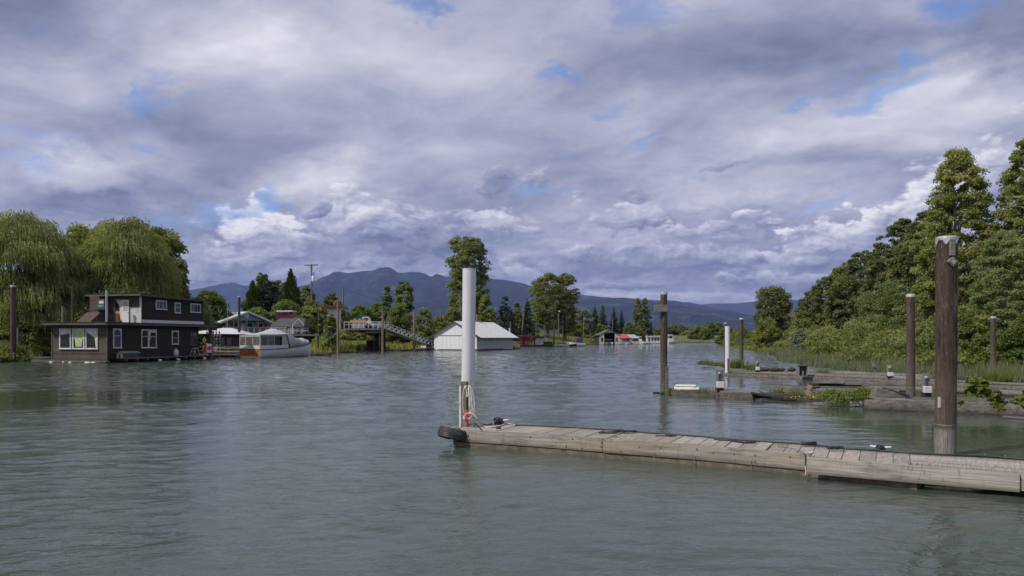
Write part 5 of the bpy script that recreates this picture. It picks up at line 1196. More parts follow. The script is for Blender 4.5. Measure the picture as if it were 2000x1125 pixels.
for i, (px, z, m_, lb) in enumerate([(1007, 2.6, REDP, 'top row red kayak'), (1011, 2.35, ORANGE, 'pale orange kayak just under the top'), (1010, 1.55, REDP, 'bright red kayak in the middle'), (1004, 1.0, SALMON, 'upper salmon kayak'), (1001, .55, SALMON, 'lowest salmon kayak')]):
    k = thing('kayak', lb + ' of the stack on the marina float', 'kayak', at(px + 6, DM + .2 * i, z), 0, 'kayaks stacked on the marina float')
    MB().tube([(-.4, 0, .12), (0, 0, .05), (1.2, 0, 0), (2.6, 0, 0), (3.5, 0, .05), (3.9, 0, .14)], [.03, .15, .27, .27, .14, .03], 8).build('hull', m_, k); MB().b2(1.3, 1.9, -.16, .16, .2, .28).build('cockpit', BLACKP, k)
boat(1002, 1012, 677.6, 1.7, 0, 'rowing_boat', 'small white dinghy at the left end of the marina float', fb=.45, beam=.9)
k = thing('kayak_rack', 'timber rack that carries the stacked kayaks', 'rack', at(1010, DM + .5)); 
for a_ in (.2, 3.6): MB().b2(a_, a_ + .1, .4, .5, 0, 2.4).build('upright', OLDW, k)
for z in (.5, 1.1, 1.7): MB().b2(.2, 3.7, .35, .40, z, z + .08).build('shelf', OLDW, k)
k = thing('dock_shed', 'small white shed with a dark roof on the marina float', 'shed', at(1045.5, DM + .5)); MB().b2(0, 1.1, 0, 2, 0, 1.7).build('wall', WHITEP, k); MB().b2(1.25, 2.0, 0, 2, 0, 1.7).build('wall', WHITEP, k); MB().b2(-.8, 2.3, -.3, 2.3, 1.72, 2.15).build('roof', DARKP, k)
k = thing('gazebo', 'open dark roofed gazebo on the marina float', 'gazebo', at(1061.5, DM + .5))
for a_ in (0, 1.1, 2.4): MB().b2(a_, a_ + .1, 0, .1, 0, 2.1).build('post', DARKP, k)
MB().b2(.1, 2.3, .3, 2.2, 0, .75).build('bench', DARKP, k)
mb = MB(); mb.add([(-.6, -.4, 2.0), (3.0, -.4, 2.0), (3.0, 2.6, 2.0), (-.6, 2.6, 2.0), (.8, 1.1, 2.7), (1.6, 1.1, 2.7)], [(0, 1, 5, 4), (1, 2, 5), (2, 3, 4, 5), (3, 0, 4), (0, 3, 2, 1)]); mb.build('roof', DARKP, k)
boat(1083, 1105, 676.8, 3.6, R(4), 'motorboat', 'white motorboat with a black cover moored right of the gazebo', canopy=(.2, .9, .35, BLACKP), fb=.5, beam=1.6)
boat(1112, 1124, 676.5, 1.9, R(4), 'motorboat', 'dark red skiff between the two white motorboats', m=paint('dark_red2', (.10, .02, .02), .5), fb=.5, beam=1.2)
boat(1143, 1113, 676.3, 4.8, R(176), 'motorboat', 'white speedboat with a navy blue canopy pointing left', canopy=(.12, .5, 1.5, BLUEP), fb=.8, beam=2.0)
k = thing('boat_lift', 'thin dark boat lift frame behind the black covered motorboat', 'boat lift', at(1089, 212, .3))
for a_ in (0, 1.6): MB().b2(a_, a_ + .08, 0, .08, 0, 2.0).build('post', DARKP, k)
MB().b2(-.2, 2.2, 0, .1, 2.0, 2.2).build('beam', DARKP, k)
# open boathouse with a boat inside
q = P(1170.5, 673.6); s = q.y / F; GW = 40 * s
k = thing('open_boathouse', 'beige boathouse with a dark open front and a white boat inside', 'boathouse', (q.x, q.y, 0), R(2))
h_ = lambda py: CH - (py - HZ) / F * q.y
e_, ap = h_(653.5), h_(644.5); lo, hi = GW * .24, GW * .76
BEIGE = paint('beige_wall', (.50, .44, .38), .7, .08)
mb = MB(); mb.prism([(0, .1), (lo, .1), (lo, e_ + (ap - e_) * .48 * .0 + .55), (0, e_)], 'y', 0, .12); mb.prism([(GW, .1), (GW, e_), (hi, e_ + .55), (hi, .1)], 'y', 0, .12)
mb.prism([(lo, h_(649.5)), (hi, h_(649.5)), (GW / 2, ap)], 'y', 0, .12); mb.build('gable_wall', BEIGE, k)
mb = MB(); mb.b2(0, .1, .13, 9, .1, e_); mb.b2(GW - .1, GW, .13, 9, .1, e_); mb.b2(.1, GW - .1, 8.9, 9, .1, e_ + .4); mb.build('wall', DARKW, k)
for sd in (0, 1):
    xa = -.5 if sd == 0 else GW + .5
    MB().add([(xa, -.3, e_ - .25), (GW / 2, -.3, ap + .1), (GW / 2, 9.2, ap + .1), (xa, 9.2, e_ - .25)], [(0, 1, 2, 3)]).build('roof', paint('dark_grey_roof', (.09, .10, .09), .8, .2), k, solid=.1)
for a_ in (.08, .80): MB().b2(GW * a_, GW * (a_ + .11), -.03, -.003, 1.0, 2.3).build('window', RUST if a_ > .5 else DARKP, k)
MB().b2(-.3, GW + .3, -.4, 9, -.1, .09).build('float', DARKW, k)
qb = P(1182, 673.0); k = thing('moored_boat', 'white boat seen from the stern inside the open boathouse', 'boat', (q.x + GW * .28, q.y + .8, 0), R(2)); wb = GW * .42
mb = MB(); mb.prism([(.15, 0), (wb - .15, 0), (wb, .85), (0, .85)], 'y', 0, 5); mb.build('hull', WHITEP, k)
mb = MB(); mb.prism([(.1, .85), (wb - .1, .85), (wb - .25, 1.65), (.25, 1.65)], 'y', 1.2, 3.6); cb_ = mb.build('cabin', DARKP, k); MB().b2(.0, wb, .9, 3.9, 1.65, 1.8).build('roof', WHITEP, k)
for a_ in (.38, .56): MB().b2(wb * a_, wb * a_ + .3, -.3, -.01, .1, .8).build('outboard_motor', BLACKP, k)
# red roofed and grey roofed sheds
for i, (pxa, pxb, rtop, m_, rm, lb) in enumerate([(1213, 1231, 652.3, paint('blue_grey_wall', (.25, .31, .38), .7, .1), paint('red_roof', (.48, .06, .07), .6, .15), 'blue grey floating shed with a bright red roof'), (1231, 1248, 653.2, BEIGE, paint('grey_roof', (.33, .36, .40), .6, .1), 'beige float home with a grey roof right of the red roofed shed')]):
    q = P(pxa, 672.3 - i * .3); s = q.y / F; w_ = (pxb - pxa) * s
    k = thing(['float_shed', 'float_home'][i], lb, ['shed', 'float home'][i], (q.x, q.y, 0), R(0))
    hh = lambda py: CH - (py - HZ) / F * q.y
    MB().b2(0, w_, 0, 6, .1, hh(660)).build('wall', m_, k)
    mb = MB(); mb.add([(-.2, -.5, hh(660.5)), (w_ + .3, -.5, hh(660.5)), (w_ - 1.2, 3, hh(rtop)), (-1.6, 3, hh(rtop)), (w_ + .3, 6.5, hh(660.5)), (-.2, 6.5, hh(660.5))], [(0, 1, 2, 3), (3, 2, 4, 5), (1, 4, 2), (0, 3, 5), (0, 5, 4, 1)]); mb.build('roof', rm, k)
    for a_ in ((.4, .62) if i else (.6,)): wo = MB().b2(w_ * a_, w_ * (a_ + .2), -.04, -.003, 1.1, 1.9).build('window', DARKP, k)
    MB().b2(-.2, w_ + .2, -.6, 6, -.1, .095).build('float', DARKW, k)
boat(1221, 1229, 673.6, 1.4, R(-20), 'motorboat', 'tiny white outboard skiff in front of the red roofed shed', fb=.5, beam=.9)
boat(1251, 1256, 671.2, 4.0, R(90), 'motorboat', 'white cabin boat seen end on right of the grey roofed float home', cab=(.2, .7, 1.6, WHITEP), fb=1.2, beam=1.6)
boat(1272, 1256, 671.6, 3.6, R(172), 'motorboat', 'low white runabout left of the long white houseboat', canopy=(.1, .3, .5, BLUEP), fb=.6, beam=1.5)
k = thing('float_home', 'long white float home with dark windows left of the nailed pile', 'float home', (*P(1265, 670.9).xy, 0)); w_ = 24 * P(0, 670.9).y / F
MB().b2(0, w_, 0, 4, .1, 2.6).build('wall', WHITEB, k); MB().b2(-.3, w_ + .3, -.5, 4.3, 2.6, 2.95).build('roof', WHITEP, k)
for a_ in (.05, .3, .55, .78): MB().b2(w_ * a_, w_ * (a_ + .15), -.03, -.003, 1.1, 2.1).build('window', DARKP, k)
MB().b2(-.3, w_ + .3, -1, 4, -.1, .095).build('float', DARKW, k)
pole(1271.5, 655, 300, 1.4, WHITEP, 'dock_pile', 'white pile in front of the long white float home', foot=-1)
boat(1305, 1317, 671.0, 3.6, R(5), 'cabin_boat', 'white cabin boat moored just right of the nailed pile', cab=(.0, .45, 2.6, WHITEP), fb=.9, beam=1.8)
# low dock pieces at the far left edge
k = thing('dock_float', 'small old wooden float at the far left beside the overhanging bush', 'float', (*P(36, 702.5).xy, 0), R(4))
MB().b2(0, 3.2, 0, 1.4, .12, .26).build('deck', OLDW, k); MB().tube([(0, .4, 0), (5.5, .1, .02)], .2, 8).build('log', DARKW, k)
k = thing('lounge_chair', 'old wooden chair standing on the small float at the far left', 'chair', (*P(38, 699).xy, .26), R(4)); k.location.y -= .8; k.location.z = .26
MB().b2(.6, 1.5, .1, .6, .3, .35).build('seat', OLDW, k); MB().beam((.6, .35, .32), (.2, .35, .95), .5, .04).build('backrest', OLDW, k)
for a_, b__ in ((.65, .12), (.65, .55), (1.4, .12), (1.4, .55)): MB().b2(a_, a_ + .06, b__, b__ + .06, 0, .3).build('leg', OLDW, k)
logfloat(P(62, 703.8) + Vector((0, 0, -.02)), P(104, 702.5) + Vector((0, 0, -.02)), 'dark drift log between the small float and the houseboat', .4, .18)

# ------------------------------------------------------------------ old float docks on the right
def pilemat(name, base_z, c1, c2, pale=(.30, .28, .24), moss=False):
    def f(t, b):
        co = obj_co(t); s = t.n('ShaderNodeSeparateXYZ'); t.put(s.inputs[0], co)
        g = t.noise(t.v('MULTIPLY', co, (16, 16, 1.6)), 2.2, 7, .7, .5); g2 = t.noise(t.v('MULTIPLY', co, (5, 5, .9)), 1.5, 5, .6)
        fl = t.noise(t.v('MULTIPLY', co, (14, 14, 5)), 2.0, 6, .7)
        c = t.mix(t.mr(g, .3, .72), c1, c2); c = t.mix(t.mr(g2, .45, .75, 0, .55), c, tuple(q * 1.5 for q in c2))
        c = t.mix(t.mr(fl, .55, .70, 0, .7), c, (.25, .22, .19)); cr_ = t.noise(t.v('MULTIPLY', co, (30, 30, .8)), 1.6, 3, .5, .2); c = t.mix(t.mr(cr_, .60, .68, 0, .85), c, (.010, .008, .007)); c = t.mix(t.mr(s.outputs[2], base_z + 1.6, base_z, 0, .3), c, (.20, .17, .14))
        if moss: c = t.mix(t.m('MULTIPLY', t.mr(g2, .52, .66), t.mr(s.outputs[0], .06, .12)), c, (.20, .20, .09))
        edge = t.m('ADD', s.outputs[2], t.m('MULTIPLY', g2, .10))
        pl = t.mix(t.mr(g, .35, .7), tuple(q * .45 for q in pale), pale)
        c = t.mix(t.mr(edge, base_z + .06, base_z - .02), c, pl)
        c = t.mix(t.mr(t.m('ABSOLUTE', t.m('SUBTRACT', edge, base_z + .10)), .012, .0, 0, .6), c, (.42, .38, .32))
        t.put(b.inputs['Base Color'], c); b.inputs['Roughness'].default_value = .85
        t.put(b.inputs['Normal'], t.bump(t.m('SUBTRACT', t.m('ADD', g, t.m('MULTIPLY', fl, .5)), t.m('MULTIPLY', t.mr(cr_, .58, .68), .8)), 1.0, .02))
    return mat(name, f)
BIGP = pilemat('big_pile', 1.72, (.026, .015, .011), (.085, .052, .038), moss=True)
MEDP = pilemat('medium_pile', 1.55, (.030, .021, .016), (.105, .075, .055), (.20, .18, .15))
FLAT = wood('splashed_log', (.055, .048, .040), (.185, .165, .140), (.4, 4, 4), 3, st=.65, stain=(.02, .017, .013), bump=1.0)
TOPW = wood('bleached_boards', (.12, .112, .100), (.30, .285, .260), (.4, 4, 4), 4, st=.5, stain=(.04, .035, .03), bump=.8)
k = pole(1845.5, 465, 15.0, 39.5, BIGP, 'dock_pile', 'huge dark brown pile with a white capped top in the right foreground', cap=None, lean=.04, taper=.97)
hB = CH - (465 - HZ) / F * 15.0 + 1.2; rB = 39.5 / F * 15 / 2 * .97
cap_ = MB().tube([(.04, 0, hB - .05), (.04, 0, hB + .005), (.04, 0, hB + .03)], [rB + .008, rB + .010, rB * .9], 20).build('cap', CAPM, k)
mb = MB()
for i in range(7):
    a0 = -math.pi + i * math.pi / 3.2; 
    pts = [(.04 + (rB + .012) * math.cos(a0 + u * .32), (rB + .012) * math.sin(a0 + u * .32), z) for u, z in ((-1.2, hB - .01), (1.2, hB - .01), (.5, hB - .09 - .02 * (i % 2)), (0, hB - .14), (-.5, hB - .10))]
    mb.add(pts, [(0, 1, 2, 3, 4)])
mb.build('cap_flap', CAPM, k, solid=.008)
MB().beam((.02, -rB - .03, hB - .05), (.02, -rB - .03, hB - .36), .10, .05).build('wooden_block', TOPW, k, bevel=.01)
mb = MB(); mb.prism([(.02 + x_, hB - .47 + z_) for x_, z_ in ((-.10, .01), (0, .10), (.10, .0), (.01, -.10))], 'y', -rB - .07, -rB + .01); dm = mb.build('diamond_block', TOPW, k, bevel=.015)
MB().prism([(.02 + x_, hB - .47 + z_) for x_, z_ in ((-.04, .01), (0, .05), (.05, .0), (.0, -.05))], 'y', -rB - .075, -rB - .071).build('plate', CAPM, dm)
zl = CH - (785 - HZ) / F * 15 + 1.2
MB().b2(-rB - .0, -rB + .075, -rB * .52, -rB * .50 + .0, zl - .1, zl + .1).build('tag', WHITEP, k)
k = pole(1296.5, 572, 31, 14.5, MEDP, 'dock_pile', 'brown pile with a short board nailed across it, left end of the sunken dock', cap=CAPM)
MB().b2(-.40, .13, -.20, -.13, CH - (610 - HZ) / F * 31 + 1.2, CH - (596 - HZ) / F * 31 + 1.2).build('cross_board', TOPW, k, bevel=.01)
MB().b2(.03, .14, -.24, -.13, .9, CH - (716 - HZ) / F * 31 + 1.2).build('side_post', OLDW, k)
pole(1778.5, 576, 29, 17, MEDP, 'dock_pile', 'plain brown pile with a pale cap left of the huge foreground pile', cap=CAPM)
pole(1940, 619, 44, 11, MEDP, 'dock_pile', 'dark pile with a pale cap at the reeds right of the huge pile', cap=CAPM)
pole(1417, 631, 66, 6, MEDP, 'dock_pile', 'dark pile just behind the white sleeved dock post', cap=CAPM)
pole(1448, 622, 59, 8, MEDP, 'dock_pile', 'reddish brown pile right of the white sleeved dock post', cap=CAPM)
pole(1460, 705, 57, 3, OLDW, 'wooden_post', 'short grey stump right of the reddish brown pile')
SLEEVE = paint('white_sleeve', (.66, .66, .70), .35, .03, dirt=.06)
k = pole(1421, 637, 46.5, 9.6, SLEEVE, 'sleeved_pile', 'slim white sleeved pile at the end of the far float dock', taper=1)
MB().b2(-.06, .05, -.25, -.16, .9, CH - (700 - HZ) / F * 46.5 + 1.2).build('side_post', OLDW, k)

def dock_from(pts, name, label, cat='float', w_=.35, h_=.2, m=FLAT, zt_=.2, round_=True, root=None):
    """a log or timber run through points at the water"""
    o = pts[0]; mb = MB()
    loc = [Vector((p.x - o.x, p.y - o.y, 0)) for p in pts]
    if round_:
        rr = random.Random(int(o.x * 31)); fine = []
        for a, b in zip(loc[:-1], loc[1:]):
            n = max(2, int((b - a).length / .8))
            fine += [a.lerp(b, i / n) for i in range(n)]
        fine.append(loc[-1])
        mb.tube([p + Vector((0, 0, zt_ - h_ / 2 + rr.uniform(-.015, .015))) for p in fine], [h_ / 2 * rr.uniform(.93, 1.07) for _ in fine], 10)
    else:
        for a, b in zip(loc[:-1], loc[1:]): mb.beam(a + Vector((0, 0, zt_ - h_ / 2)), b + Vector((0, 0, zt_ - h_ / 2)), w_, h_)
    ob = mb.build(name, m, root, bevel=0 if round_ else .02)
    if root: ob.location = Vector((o.x, o.y, 0)) - root.location
    else: ob.location = (o.x, o.y, 0); tag(ob, label, cat)
    return ob
# near sunken float: left log, sagging boards, debris
a, b, c = P(1303, 770.5), P(1470, 780), P(1592, 785)
DA = thing('float_dock', 'low weathered float dock beginning at the pile with the nailed board', 'dock', a)
u = (b - a).normalized(); n_ = Vector((-u.y, u.x, 0))
dock_from([a + n_ * .12, b + n_ * .12], 'front_log', '', m=FLAT, w_=.24, h_=.42, zt_=.20, round_=False, root=DA)
mb = MB(); L_ = (b - a).length
for j, off in enumerate((.02, .34, .66, .98)):
    mb.beam(u * (.1 * j) + n_ * (off + .15) + Vector((0, 0, .215 + .006 * j)), u * (L_ + .25 - .2 * j) + n_ * (off + .15) + Vector((0, 0, .235)), .30, .045)
mb.build('deck_board', TOPW, DA)
mb = MB()
for j, off in enumerate((.05, .40, .78)):
    mb.beam(b - a + n_ * (off + .1) + Vector((-.1, 0, .235 - .03 * j)), c - a + n_ * (off * 1.3 + .1) + Vector((.6 * j, 0, -.02)), .32, .06)
mb.build('sunken_board', DARKW, DA)
dock_from([a + n_ * 1.25, b + n_ * 1.25, P(1600, 775)], 'back_log', '', m=DARKW, h_=.3, zt_=.14, root=DA)
MB().b2(-.55, .2, -.1, .0, .02, .10).build('stub_board', DARKW, DA)
def pedestal(px, top, base, label, zb=.2, wpx=13):
    q = P(px, base, zb); s = q.y / F; h = (base - top) * s; w2 = wpx * s
    k = thing('power_pedestal', label, 'power pedestal', q, R(random.Random(px).uniform(-8, 8)), 'power pedestals on the float docks')
    MB().b2(-w2 / 2, w2 / 2, -.08, .08, 0, h).build('post', TOPW, k, bevel=.02)
    MB().b2(-w2 * .52, w2 * .52, -.2, .1, 0, h * .22).build('foot', BLACKP, k, bevel=.01)
    MB().b2(-w2 * .58, w2 * .5, -.26, -.085, h * .18, h * .46).build('socket_box', WHITEM, k, bevel=.015)
    MB().tube([(-w2 * .1, -.10, h * .8), (-w2 * .12, -.12, h * .6), (-w2 * .05, -.12, h * .45)], .025, 6).build('cable', DARKP, k)
    MB().ball((-w2 * .08, -.09, h * .82), .06, 8).build('light', GREYM, k)
    return k
pedestal(1405, 721, 765, 'grey wooden power pedestal on the sunken dock right of the cream foam block')
k = thing('foam_block', 'cream broken foam float block lying on the low dock near the nailed pile', 'foam block', P(1341, 764, .24), R(-14))
r = random.Random(3); mb = MB(); g = []
for i in range(13):
    t_ = i / 12; g.append([((t_ - .5) * .9, math.cos(an) * .2 * (1 - abs(t_ - .5) ** 3 * 3) + r.uniform(-.01, .01), max(0, .09 + math.sin(an) * (.10 + r.uniform(-.012, .012)) * (1 - abs(t_ - .5) ** 4 * 6))) for an in [q * 2 * math.pi / 12 for q in range(13)]])
mb.sheet(g); mb.build('lower_slab', FOAM, k); MB().b2(-.40, .34, -.16, .14, .165, .235).build('upper_slab', FOAM, k, bevel=.025)
# plank wall, driftwood stump, stack of old boards
a2, b2 = P(1522, 771), P(1590, 775)
k = thing('plank_wall', 'dark upright plank section standing in the weeds of the sunken dock', 'planks', (a2.x, a2.y + .5, 0), math.atan2(b2.y - a2.y, b2.x - a2.x))
MB().b2(0, 1.35, 0, .10, -.1, .33).build('board', OLDW, k, bevel=.015); MB().b2(0, 1.4, .11, .9, .25, .31).build('top_board', DARKW, k, bevel=.01)
r = random.Random(12)
k = tag(MB().tube([(0, 0, -.1), (.02, 0, .1), (-.05, .02, .25), (.02, 0, .38), (.08, .02, .42)], [.20, .16, .15, .11, .04], 9).tube([(-.04, 0, .25), (-.22, -.05, .36), (-.28, -.05, .42)], [.08, .05, .02], 6).tube([(.04, 0, .05), (.25, -.06, .02), (.3, -.08, -.1)], [.08, .06, .03], 6).build('driftwood_stump', BROWNW), 'reddish driftwood stump between plank section and yellow flowers', 'driftwood')
k.location = P(1588, 777, 0) + Vector((0, .3, 0))
k = thing('board_pile', 'loose stack of old grey boards behind the yellow flowers', 'boards', P(1596, 770) + Vector((0, .6, 0)), R(-17))
for i, (x_, y_, z_, l_, m_) in enumerate([(0, .9, .10, 3.6, OLDW), (.2, .3, .12, 3.0, TOPW), (.0, 1.3, .28, 2.0, DARKW), (1.2, 1.2, .34, 2.8, OLDW), (2.2, .5, .22, 2.0, TOPW), (.3, 1.0, .40, 1.0, TOPW)]):
    MB().box((x_ + l_ / 2, y_, z_), (l_, .3, .10), rz=R(r.uniform(-4, 4))).build('board', m_, k, bevel=.01)
# big nearest log float on the right
a, b = P(1688, 800.5), P(2040, 815)
DB = thing('float_dock', 'broad weathered log float dock with weeds behind the huge pile', 'dock', a)
u = (b - a).normalized(); n_ = Vector((-u.y, u.x, 0)); L_ = (b - a).length + 3
fl_ = []
mb = MB(); r = random.Random(5)
mb.tube([u * (i * L_ / 14) + n_ * .2 + Vector((0, r.uniform(-.02, .02), .09 + r.uniform(-.012, .012))) for i in range(15)], [.21 * r.uniform(.95, 1.05) for i in range(15)], 14); mb.build('front_log', FLAT, DB)
mb = MB(); mb.tube([u * (.3 + i * L_ / 14) + n_ * 1.9 + Vector((0, 0, .05)) for i in range(14)], .2, 10); mb.build('back_log', DARKW, DB)
mb = MB()
for (s0, s1, off, z_, th_) in [(.6, 4.6, .40, .30, .05), (1.6, 7, .72, .31, .07), (.2, 3.0, 1.05, .28, .05), (3.2, 7, 1.1, .30, .06), (2.3, 6.8, 1.5, .27, .06), (4.0, 7.2, .36, .34, .05)]:
    mb.beam(u * s0 + n_ * off + Vector((0, 0, z_)), u * s1 + n_ * (off + r.uniform(-.08, .08)) + Vector((0, 0, z_ + r.uniform(-.02, .02))), .28, th_)
mb.build('deck_board', TOPW, DB)
mb = MB(); mb.beam(u * 1.3 + n_ * .52 + Vector((0, 0, .36)), u * 4.4 + n_ * .50 + Vector((0, 0, .33)), .14, .09); mb.beam(u * 2.2 + n_ * .95 + Vector((0, 0, .40)), u * 5.6 + n_ * .95 + Vector((0, 0, .36)), .10, .07); mb.build('rail_timber', OLDW, DB)
q = P(1716, 781, .25); k = thing('tilted_hatch', 'tilted grey timber hatch with a black tarp strip beside the plain pile', 'hatch', q + Vector((0, .3, 0)), R(-12))
mb = MB(); mb.prism([(0, 0), (1.05, 0), (.95, .13), (.1, .36)], 'y', 0, .8); mb.build('box', OLDW, k, bevel=.01)
mb = MB(); mb.beam((.32, .30, .345), (.98, .18, .16), .5, .03); mb.beam((.98, .1, .16), (1.05, .05, -.02), .3, .03); mb.build('tarp', BLACKP, k)
pedestal(1808, 729, 775, 'grey wooden power pedestal between the plain pile and the huge pile', .28)
tag(MB().b2(0, .35, 0, .2, 0, .14).build('concrete_block', paint('concrete', (.34, .32, .29), .9, .15), bevel=.01), 'small concrete block at the water left of the log float dock', 'block').location = P(1671, 796, 0) + Vector((0, .3, .02))
dock_from([P(1962, 817), P(2060, 824)], 'drift_log', 'black drift log floating at the right edge below the log float dock', 'log', h_=.26, zt_=.12, m=BLACKP)
dock_from([P(1865, 783, 0) + Vector((0, 1.0, 0)), P(2040, 793, 0) + Vector((0, 1.0, 0))], 'drift_log', 'grey log lying across the weeds at the right edge', 'log', h_=.22, zt_=.42, m=OLDW)
# far float dock
a, m1, b = P(1418, 734), P(1720, 746.5), P(2060, 764)
DC = thing('float_dock', 'long low far float dock reaching from the white sleeved pile to the right edge', 'dock', a)
dock_from([a + Vector((0, .15, 0)), m1 + Vector((0, .15, 0)), b], 'front_log', '', h_=.34, zt_=.16, m=FLAT, root=DC)
dock_from([a + Vector((.2, .7, 0)), m1 + Vector((0, .8, 0)), b + Vector((0, .8, 0))], 'top_board', '', w_=.7, h_=.08, zt_=.24, m=OLDW, round_=False, root=DC)
a3, b3, c3 = P(1424, 724), P(1585, 727), P(2060, 748)
dock_from([a3, b3, c3], 'back_log', '', h_=.36, zt_=.17, m=OLDW, root=DC)
dock_from([P(1560, 735), P(1860, 745)], 'middle_log', '', h_=.3, zt_=.18, m=TOPW, root=DC)
dock_from([P(1470, 729), P(1560, 732)], 'cross_board', '', h_=.06, w_=.5, zt_=.1, m=TOPW, round_=False, root=DC)
r = random.Random(9)
for i, px in enumerate((1487, 1494, 1508, 1514, 1526, 1545)):
    q = P(px, 724, .15); MB().ball((0, 0, .08), .17, 8, (1.2 + r.random(), .8, .8)).build('root_clump', PILE, DC).location = q - DC.location + Vector((0, -.1, 0))
pedestal(1479, 704, 727, 'grey power pedestal near the reddish brown pile on the far dock', .18, 7)
pedestal(1737, 713, 739, 'pale power pedestal beside the heron on the far dock', .2, 9)
k = thing('dock_box', 'open dark wooden box standing on the far float dock', 'box', P(1560, 734, .2), R(-6)); sz = 17 * k.location.y / F
mb = MB(); mb.b2(0, .04, 0, .4, 0, .52); mb.b2(sz - .04, sz, 0, .4, 0, .52); mb.b2(0.04, sz - .04, .36, .4, 0, .52); mb.build('wall', TOPW, k); MB().b2(-.03, sz + .03, -.03, .43, .525, .56).build('lid', OLDW, k); MB().b2(sz * .4, sz * .62, .1, .3, 0, .25).build('pot', paint('dull_pot', (.2, .16, .14), .7), k)
# grey heron
q = P(1708, 729.5, .2)
k = thing('heron', 'grey heron standing hunched on the far float dock', 'bird', q, R(20))
mb = MB(); mb.tube([(.16, 0, .17), (.10, 0, .27), (.0, 0, .38), (-.08, 0, .47), (-.11, 0, .52), (-.10, 0, .56)], [.015, .06, .095, .075, .045, .035], 10)
mb.tube([(-.10, 0, .52), (-.13, 0, .58), (-.12, 0, .62), (-.16, 0, .635)], [.035, .03, .035, .025], 8); mb.build('body', paint('heron_grey', (.20, .22, .25), .8, .2), k)
MB().tube([(-.16, 0, .635), (-.30, 0, .60)], [.02, .003], 6).build('beak', paint('beak', (.35, .27, .08), .5), k)
for s_ in (-1, 1): MB().tube([(.02, s_ * .025, .28), (.05, s_ * .03, .14), (.02, s_ * .03, 0)], [.016, .009, .009], 6).build('leg', OLDW, k)
dock_from([P(1367, 710), P(1440, 718), P(1478, 722)], 'grassy_log', 'dark log with green tufts left of the white sleeved dock post', 'log', h_=.4, zt_=.22, m=DARKW)
dock_from([P(1850, 741), P(2050, 752)], 'drift_log', 'dark log along the reeds behind the huge pile', 'log', h_=.3, zt_=.2, m=DARKW)
# weeds that grow on the old floats
def tuft(px, py, wpx, h, n, m, name, label, seed, z=.2, wd=.02, lean=.3, depth=.5, kind=None, cat='plant'):
    r = np.random.RandomState(seed); q = P(px, py, z); s = q.y / F
    x = r.normal(size=n) * wpx * s * .28; y = r.uniform(-depth / 2, depth / 2, n)
    o = blades(x, y, np.zeros(n), h * r.uniform(.5, 1.1, n), np.full(n, wd), m, name, label, r, lean, 3)
    o.location = q; del o['kind']; o['category'] = cat
    if kind: o['kind'] = kind; del o['category']
    return o
def leafy(px, py, wpx, h, m, label, seed, z=.25, leaf=.09, nc=16, per=50, name='leafy_plant', cat='plant', yel=False):
    r = np.random.RandomState(seed); q = P(px, py, z); s = q.y / F; Rr = wpx * s / 2
    c = crown_pts('dome', h * .9, Rr * .8, nc, r, .5); v, f, t = leaf_cloud(c, np.full(len(c), Rr * .33), per, leaf, r, shell=.2, up=.6, squash=.8)
    root = thing(name, label, cat, q)
    np_mesh('leaves', v, f, m, root, tint=t)
    mb = MB()
    for j in range(5): e = c[j]; mb.tube([(0, 0, -.05), (e[0] * .4, e[1] * .4, e[2] * .6), tuple(e)], [.012, .009, .004], 5)
    mb.build('stem', paint('green_stem', (.12, .16, .05), .7), root)
    return root
tuft(1380, 711, 26, .42, 70, G_LUSH, 'grass_tuft', 'left green grass tuft on the dark log by the white sleeved post', 1, .2, .05)
tuft(1405, 714, 20, .32, 40, G_LUSH, 'grass_tuft', 'middle small grass tuft on the dark log by the white sleeved post', 2, .2, .05)
tuft(1437, 718, 26, .75, 90, G_LUSH, 'grass_tuft', 'tallest grass tuft at the foot of the reddish brown pile', 3, .2, .05, .2)
tuft(1469, 721, 26, .45, 60, G_LUSH, 'grass_tuft', 'grass tuft between the grey stump and the near power pedestal', 4, .2, .04)
tuft(1374, 765, 20, .22, 30, G_LUSH, 'grass_tuft', 'small grass tuft right of the cream foam block', 5, .22)
tuft(1313, 768, 10, .38, 8, G_GRASS, 'grass_tuft', 'few thin stalks left of the cream foam block', 6, .22)
tuft(1400, 764, 8, .3, 8, G_GRASS, 'grass_tuft', 'thin weed at the foot of the nearest power pedestal', 7, .22)
tuft(1553, 774, 28, .38, 50, G_LUSH, 'grass_tuft', 'light green grass in front of the upright dark planks', 8, .1, .025)
tuft(1512, 770, 26, .2, 50, G_LUSH, 'grass_tuft', 'low green weeds left of the upright dark planks', 9, .1, .025)
tuft(1605, 727, 24, .4, 40, G_LUSH, 'grass_tuft', 'grass tuft on the far dock right of the dark box', 10, .15, .03)
tuft(1832, 742, 30, .5, 50, G_LUSH, 'grass_tuft', 'bright weeds on the far dock beside the huge pile', 11, .15, .04)
tuft(1960, 742, 90, .55, 130, G_LUSH, 'weeds', 'light green weeds along the far dock at the right edge', 12, .15, .04, kind='stuff')
tuft(1955, 738, 60, 1.1, 50, G_REED, 'reeds', 'pale tall reeds behind the far dock at the right edge', 13, .1, .04, .12, kind='stuff')
for i, (px, py, h_) in enumerate(((1704, 752, .5), (1712, 752, .4), (1541, 735, .3), (1655, 735, .35))): tuft(px, py, 3, h_, 3, G_GRASS, 'weed_stalk', ['tall thin stalk above the yellow flowers', 'second thin stalk above the yellow flowers', 'thin stalk left of the dark box on the far dock', 'thin stalk on the far dock left of the heron'][i], 40 + i, .2, .02, .1, .1)
leafy(1640, 786, 110, .34, G_LUSH, 'low green weeds with yellow blossom between stump and log float dock', 20, .08, .045, 46, 60, 'flower_bed', 'flowers')
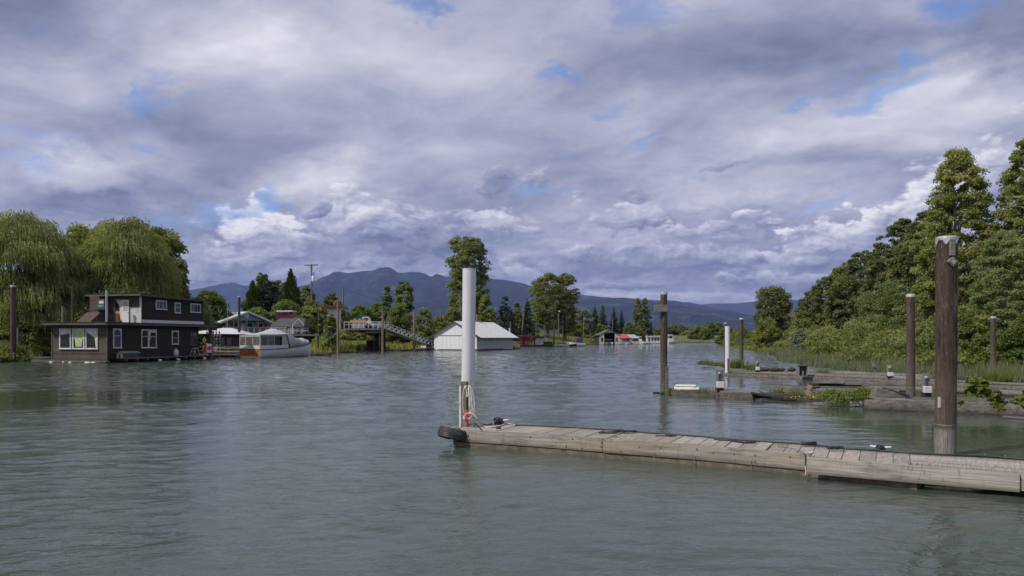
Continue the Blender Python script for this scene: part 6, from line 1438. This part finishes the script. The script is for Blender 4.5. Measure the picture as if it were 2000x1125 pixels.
r = np.random.RandomState(3); n = 520; q = P(1636, 784, .05); cx = r.normal(size=n) * .62; cyy = r.uniform(-.45, .35, n); czz = .12 + .22 * r.rand(n) * np.exp(-(cx / 1.0) ** 2)
v, f = quads(np.stack([cx, cyy, czz], -1), rdir(n, r), rdir(n, r), r.uniform(.03, .055, n), r.uniform(.03, .05, n))
o = np_mesh('yellow_flowers', v, f, paint('petal_yellow', (.62, .46, .03), .6, .15)); o.location = q; tag(o, 'yellow blossom scattered over the weeds beside the board stack', None, None, 'stuff')
leafy(1692, 781, 50, .42, G_LUSH, 'lush green plant left of the tilted hatch', 21, .1, .06, 20, 60)
leafy(1522, 769, 30, .2, G_BROWN, 'brownish low weed at the left of the plank section', 22, .1, .05, 8, 40)
leafy(1908, 783, 62, .78, G_LUSH, 'tallest leafy green plant on the log float right of the huge pile', 23, .3, .11, 22, 42)
leafy(1946, 790, 30, .42, G_LUSH, 'smaller leafy plant right of the tallest one on the log float', 24, .3, .07, 14, 45)
leafy(1950, 800, 26, .2, G_YELLOW, 'low bright green plant hanging over the front log', 25, .3, .06, 10, 45)
leafy(1999, 795, 36, .5, G_LUSH, 'leafy plant cut by the right edge of the photo on the log float', 26, .3, .08, 14, 45)
leafy(1876, 792, 20, .16, G_YELLOW, 'small yellowish weed just right of the huge pile', 27, .3, .05, 6, 40)

# ------------------------------------------------------------------ foreground dock
zd = .35
FGW = wood('foreground_fascia', (.20, .175, .145), (.40, .37, .33), (.22, 2.5, 5), 3.2, stain=(.10, .075, .045), st=.45, bump=.6)
FGD = wood('foreground_deck', (.20, .19, .175), (.37, .355, .335), (3.0, 3.0, 1), 3.4, stain=(.10, .09, .075), st=.4, bump=.7)
FGR = wood('silver_board', (.26, .245, .235), (.48, .465, .455), (.25, 3, 5), 3.0, stain=(.14, .11, .085), st=.35, bump=.6)
def along(pts, t):
    """point of a polyline at parameter 0..1 (by length)"""
    L_ = [0]; 
    for a_, b_ in zip(pts[:-1], pts[1:]): L_.append(L_[-1] + (b_ - a_).length)
    s = t * L_[-1]
    for i in range(len(pts) - 1):
        if s <= L_[i + 1] + 1e-9: return pts[i].lerp(pts[i + 1], (s - L_[i]) / (L_[i + 1] - L_[i]))
    return pts[-1].copy()
NE = [P(x, y, zd) for x, y in ((888, 836.8), (1030, 845.2), (1180, 855.5), (1380, 869.5), (1573, 886), (1680, 896.5), (1778, 905.5))]
FE = [NE[0] + Vector((.50, 1.10, 0)), P(1040, 831.8, zd), P(1200, 840.5, zd), P(1352, 852.5, zd), P(1564, 868, zd), P(1692, 880, zd), P(1776, 885, zd)]
FD = thing('floating_dock', 'long weathered plank dock running across the foreground to the right edge', 'dock', NE[0])
O_ = NE[0].copy(); O_.z = 0
FD.location = O_
def L3(p): return Vector(p) - O_
# cross planks: each own width, gap, tint through position in its noise, slight warp
r = random.Random(21); mb = MB(); N_ = 35
ts = [0]
for i in range(N_): ts.append(ts[-1] + r.uniform(.9, 1.1))
ts = [t_ / ts[-1] for t_ in ts]
for i in range(N_):
    a0, a1 = ts[i], ts[i + 1]; g_ = (a1 - a0) * .030
    n0, n1 = L3(along(NE, a0 + g_)), L3(along(NE, a1 - g_)); f0, f1 = L3(along(FE, a0 + g_)), L3(along(FE, a1 - g_))
    ex = r.uniform(-.012, .02); dn = (n0 - f0).normalized() * ex; zt_ = r.uniform(-.006, .006); cup = r.uniform(-.004, .004)
    sag = -.03 if i > N_ * .74 else 0
    vs = [n0 + dn, n1 + dn, f1, f0]; vs = [v + Vector((0, 0, zt_ + (cup if j in (0, 3) else -cup) + sag * (1 if j < 2 else .3))) for j, v in enumerate(vs)]
    lo_ = [v - Vector((0, 0, .045)) for v in vs]
    mb.add(vs + lo_, [(0, 1, 2, 3), (7, 6, 5, 4), (0, 4, 5, 1), (1, 5, 6, 2), (2, 6, 7, 3), (3, 7, 4, 0)])
def fgdeck(t, b):
    co = obj_co(t)
    isl = t.n('ShaderNodeNewGeometry').outputs['Random Per Island']
    rv = t.n('ShaderNodeVectorRotate', rotation_type='Z_AXIS'); t.put(rv.inputs['Vector'], co); rv.inputs['Angle'].default_value = R(-58)
    g = t.noise(t.v('ADD', t.v('MULTIPLY', rv.outputs[0], (.9, 13, 1)), t.comb(t.m('MULTIPLY', isl, 37), 0, 0)), 3, 7, .65, .3)
    g2 = t.noise(co, 2.2, 6, .65)
    c = t.mix(t.mr(g, .3, .72), (.205, .183, .158), (.40, .365, .325)); c = t.mix(1.0, c, t.mix(isl, (.78, .77, .75), (1.15, 1.13, 1.1)), 'MULTIPLY')
    c = t.mix(t.mr(g2, .52, .75, 0, .5), c, (.14, .12, .095))
    sp_ = t.noise(co, 26, 3, .5); c = t.mix(t.mr(sp_, .70, .76, 0, .5), c, (.05, .045, .04))
    t.put(b.inputs['Base Color'], c); b.inputs['Roughness'].default_value = .9; t.put(b.inputs['Normal'], t.bump(g, .7, .01))
mb.build('deck', mat('fg_deck', fgdeck), FD)
# lengthwise boards of the right section
mb = MB(); e0n, e0f = L3(P(1779, 904.6, zd)), L3(P(1777, 885.3, zd)); e1n, e1f = L3(P(2120, 933, zd)), L3(P(2120, 907, zd))
for j in range(5):
    q0, q1 = j / 5 + .008, (j + 1) / 5 - .008
    vs = [e0n.lerp(e0f, q0), e1n.lerp(e1f, q0), e1n.lerp(e1f, q1), e0n.lerp(e0f, q1)]; z_ = r.uniform(-.004, .012)
    vs = [v + Vector((0, 0, z_)) for v in vs]; lo_ = [v - Vector((0, 0, .045)) for v in vs]
    mb.add(vs + lo_, [(0, 1, 2, 3), (7, 6, 5, 4), (0, 4, 5, 1), (1, 5, 6, 2), (2, 6, 7, 3), (3, 7, 4, 0)])
mb.build('deck', mat('fg_deck', fgdeck), FD, label='lengthwise boards of the right section')
def fascia(t, b, pale=0.):
    co = obj_co(t); rv = t.n('ShaderNodeVectorRotate', rotation_type='Z_AXIS'); t.put(rv.inputs['Vector'], co); rv.inputs['Angle'].default_value = R(31)
    g = t.noise(t.v('MULTIPLY', rv.outputs[0], (.5, 3, 14)), 2.6, 8, .62, .5); g2 = t.noise(t.v('MULTIPLY', rv.outputs[0], (1, 1, 3)), 1.5, 6, .65); g3 = t.noise(t.v('MULTIPLY', rv.outputs[0], (.35, 1, 1)), 1.4, 3, .5)
    c = t.mix(t.mr(g, .3, .72), (.185 + pale, .163 + pale, .138 + pale), (.41 + pale, .37 + pale, .32 + pale))
    c = t.mix(t.mr(g3, .50, .68, 0, .38 if not pale else .08), c, (.32, .25, .15)); c = t.mix(t.mr(g2, .50, .70, 0, .65), c, (.12, .10, .082)); g4 = t.noise(t.v('MULTIPLY', rv.outputs[0], (9, 1, 1.2)), 1.8, 5, .7); c = t.mix(t.mr(g4, .56, .72, 0, .5), c, (.09, .078, .065))
    kn = t.n('ShaderNodeTexVoronoi'); t.put(kn.inputs['Vector'], t.v('MULTIPLY', rv.outputs[0], (1.6, 1, 3.4))); kn.inputs['Scale'].default_value = 1.6
    c = t.mix(t.mr(kn.outputs['Distance'], .075, .03, 0, .75), c, (.07, .05, .035))
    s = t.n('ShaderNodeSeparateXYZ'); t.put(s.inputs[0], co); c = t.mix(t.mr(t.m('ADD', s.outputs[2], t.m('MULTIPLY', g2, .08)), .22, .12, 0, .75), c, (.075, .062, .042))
    t.put(b.inputs['Base Color'], c); b.inputs['Roughness'].default_value = .85; t.put(b.inputs['Normal'], t.bump(g, .6, .01))
FASC = mat('fascia', fascia); FASP = mat('fascia_pale', lambda t, b: fascia(t, b, .06))
def board(pts, z0, z1, th_, name, m, sag=0, label=None):
    mb = MB(); pts = [L3(p) for p in pts]
    for a_, b_ in zip(pts[:-1], pts[1:]):
        u_ = (b_ - a_).normalized(); nn = Vector((-u_.y, u_.x, 0)) * th_
        vs = []
        for p in (a_, b_):
            for o2 in (Vector((0, 0, 0)), nn):
                for z_ in (z0, z1): vs.append(Vector((p.x, p.y, 0)) + o2 + Vector((0, 0, z_)))
        mb.add(vs, [(0, 1, 3, 2), (4, 6, 7, 5), (0, 4, 5, 1), (2, 3, 7, 6), (0, 2, 6, 4), (1, 5, 7, 3)])
    return mb.build(name, m, FD, label=label)
OUT = Vector((-.50, -.86, 0)) * .035
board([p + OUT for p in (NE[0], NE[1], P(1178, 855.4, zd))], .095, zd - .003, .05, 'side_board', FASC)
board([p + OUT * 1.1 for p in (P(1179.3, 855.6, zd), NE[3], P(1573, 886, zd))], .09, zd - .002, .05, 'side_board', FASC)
q0, q1 = P(1575, 893.6, .335), P(1991.5, 925.8, .335)
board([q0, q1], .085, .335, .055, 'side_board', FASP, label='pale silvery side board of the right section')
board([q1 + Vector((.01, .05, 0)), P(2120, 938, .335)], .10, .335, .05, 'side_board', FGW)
EU = (NE[0] - FE[0]).normalized()
board([FE[0] + Vector((-.03, 0, 0)), NE[0] + Vector((-.03, 0, 0))], .02, zd - .004, .05, 'end_board', OLDW)
# float timbers under the deck
WETL = wood('wet_float', (.085, .065, .042), (.27, .21, .14), (.4, 3, 3), 3.5, stain=(.02, .016, .01), st=.6, rough=.6, bump=.8)
mb = MB(); fr0 = [L3(p) for p in (NE[0], NE[1], NE[2], NE[3], P(1573, 886, zd), P(1795, 907, zd))]
for a_, b_ in zip(fr0[:-1], fr0[1:]):
    i0 = Vector((.065, .115, 0)); mb.beam(Vector((a_.x, a_.y, -.125)) + i0, Vector((b_.x, b_.y, -.125)) + i0, .30, .40)
mb.build('float_timber', WETL, FD)
mb = MB(); fr1 = [L3(p) for p in FE] + [L3(P(2120, 907, zd))]
for a_, b_ in zip(fr1[:-1], fr1[1:]):
    i0 = Vector((-.10, -.17, 0)); mb.beam(Vector((a_.x, a_.y, -.06)) + i0, Vector((b_.x, b_.y, -.06)) + i0, .28, .46)
mb.build('float_timber', WETL, FD)
mb = MB(); mb.beam(fr0[0] + Vector((.15, .3, -.40)), fr1[0] + Vector((.1, -.15, -.40)), .3, .42); mb.build('float_timber', WETL, FD)
mb = MB()
fr2 = [L3(P(1790, 907, zd)), L3(P(2120, 938, zd))]; mb.beam(Vector((fr2[0].x + .25, fr2[0].y + .45, .02)), Vector((fr2[1].x + .25, fr2[1].y + .45, .02)), .3, .3); mb.build('float_timber', DARKW, FD)
# bolts and hanging steel straps on the side board
STEEL = paint('weathered_steel', (.22, .20, .18), .6, .3)
for px, py in ((916, 849), (918, 857), (1037, 852), (1119, 855), (1176, 863), (1175, 871), (1291, 873), (1362, 876), (1394, 882), (1434, 884), (1475, 887), (1543, 890), (1250, 872), (1214, 879), (1475, 900), (1107, 870), (1138, 874)):
    # point on the vertical face: interpolate along the near edge at this column
    for a_, b_ in zip(NE[:-1], NE[1:]):
        xa, xb = a_.x / a_.y * F + 1000, b_.x / b_.y * F + 1000
        if xa <= px <= xb:
            lo_, hi_ = 0., 1.
            for _ in range(30):
                md = (lo_ + hi_) / 2; p = a_.lerp(b_, md)
                if p.x / p.y * F + 1000 < px: lo_ = md
                else: hi_ = md
            p = a_.lerp(b_, lo_); z_ = CH - (py - HZ) / F * p.y; p = p + OUT * 1.25
            MB().tube([Vector((p.x, p.y, z_)) - O_ + Vector((.02, .035, 0)), Vector((p.x, p.y, z_)) - O_ + Vector((-.008, -.014, 0))], [.014, .013], 8).build('bolt', STEEL, FD)
            break
for px in (968, 1154, 1283, 1359, 1472):
    for a_, b_ in zip(NE[:-1], NE[1:]):
        xa, xb = a_.x / a_.y * F + 1000, b_.x / b_.y * F + 1000
        if xa <= px <= xb:
            p = a_.lerp(b_, (px - xa) / (xb - xa)) - O_ + OUT * 1.6; top_ = .09 if px < 1250 else .17
            MB().beam(Vector((p.x, p.y, top_)), Vector((p.x, p.y, .0)), .010, .006).build('strap', GALV if px % 2 else STEEL, FD); break
# joint rope knots
def rope(pts, rad, m, name, label, cat='rope', group=None, sub=6):
    P_ = [Vector(p) for p in pts]; fine = []
    for i in range(len(P_) - 1):
        p0 = P_[max(i - 1, 0)]; p1 = P_[i]; p2 = P_[i + 1]; p3 = P_[min(i + 2, len(P_) - 1)]
        for j in range(sub):
            t = j / sub; fine.append(.5 * ((2 * p1) + (p2 - p0) * t + (2 * p0 - 5 * p1 + 4 * p2 - p3) * t * t + (3 * p1 - p0 - 3 * p2 + p3) * t ** 3))
    fine.append(P_[-1]); o = MB().tube(fine, rad, 6).build(name, m)
    return tag(o, label, cat, group)
ROPEC = paint('cream_rope', (.52, .48, .38), .9, .15); ROPEW = paint('white_rope', (.62, .62, .60), .9, .1)
zt_ = zd + .02
rope([P(1000, 829.5, zt_)] + [P(x, y - .5, zt_) for x, y in ((1100, 834.3), (1200, 840.4), (1260, 845), (1340, 850.5), (1420, 857.5), (1500, 863), (1570, 867.5), (1597, 870.5), (1650, 877), (1720, 880.5), (1790, 886), (1850, 889), (1930, 892), (2010, 898.5))], .016, BLACKP, 'black_hose', 'thin black hose laid along the far edge of the foreground dock', 'hose')
def coil(cx, cy_, n, rx, ry, label, m=BLACKP, rad=.011, seed=0, tail=0, group='black rope coils on the foreground dock', h0=.0):
    r = random.Random(seed); c0 = P(cx, cy_, zt_); pts = []
    for i in range(n * 10):
        a_ = i / 10 * 2 * math.pi; q = r.uniform(.55, 1.1)
        pts.append(c0 + Vector((math.cos(a_) * rx * q, math.sin(a_) * ry * q, .012 * (i / 10) * .8 + r.uniform(0, .015) + h0)))
    if tail: pts.insert(0, c0 + Vector((tail, .02, 0)))
    return rope(pts, rad, m, 'rope_coil', label, 'rope', group, 2)
coil(1212, 844, 3, .16, .10, 'black rope heap at the far edge near the middle of the dock', seed=1, tail=-.4)
coil(1230, 844.5, 3, .13, .06, 'second black rope heap touching the first at the far edge', seed=2)
coil(1312, 851.5, 2, .09, .05, 'small black rope loop at the far edge above the middle', seed=3, tail=-.3)
coil(1580, 869, 4, .14, .06, 'black rope bundle at the far edge above the side board joint', seed=4)
coil(1632, 877.5, 4, .12, .07, 'round black rope coil right of the side board joint', seed=5)
rope([P(1395, 857.5, zt_), P(1430, 860.5, zt_), P(1455, 864, zt_), P(1476, 863, zt_)], .018, BLACKP, 'black_hose', 'short thick black hose piece on the deck boards', 'hose')
rope([P(1182, 843.5, zt_), P(1170, 844.5, zt_), P(1176, 846, zt_), P(1205, 845.5, zt_)], .012, BLACKP, 'rope', 'open black rope loop on the deck boards left of the rope heaps')
rope([P(1519, 872.5, zt_), P(1540, 874.5, zt_), P(1560, 880, zt_), P(1572, 886.5, zt_), P(1580, 889, zt_), P(1588, 884.5, zt_)], .007, OLDW, 'rope', 'cream rope leading to the joint of the side boards')
coil(1582, 887.3, 2, .07, .05, 'cream rope knot at the joint of the side boards', ROPEC, .009, 8, group='cream rope knots on the dock', h0=.01)
rope([P(1573, 888, .33), P(1572, 904, .2), P(1574, 925, .06), P(1571, 931, .0)], .006, ROPEC, 'rope', 'rope end hanging into the water at the side board joint')
def cleat(px, py, label, big=1.0):
    k = thing('cleat', label, 'cleat', P(px, py, zd + .004), R(-30), 'cleats on the foreground dock')
    MB().b2(-.10 * big, .10 * big, -.03, .03, 0, .05 * big).build('base', BLACKP, k, bevel=.008)
    MB().tube([(-.20 * big, 0, .10 * big), (-.1 * big, 0, .085 * big), (.1 * big, 0, .085 * big), (.20 * big, 0, .10 * big)], [.012, .02, .02, .012], 8).build('horn', WHITEM, k)
    r = random.Random(px); pts = []
    for i in range(46):
        a_ = i * .7; pts.append((math.cos(a_) * .09 * big * r.uniform(.5, 1.2), math.sin(a_) * .05 * big, .05 * big + .055 * big * (.5 + .5 * math.sin(a_ * .9)) + r.uniform(0, .02)))
    MB().tube(pts, .014 * big, 6).build('wrapped_line', BLACKP, k)
    return k
cleat(975, 829.5, 'cleat wrapped in thick black line near the left end of the dock', 1.15)
cleat(1720, 881.5, 'cleat wrapped in black line at the right part of the dock', .8)
PINL = ['nearest the first cleat', 'second from the left', 'third from the left', 'left of the first rope heap', 'between rope heap and small rope loop', 'beside the short thick hose piece', 'left of the cream rope', 'right of the huge pile', 'closest to the right edge of the photo']
for i, (px, py) in enumerate(((1030, 830.9), (1074, 833.2), (1118.5, 835.5), (1165, 838), (1264, 845.5), (1477, 861.5), (1527, 865.5), (1924, 892), (1964, 894.5))):
    tag(MB().tube([(0, 0, -.02), (0, 0, .045)], [.008, .012], 6).build('peg', GALV), 'short galvanised pin in the far dock edge, ' + PINL[i], 'pin', 'pins along the far edge of the dock').location = P(px, py, zd)
tag(MB().b2(-.04, .04, -.02, .02, 0, .05).build('rusty_bracket', STEEL), 'small dark bracket lying on the deck near the second side board', 'bracket').location = P(1201, 854, zd)
tag(MB().b2(-.05, .05, -.03, .03, 0, .04).build('iron_fitting', BLACKP), 'flat black iron fitting on the deck boards near the left end', 'fitting').location = P(974, 838, zd)
tuft(1788, 906.5, 9, .06, 12, G_LUSH, 'grass_tuft', 'tiny grass tuft sprouting behind the pale side board', 50, zd - .02, .012, .5, .06)
# tyre bent round the left corner
c_ = NE[0] + Vector((-.03, -.02, 0)); k = thing('tyre_fender', 'old black car tyre hung round the left corner of the foreground dock', 'tyre', (c_.x, c_.y, .235))
k.rotation_euler = (R(-10), R(14), R(0))
g = []; n1, n2 = 34, 16
for i in range(n1 + 1):
    a_ = R(100 + 235 * i / n1); row = []
    for j in range(n2 + 1):
        b_ = 2 * math.pi * j / n2; cx_, cz_ = math.cos(b_), math.sin(b_)
        rr = .245 + .075 * (abs(cx_) ** .7) * (1 if cx_ > 0 else -1); zz_ = .115 * (abs(cz_) ** .6) * (1 if cz_ > 0 else -1)
        if cx_ > .55 and j % 2: rr -= .010
        row.append((math.cos(a_) * rr, math.sin(a_) * rr, zz_))
    g.append(row)
def tyref(t, b):
    co = obj_co(t); n = t.noise(co, 9, 6, .6); b.inputs['Roughness'].default_value = .55
    t.put(b.inputs['Base Color'], t.mix(t.mr(n, .35, .7), (.018, .018, .020), (.060, .060, .064))); s = t.n('ShaderNodeSeparateXYZ'); t.put(s.inputs[0], co)
    t.put(b.inputs['Normal'], t.bump(t.m('SINE', t.m('MULTIPLY', s.outputs[2], 190)), .5, .008))
MB().sheet(g).build('tread', mat('tyre_rubber', tyref), k)
mb = MB(); mb.tube([(-.05, -.28, .10), (.03, -.2, .14), (.12, -.1, .13)], .014, 6); mb.build('tie_rope', ROPEC, k)
# white sleeved pile, wooden post with hanging lines
k = thing('sleeved_pile', 'tall thick white sleeved pile at the left end of the foreground dock', 'sleeved pile', (-.955, 17.35, -1.2))
def sleevef(t, b):
    co = obj_co(t); s = t.n('ShaderNodeSeparateXYZ'); t.put(s.inputs[0], co); n = t.noise(t.v('MULTIPLY', co, (7, 7, .6)), 2, 5, .6)
    n3 = t.noise(t.v('MULTIPLY', co, (5, 5, 1.4)), 2, 7, .7); cc = t.mix(t.mr(n, .35, .75), (.66, .66, .70), (.58, .59, .63)); cc = t.mix(t.m('MULTIPLY', t.mr(n3, .5, .72), t.mr(s.outputs[2], 3.2, 1.4, .18, .8)), cc, (.34, .32, .26)); t.put(b.inputs['Base Color'], cc); b.inputs['Roughness'].default_value = .32; b.inputs['Coat Weight'].default_value = .15
hP = CH - (526 - HZ) / F * 17.35 + 1.2; rp_ = 26 / F * 17.35 / 2
MB().tube([(-.055, 0, 0), (-.04, 0, 1.5), (0, 0, hP * .55), (.025, 0, hP)], rp_, 40).build('sleeve', mat('sleeve_white', sleevef), k)
MB().tube([(.025, 0, hP), (.025, 0, hP + .012)], [rp_ + .004, rp_ + .002], 40).build('cap', WHITEM, k)
MB().tube([(-.04, 0, 1.35), (-.04, 0, 2.35)], [rp_ + .012, rp_ + .012], 40).build('lower_sleeve', mat('sleeve_white', sleevef), k)
pq = P(907.5, 832.5, zd); zpt = CH - (745 - HZ) / F * pq.y
k = thing('mooring_post', 'grey brown wooden post at the left end of the dock hung with ropes', 'post', (pq.x, pq.y, zd), R(-25))
MB().b2(-.07, .07, -.05, .05, -.25, zpt - zd).build('post', wood('post_wood', (.12, .095, .075), (.26, .22, .19), (3, 3, .4), 4), k, bevel=.008)
def pp(px, py, dz=0): return PD(px, py, pq.y - .12 + dz)
mb = MB()
for i in range(4):
    r_ = random.Random(i); w0 = 3.2 + i * .7
    mb.tube([pp(910.5 + i * .4, 754)] + [pp(908.5 + w0 * .9 * math.cos(a_), 783 + (29 - i) * math.sin(a_), -.01 * i) for a_ in [R(-90 + 360 * j / 20) for j in range(21)]], .011, 5)
tag(mb.build('rope_hank', ROPEC), 'cream rope hank hanging on the wooden post', 'rope')
mb = MB(); r = random.Random(11)
for i in range(9):
    x_ = 914 + i * .95; ln = r.uniform(30, 62)
    pts = [pp(914 + r.uniform(0, 3), 752, -.02)]
    for j in range(1, 9): pts.append(pp(x_ + 2.2 * math.sin(j * .9 + i * 1.7) * j / 8 + j * .25, 752 + ln * j / 8, -.02 - .01 * (i % 3)))
    pts += [pp(pts and x_ + 4, 752 + ln + 3, -.03), pp(x_ + 5.5, 752 + ln - 6, -.03), pp(x_ + 5, 752 + ln * .5, -.03)]
    mb.tube(pts, .0075 if i > 3 else .011, 5)
tag(mb.build('white_line_bundle', ROPEW), 'tangled bundle of thin white lines hanging beside the wooden post', 'rope')
mb = MB(); mb.tube([pp(912.5, 775, -.03), pp(912, 812, -.03)], .022, 8); tag(mb.build('boat_hook', BLACKP), 'black boat hook handle hanging between the rope hanks on the post', 'boat hook')
tag(MB().tube([pp(911.5, 831, -.04), pp(912.3, 800, -.04)], [.036, .030], 10).build('red_float', paint('red_plastic', (.50, .05, .04), .5, .2)), 'slim red float standing at the foot of the wooden post', 'float')
tag(MB().tube([pp(916.5, 757, -.02), pp(918, 741, -.02)], [.014, .010], 8).build('orange_rod', paint('orange_plastic', (.65, .25, .05), .5)), 'short orange rod sticking up above the white lines', 'rod')
rope([pp(907, 818, -.05), pp(909, 811, -.05), pp(915, 807.5, -.06), pp(924, 809, -.08), pp(933, 819, -.1), P(943, 831.5, zt_), P(958, 834, zt_), P(975, 832, zt_), P(990, 827.5, zt_), P(1006, 830.5, zt_)], .014, ROPEC, 'rope', 'thick cream rope arching from the post down onto the deck')
rope([pp(909, 816, -.06), pp(916, 818, -.06), pp(922, 812, -.06), pp(918, 806, -.06), pp(908, 809, -.06)], .013, ROPEC, 'rope', 'cream rope loop tied low round the wooden post')
rope([P(912, 829, zt_), P(930, 827, zt_), P(950, 828.5, zt_), P(962, 827.5, zt_)], .014, BROWNW, 'rope', 'brown rope lying on the deck left of the first cleat')
rope([P(926, 834, zt_), P(929, 827, zt_ + .05), P(934, 833, zt_), P(940, 838.5, zt_)], .014, BLACKP, 'rope', 'short black line tied near the left deck corner')
tag(MB().tube([pp(907.2, 818, -.07), pp(905.5, 812, -.07)], [.026, .02], 8).build('shackle_float', WHITEP), 'white plug end of the thick rope at the wooden post', 'rope end')
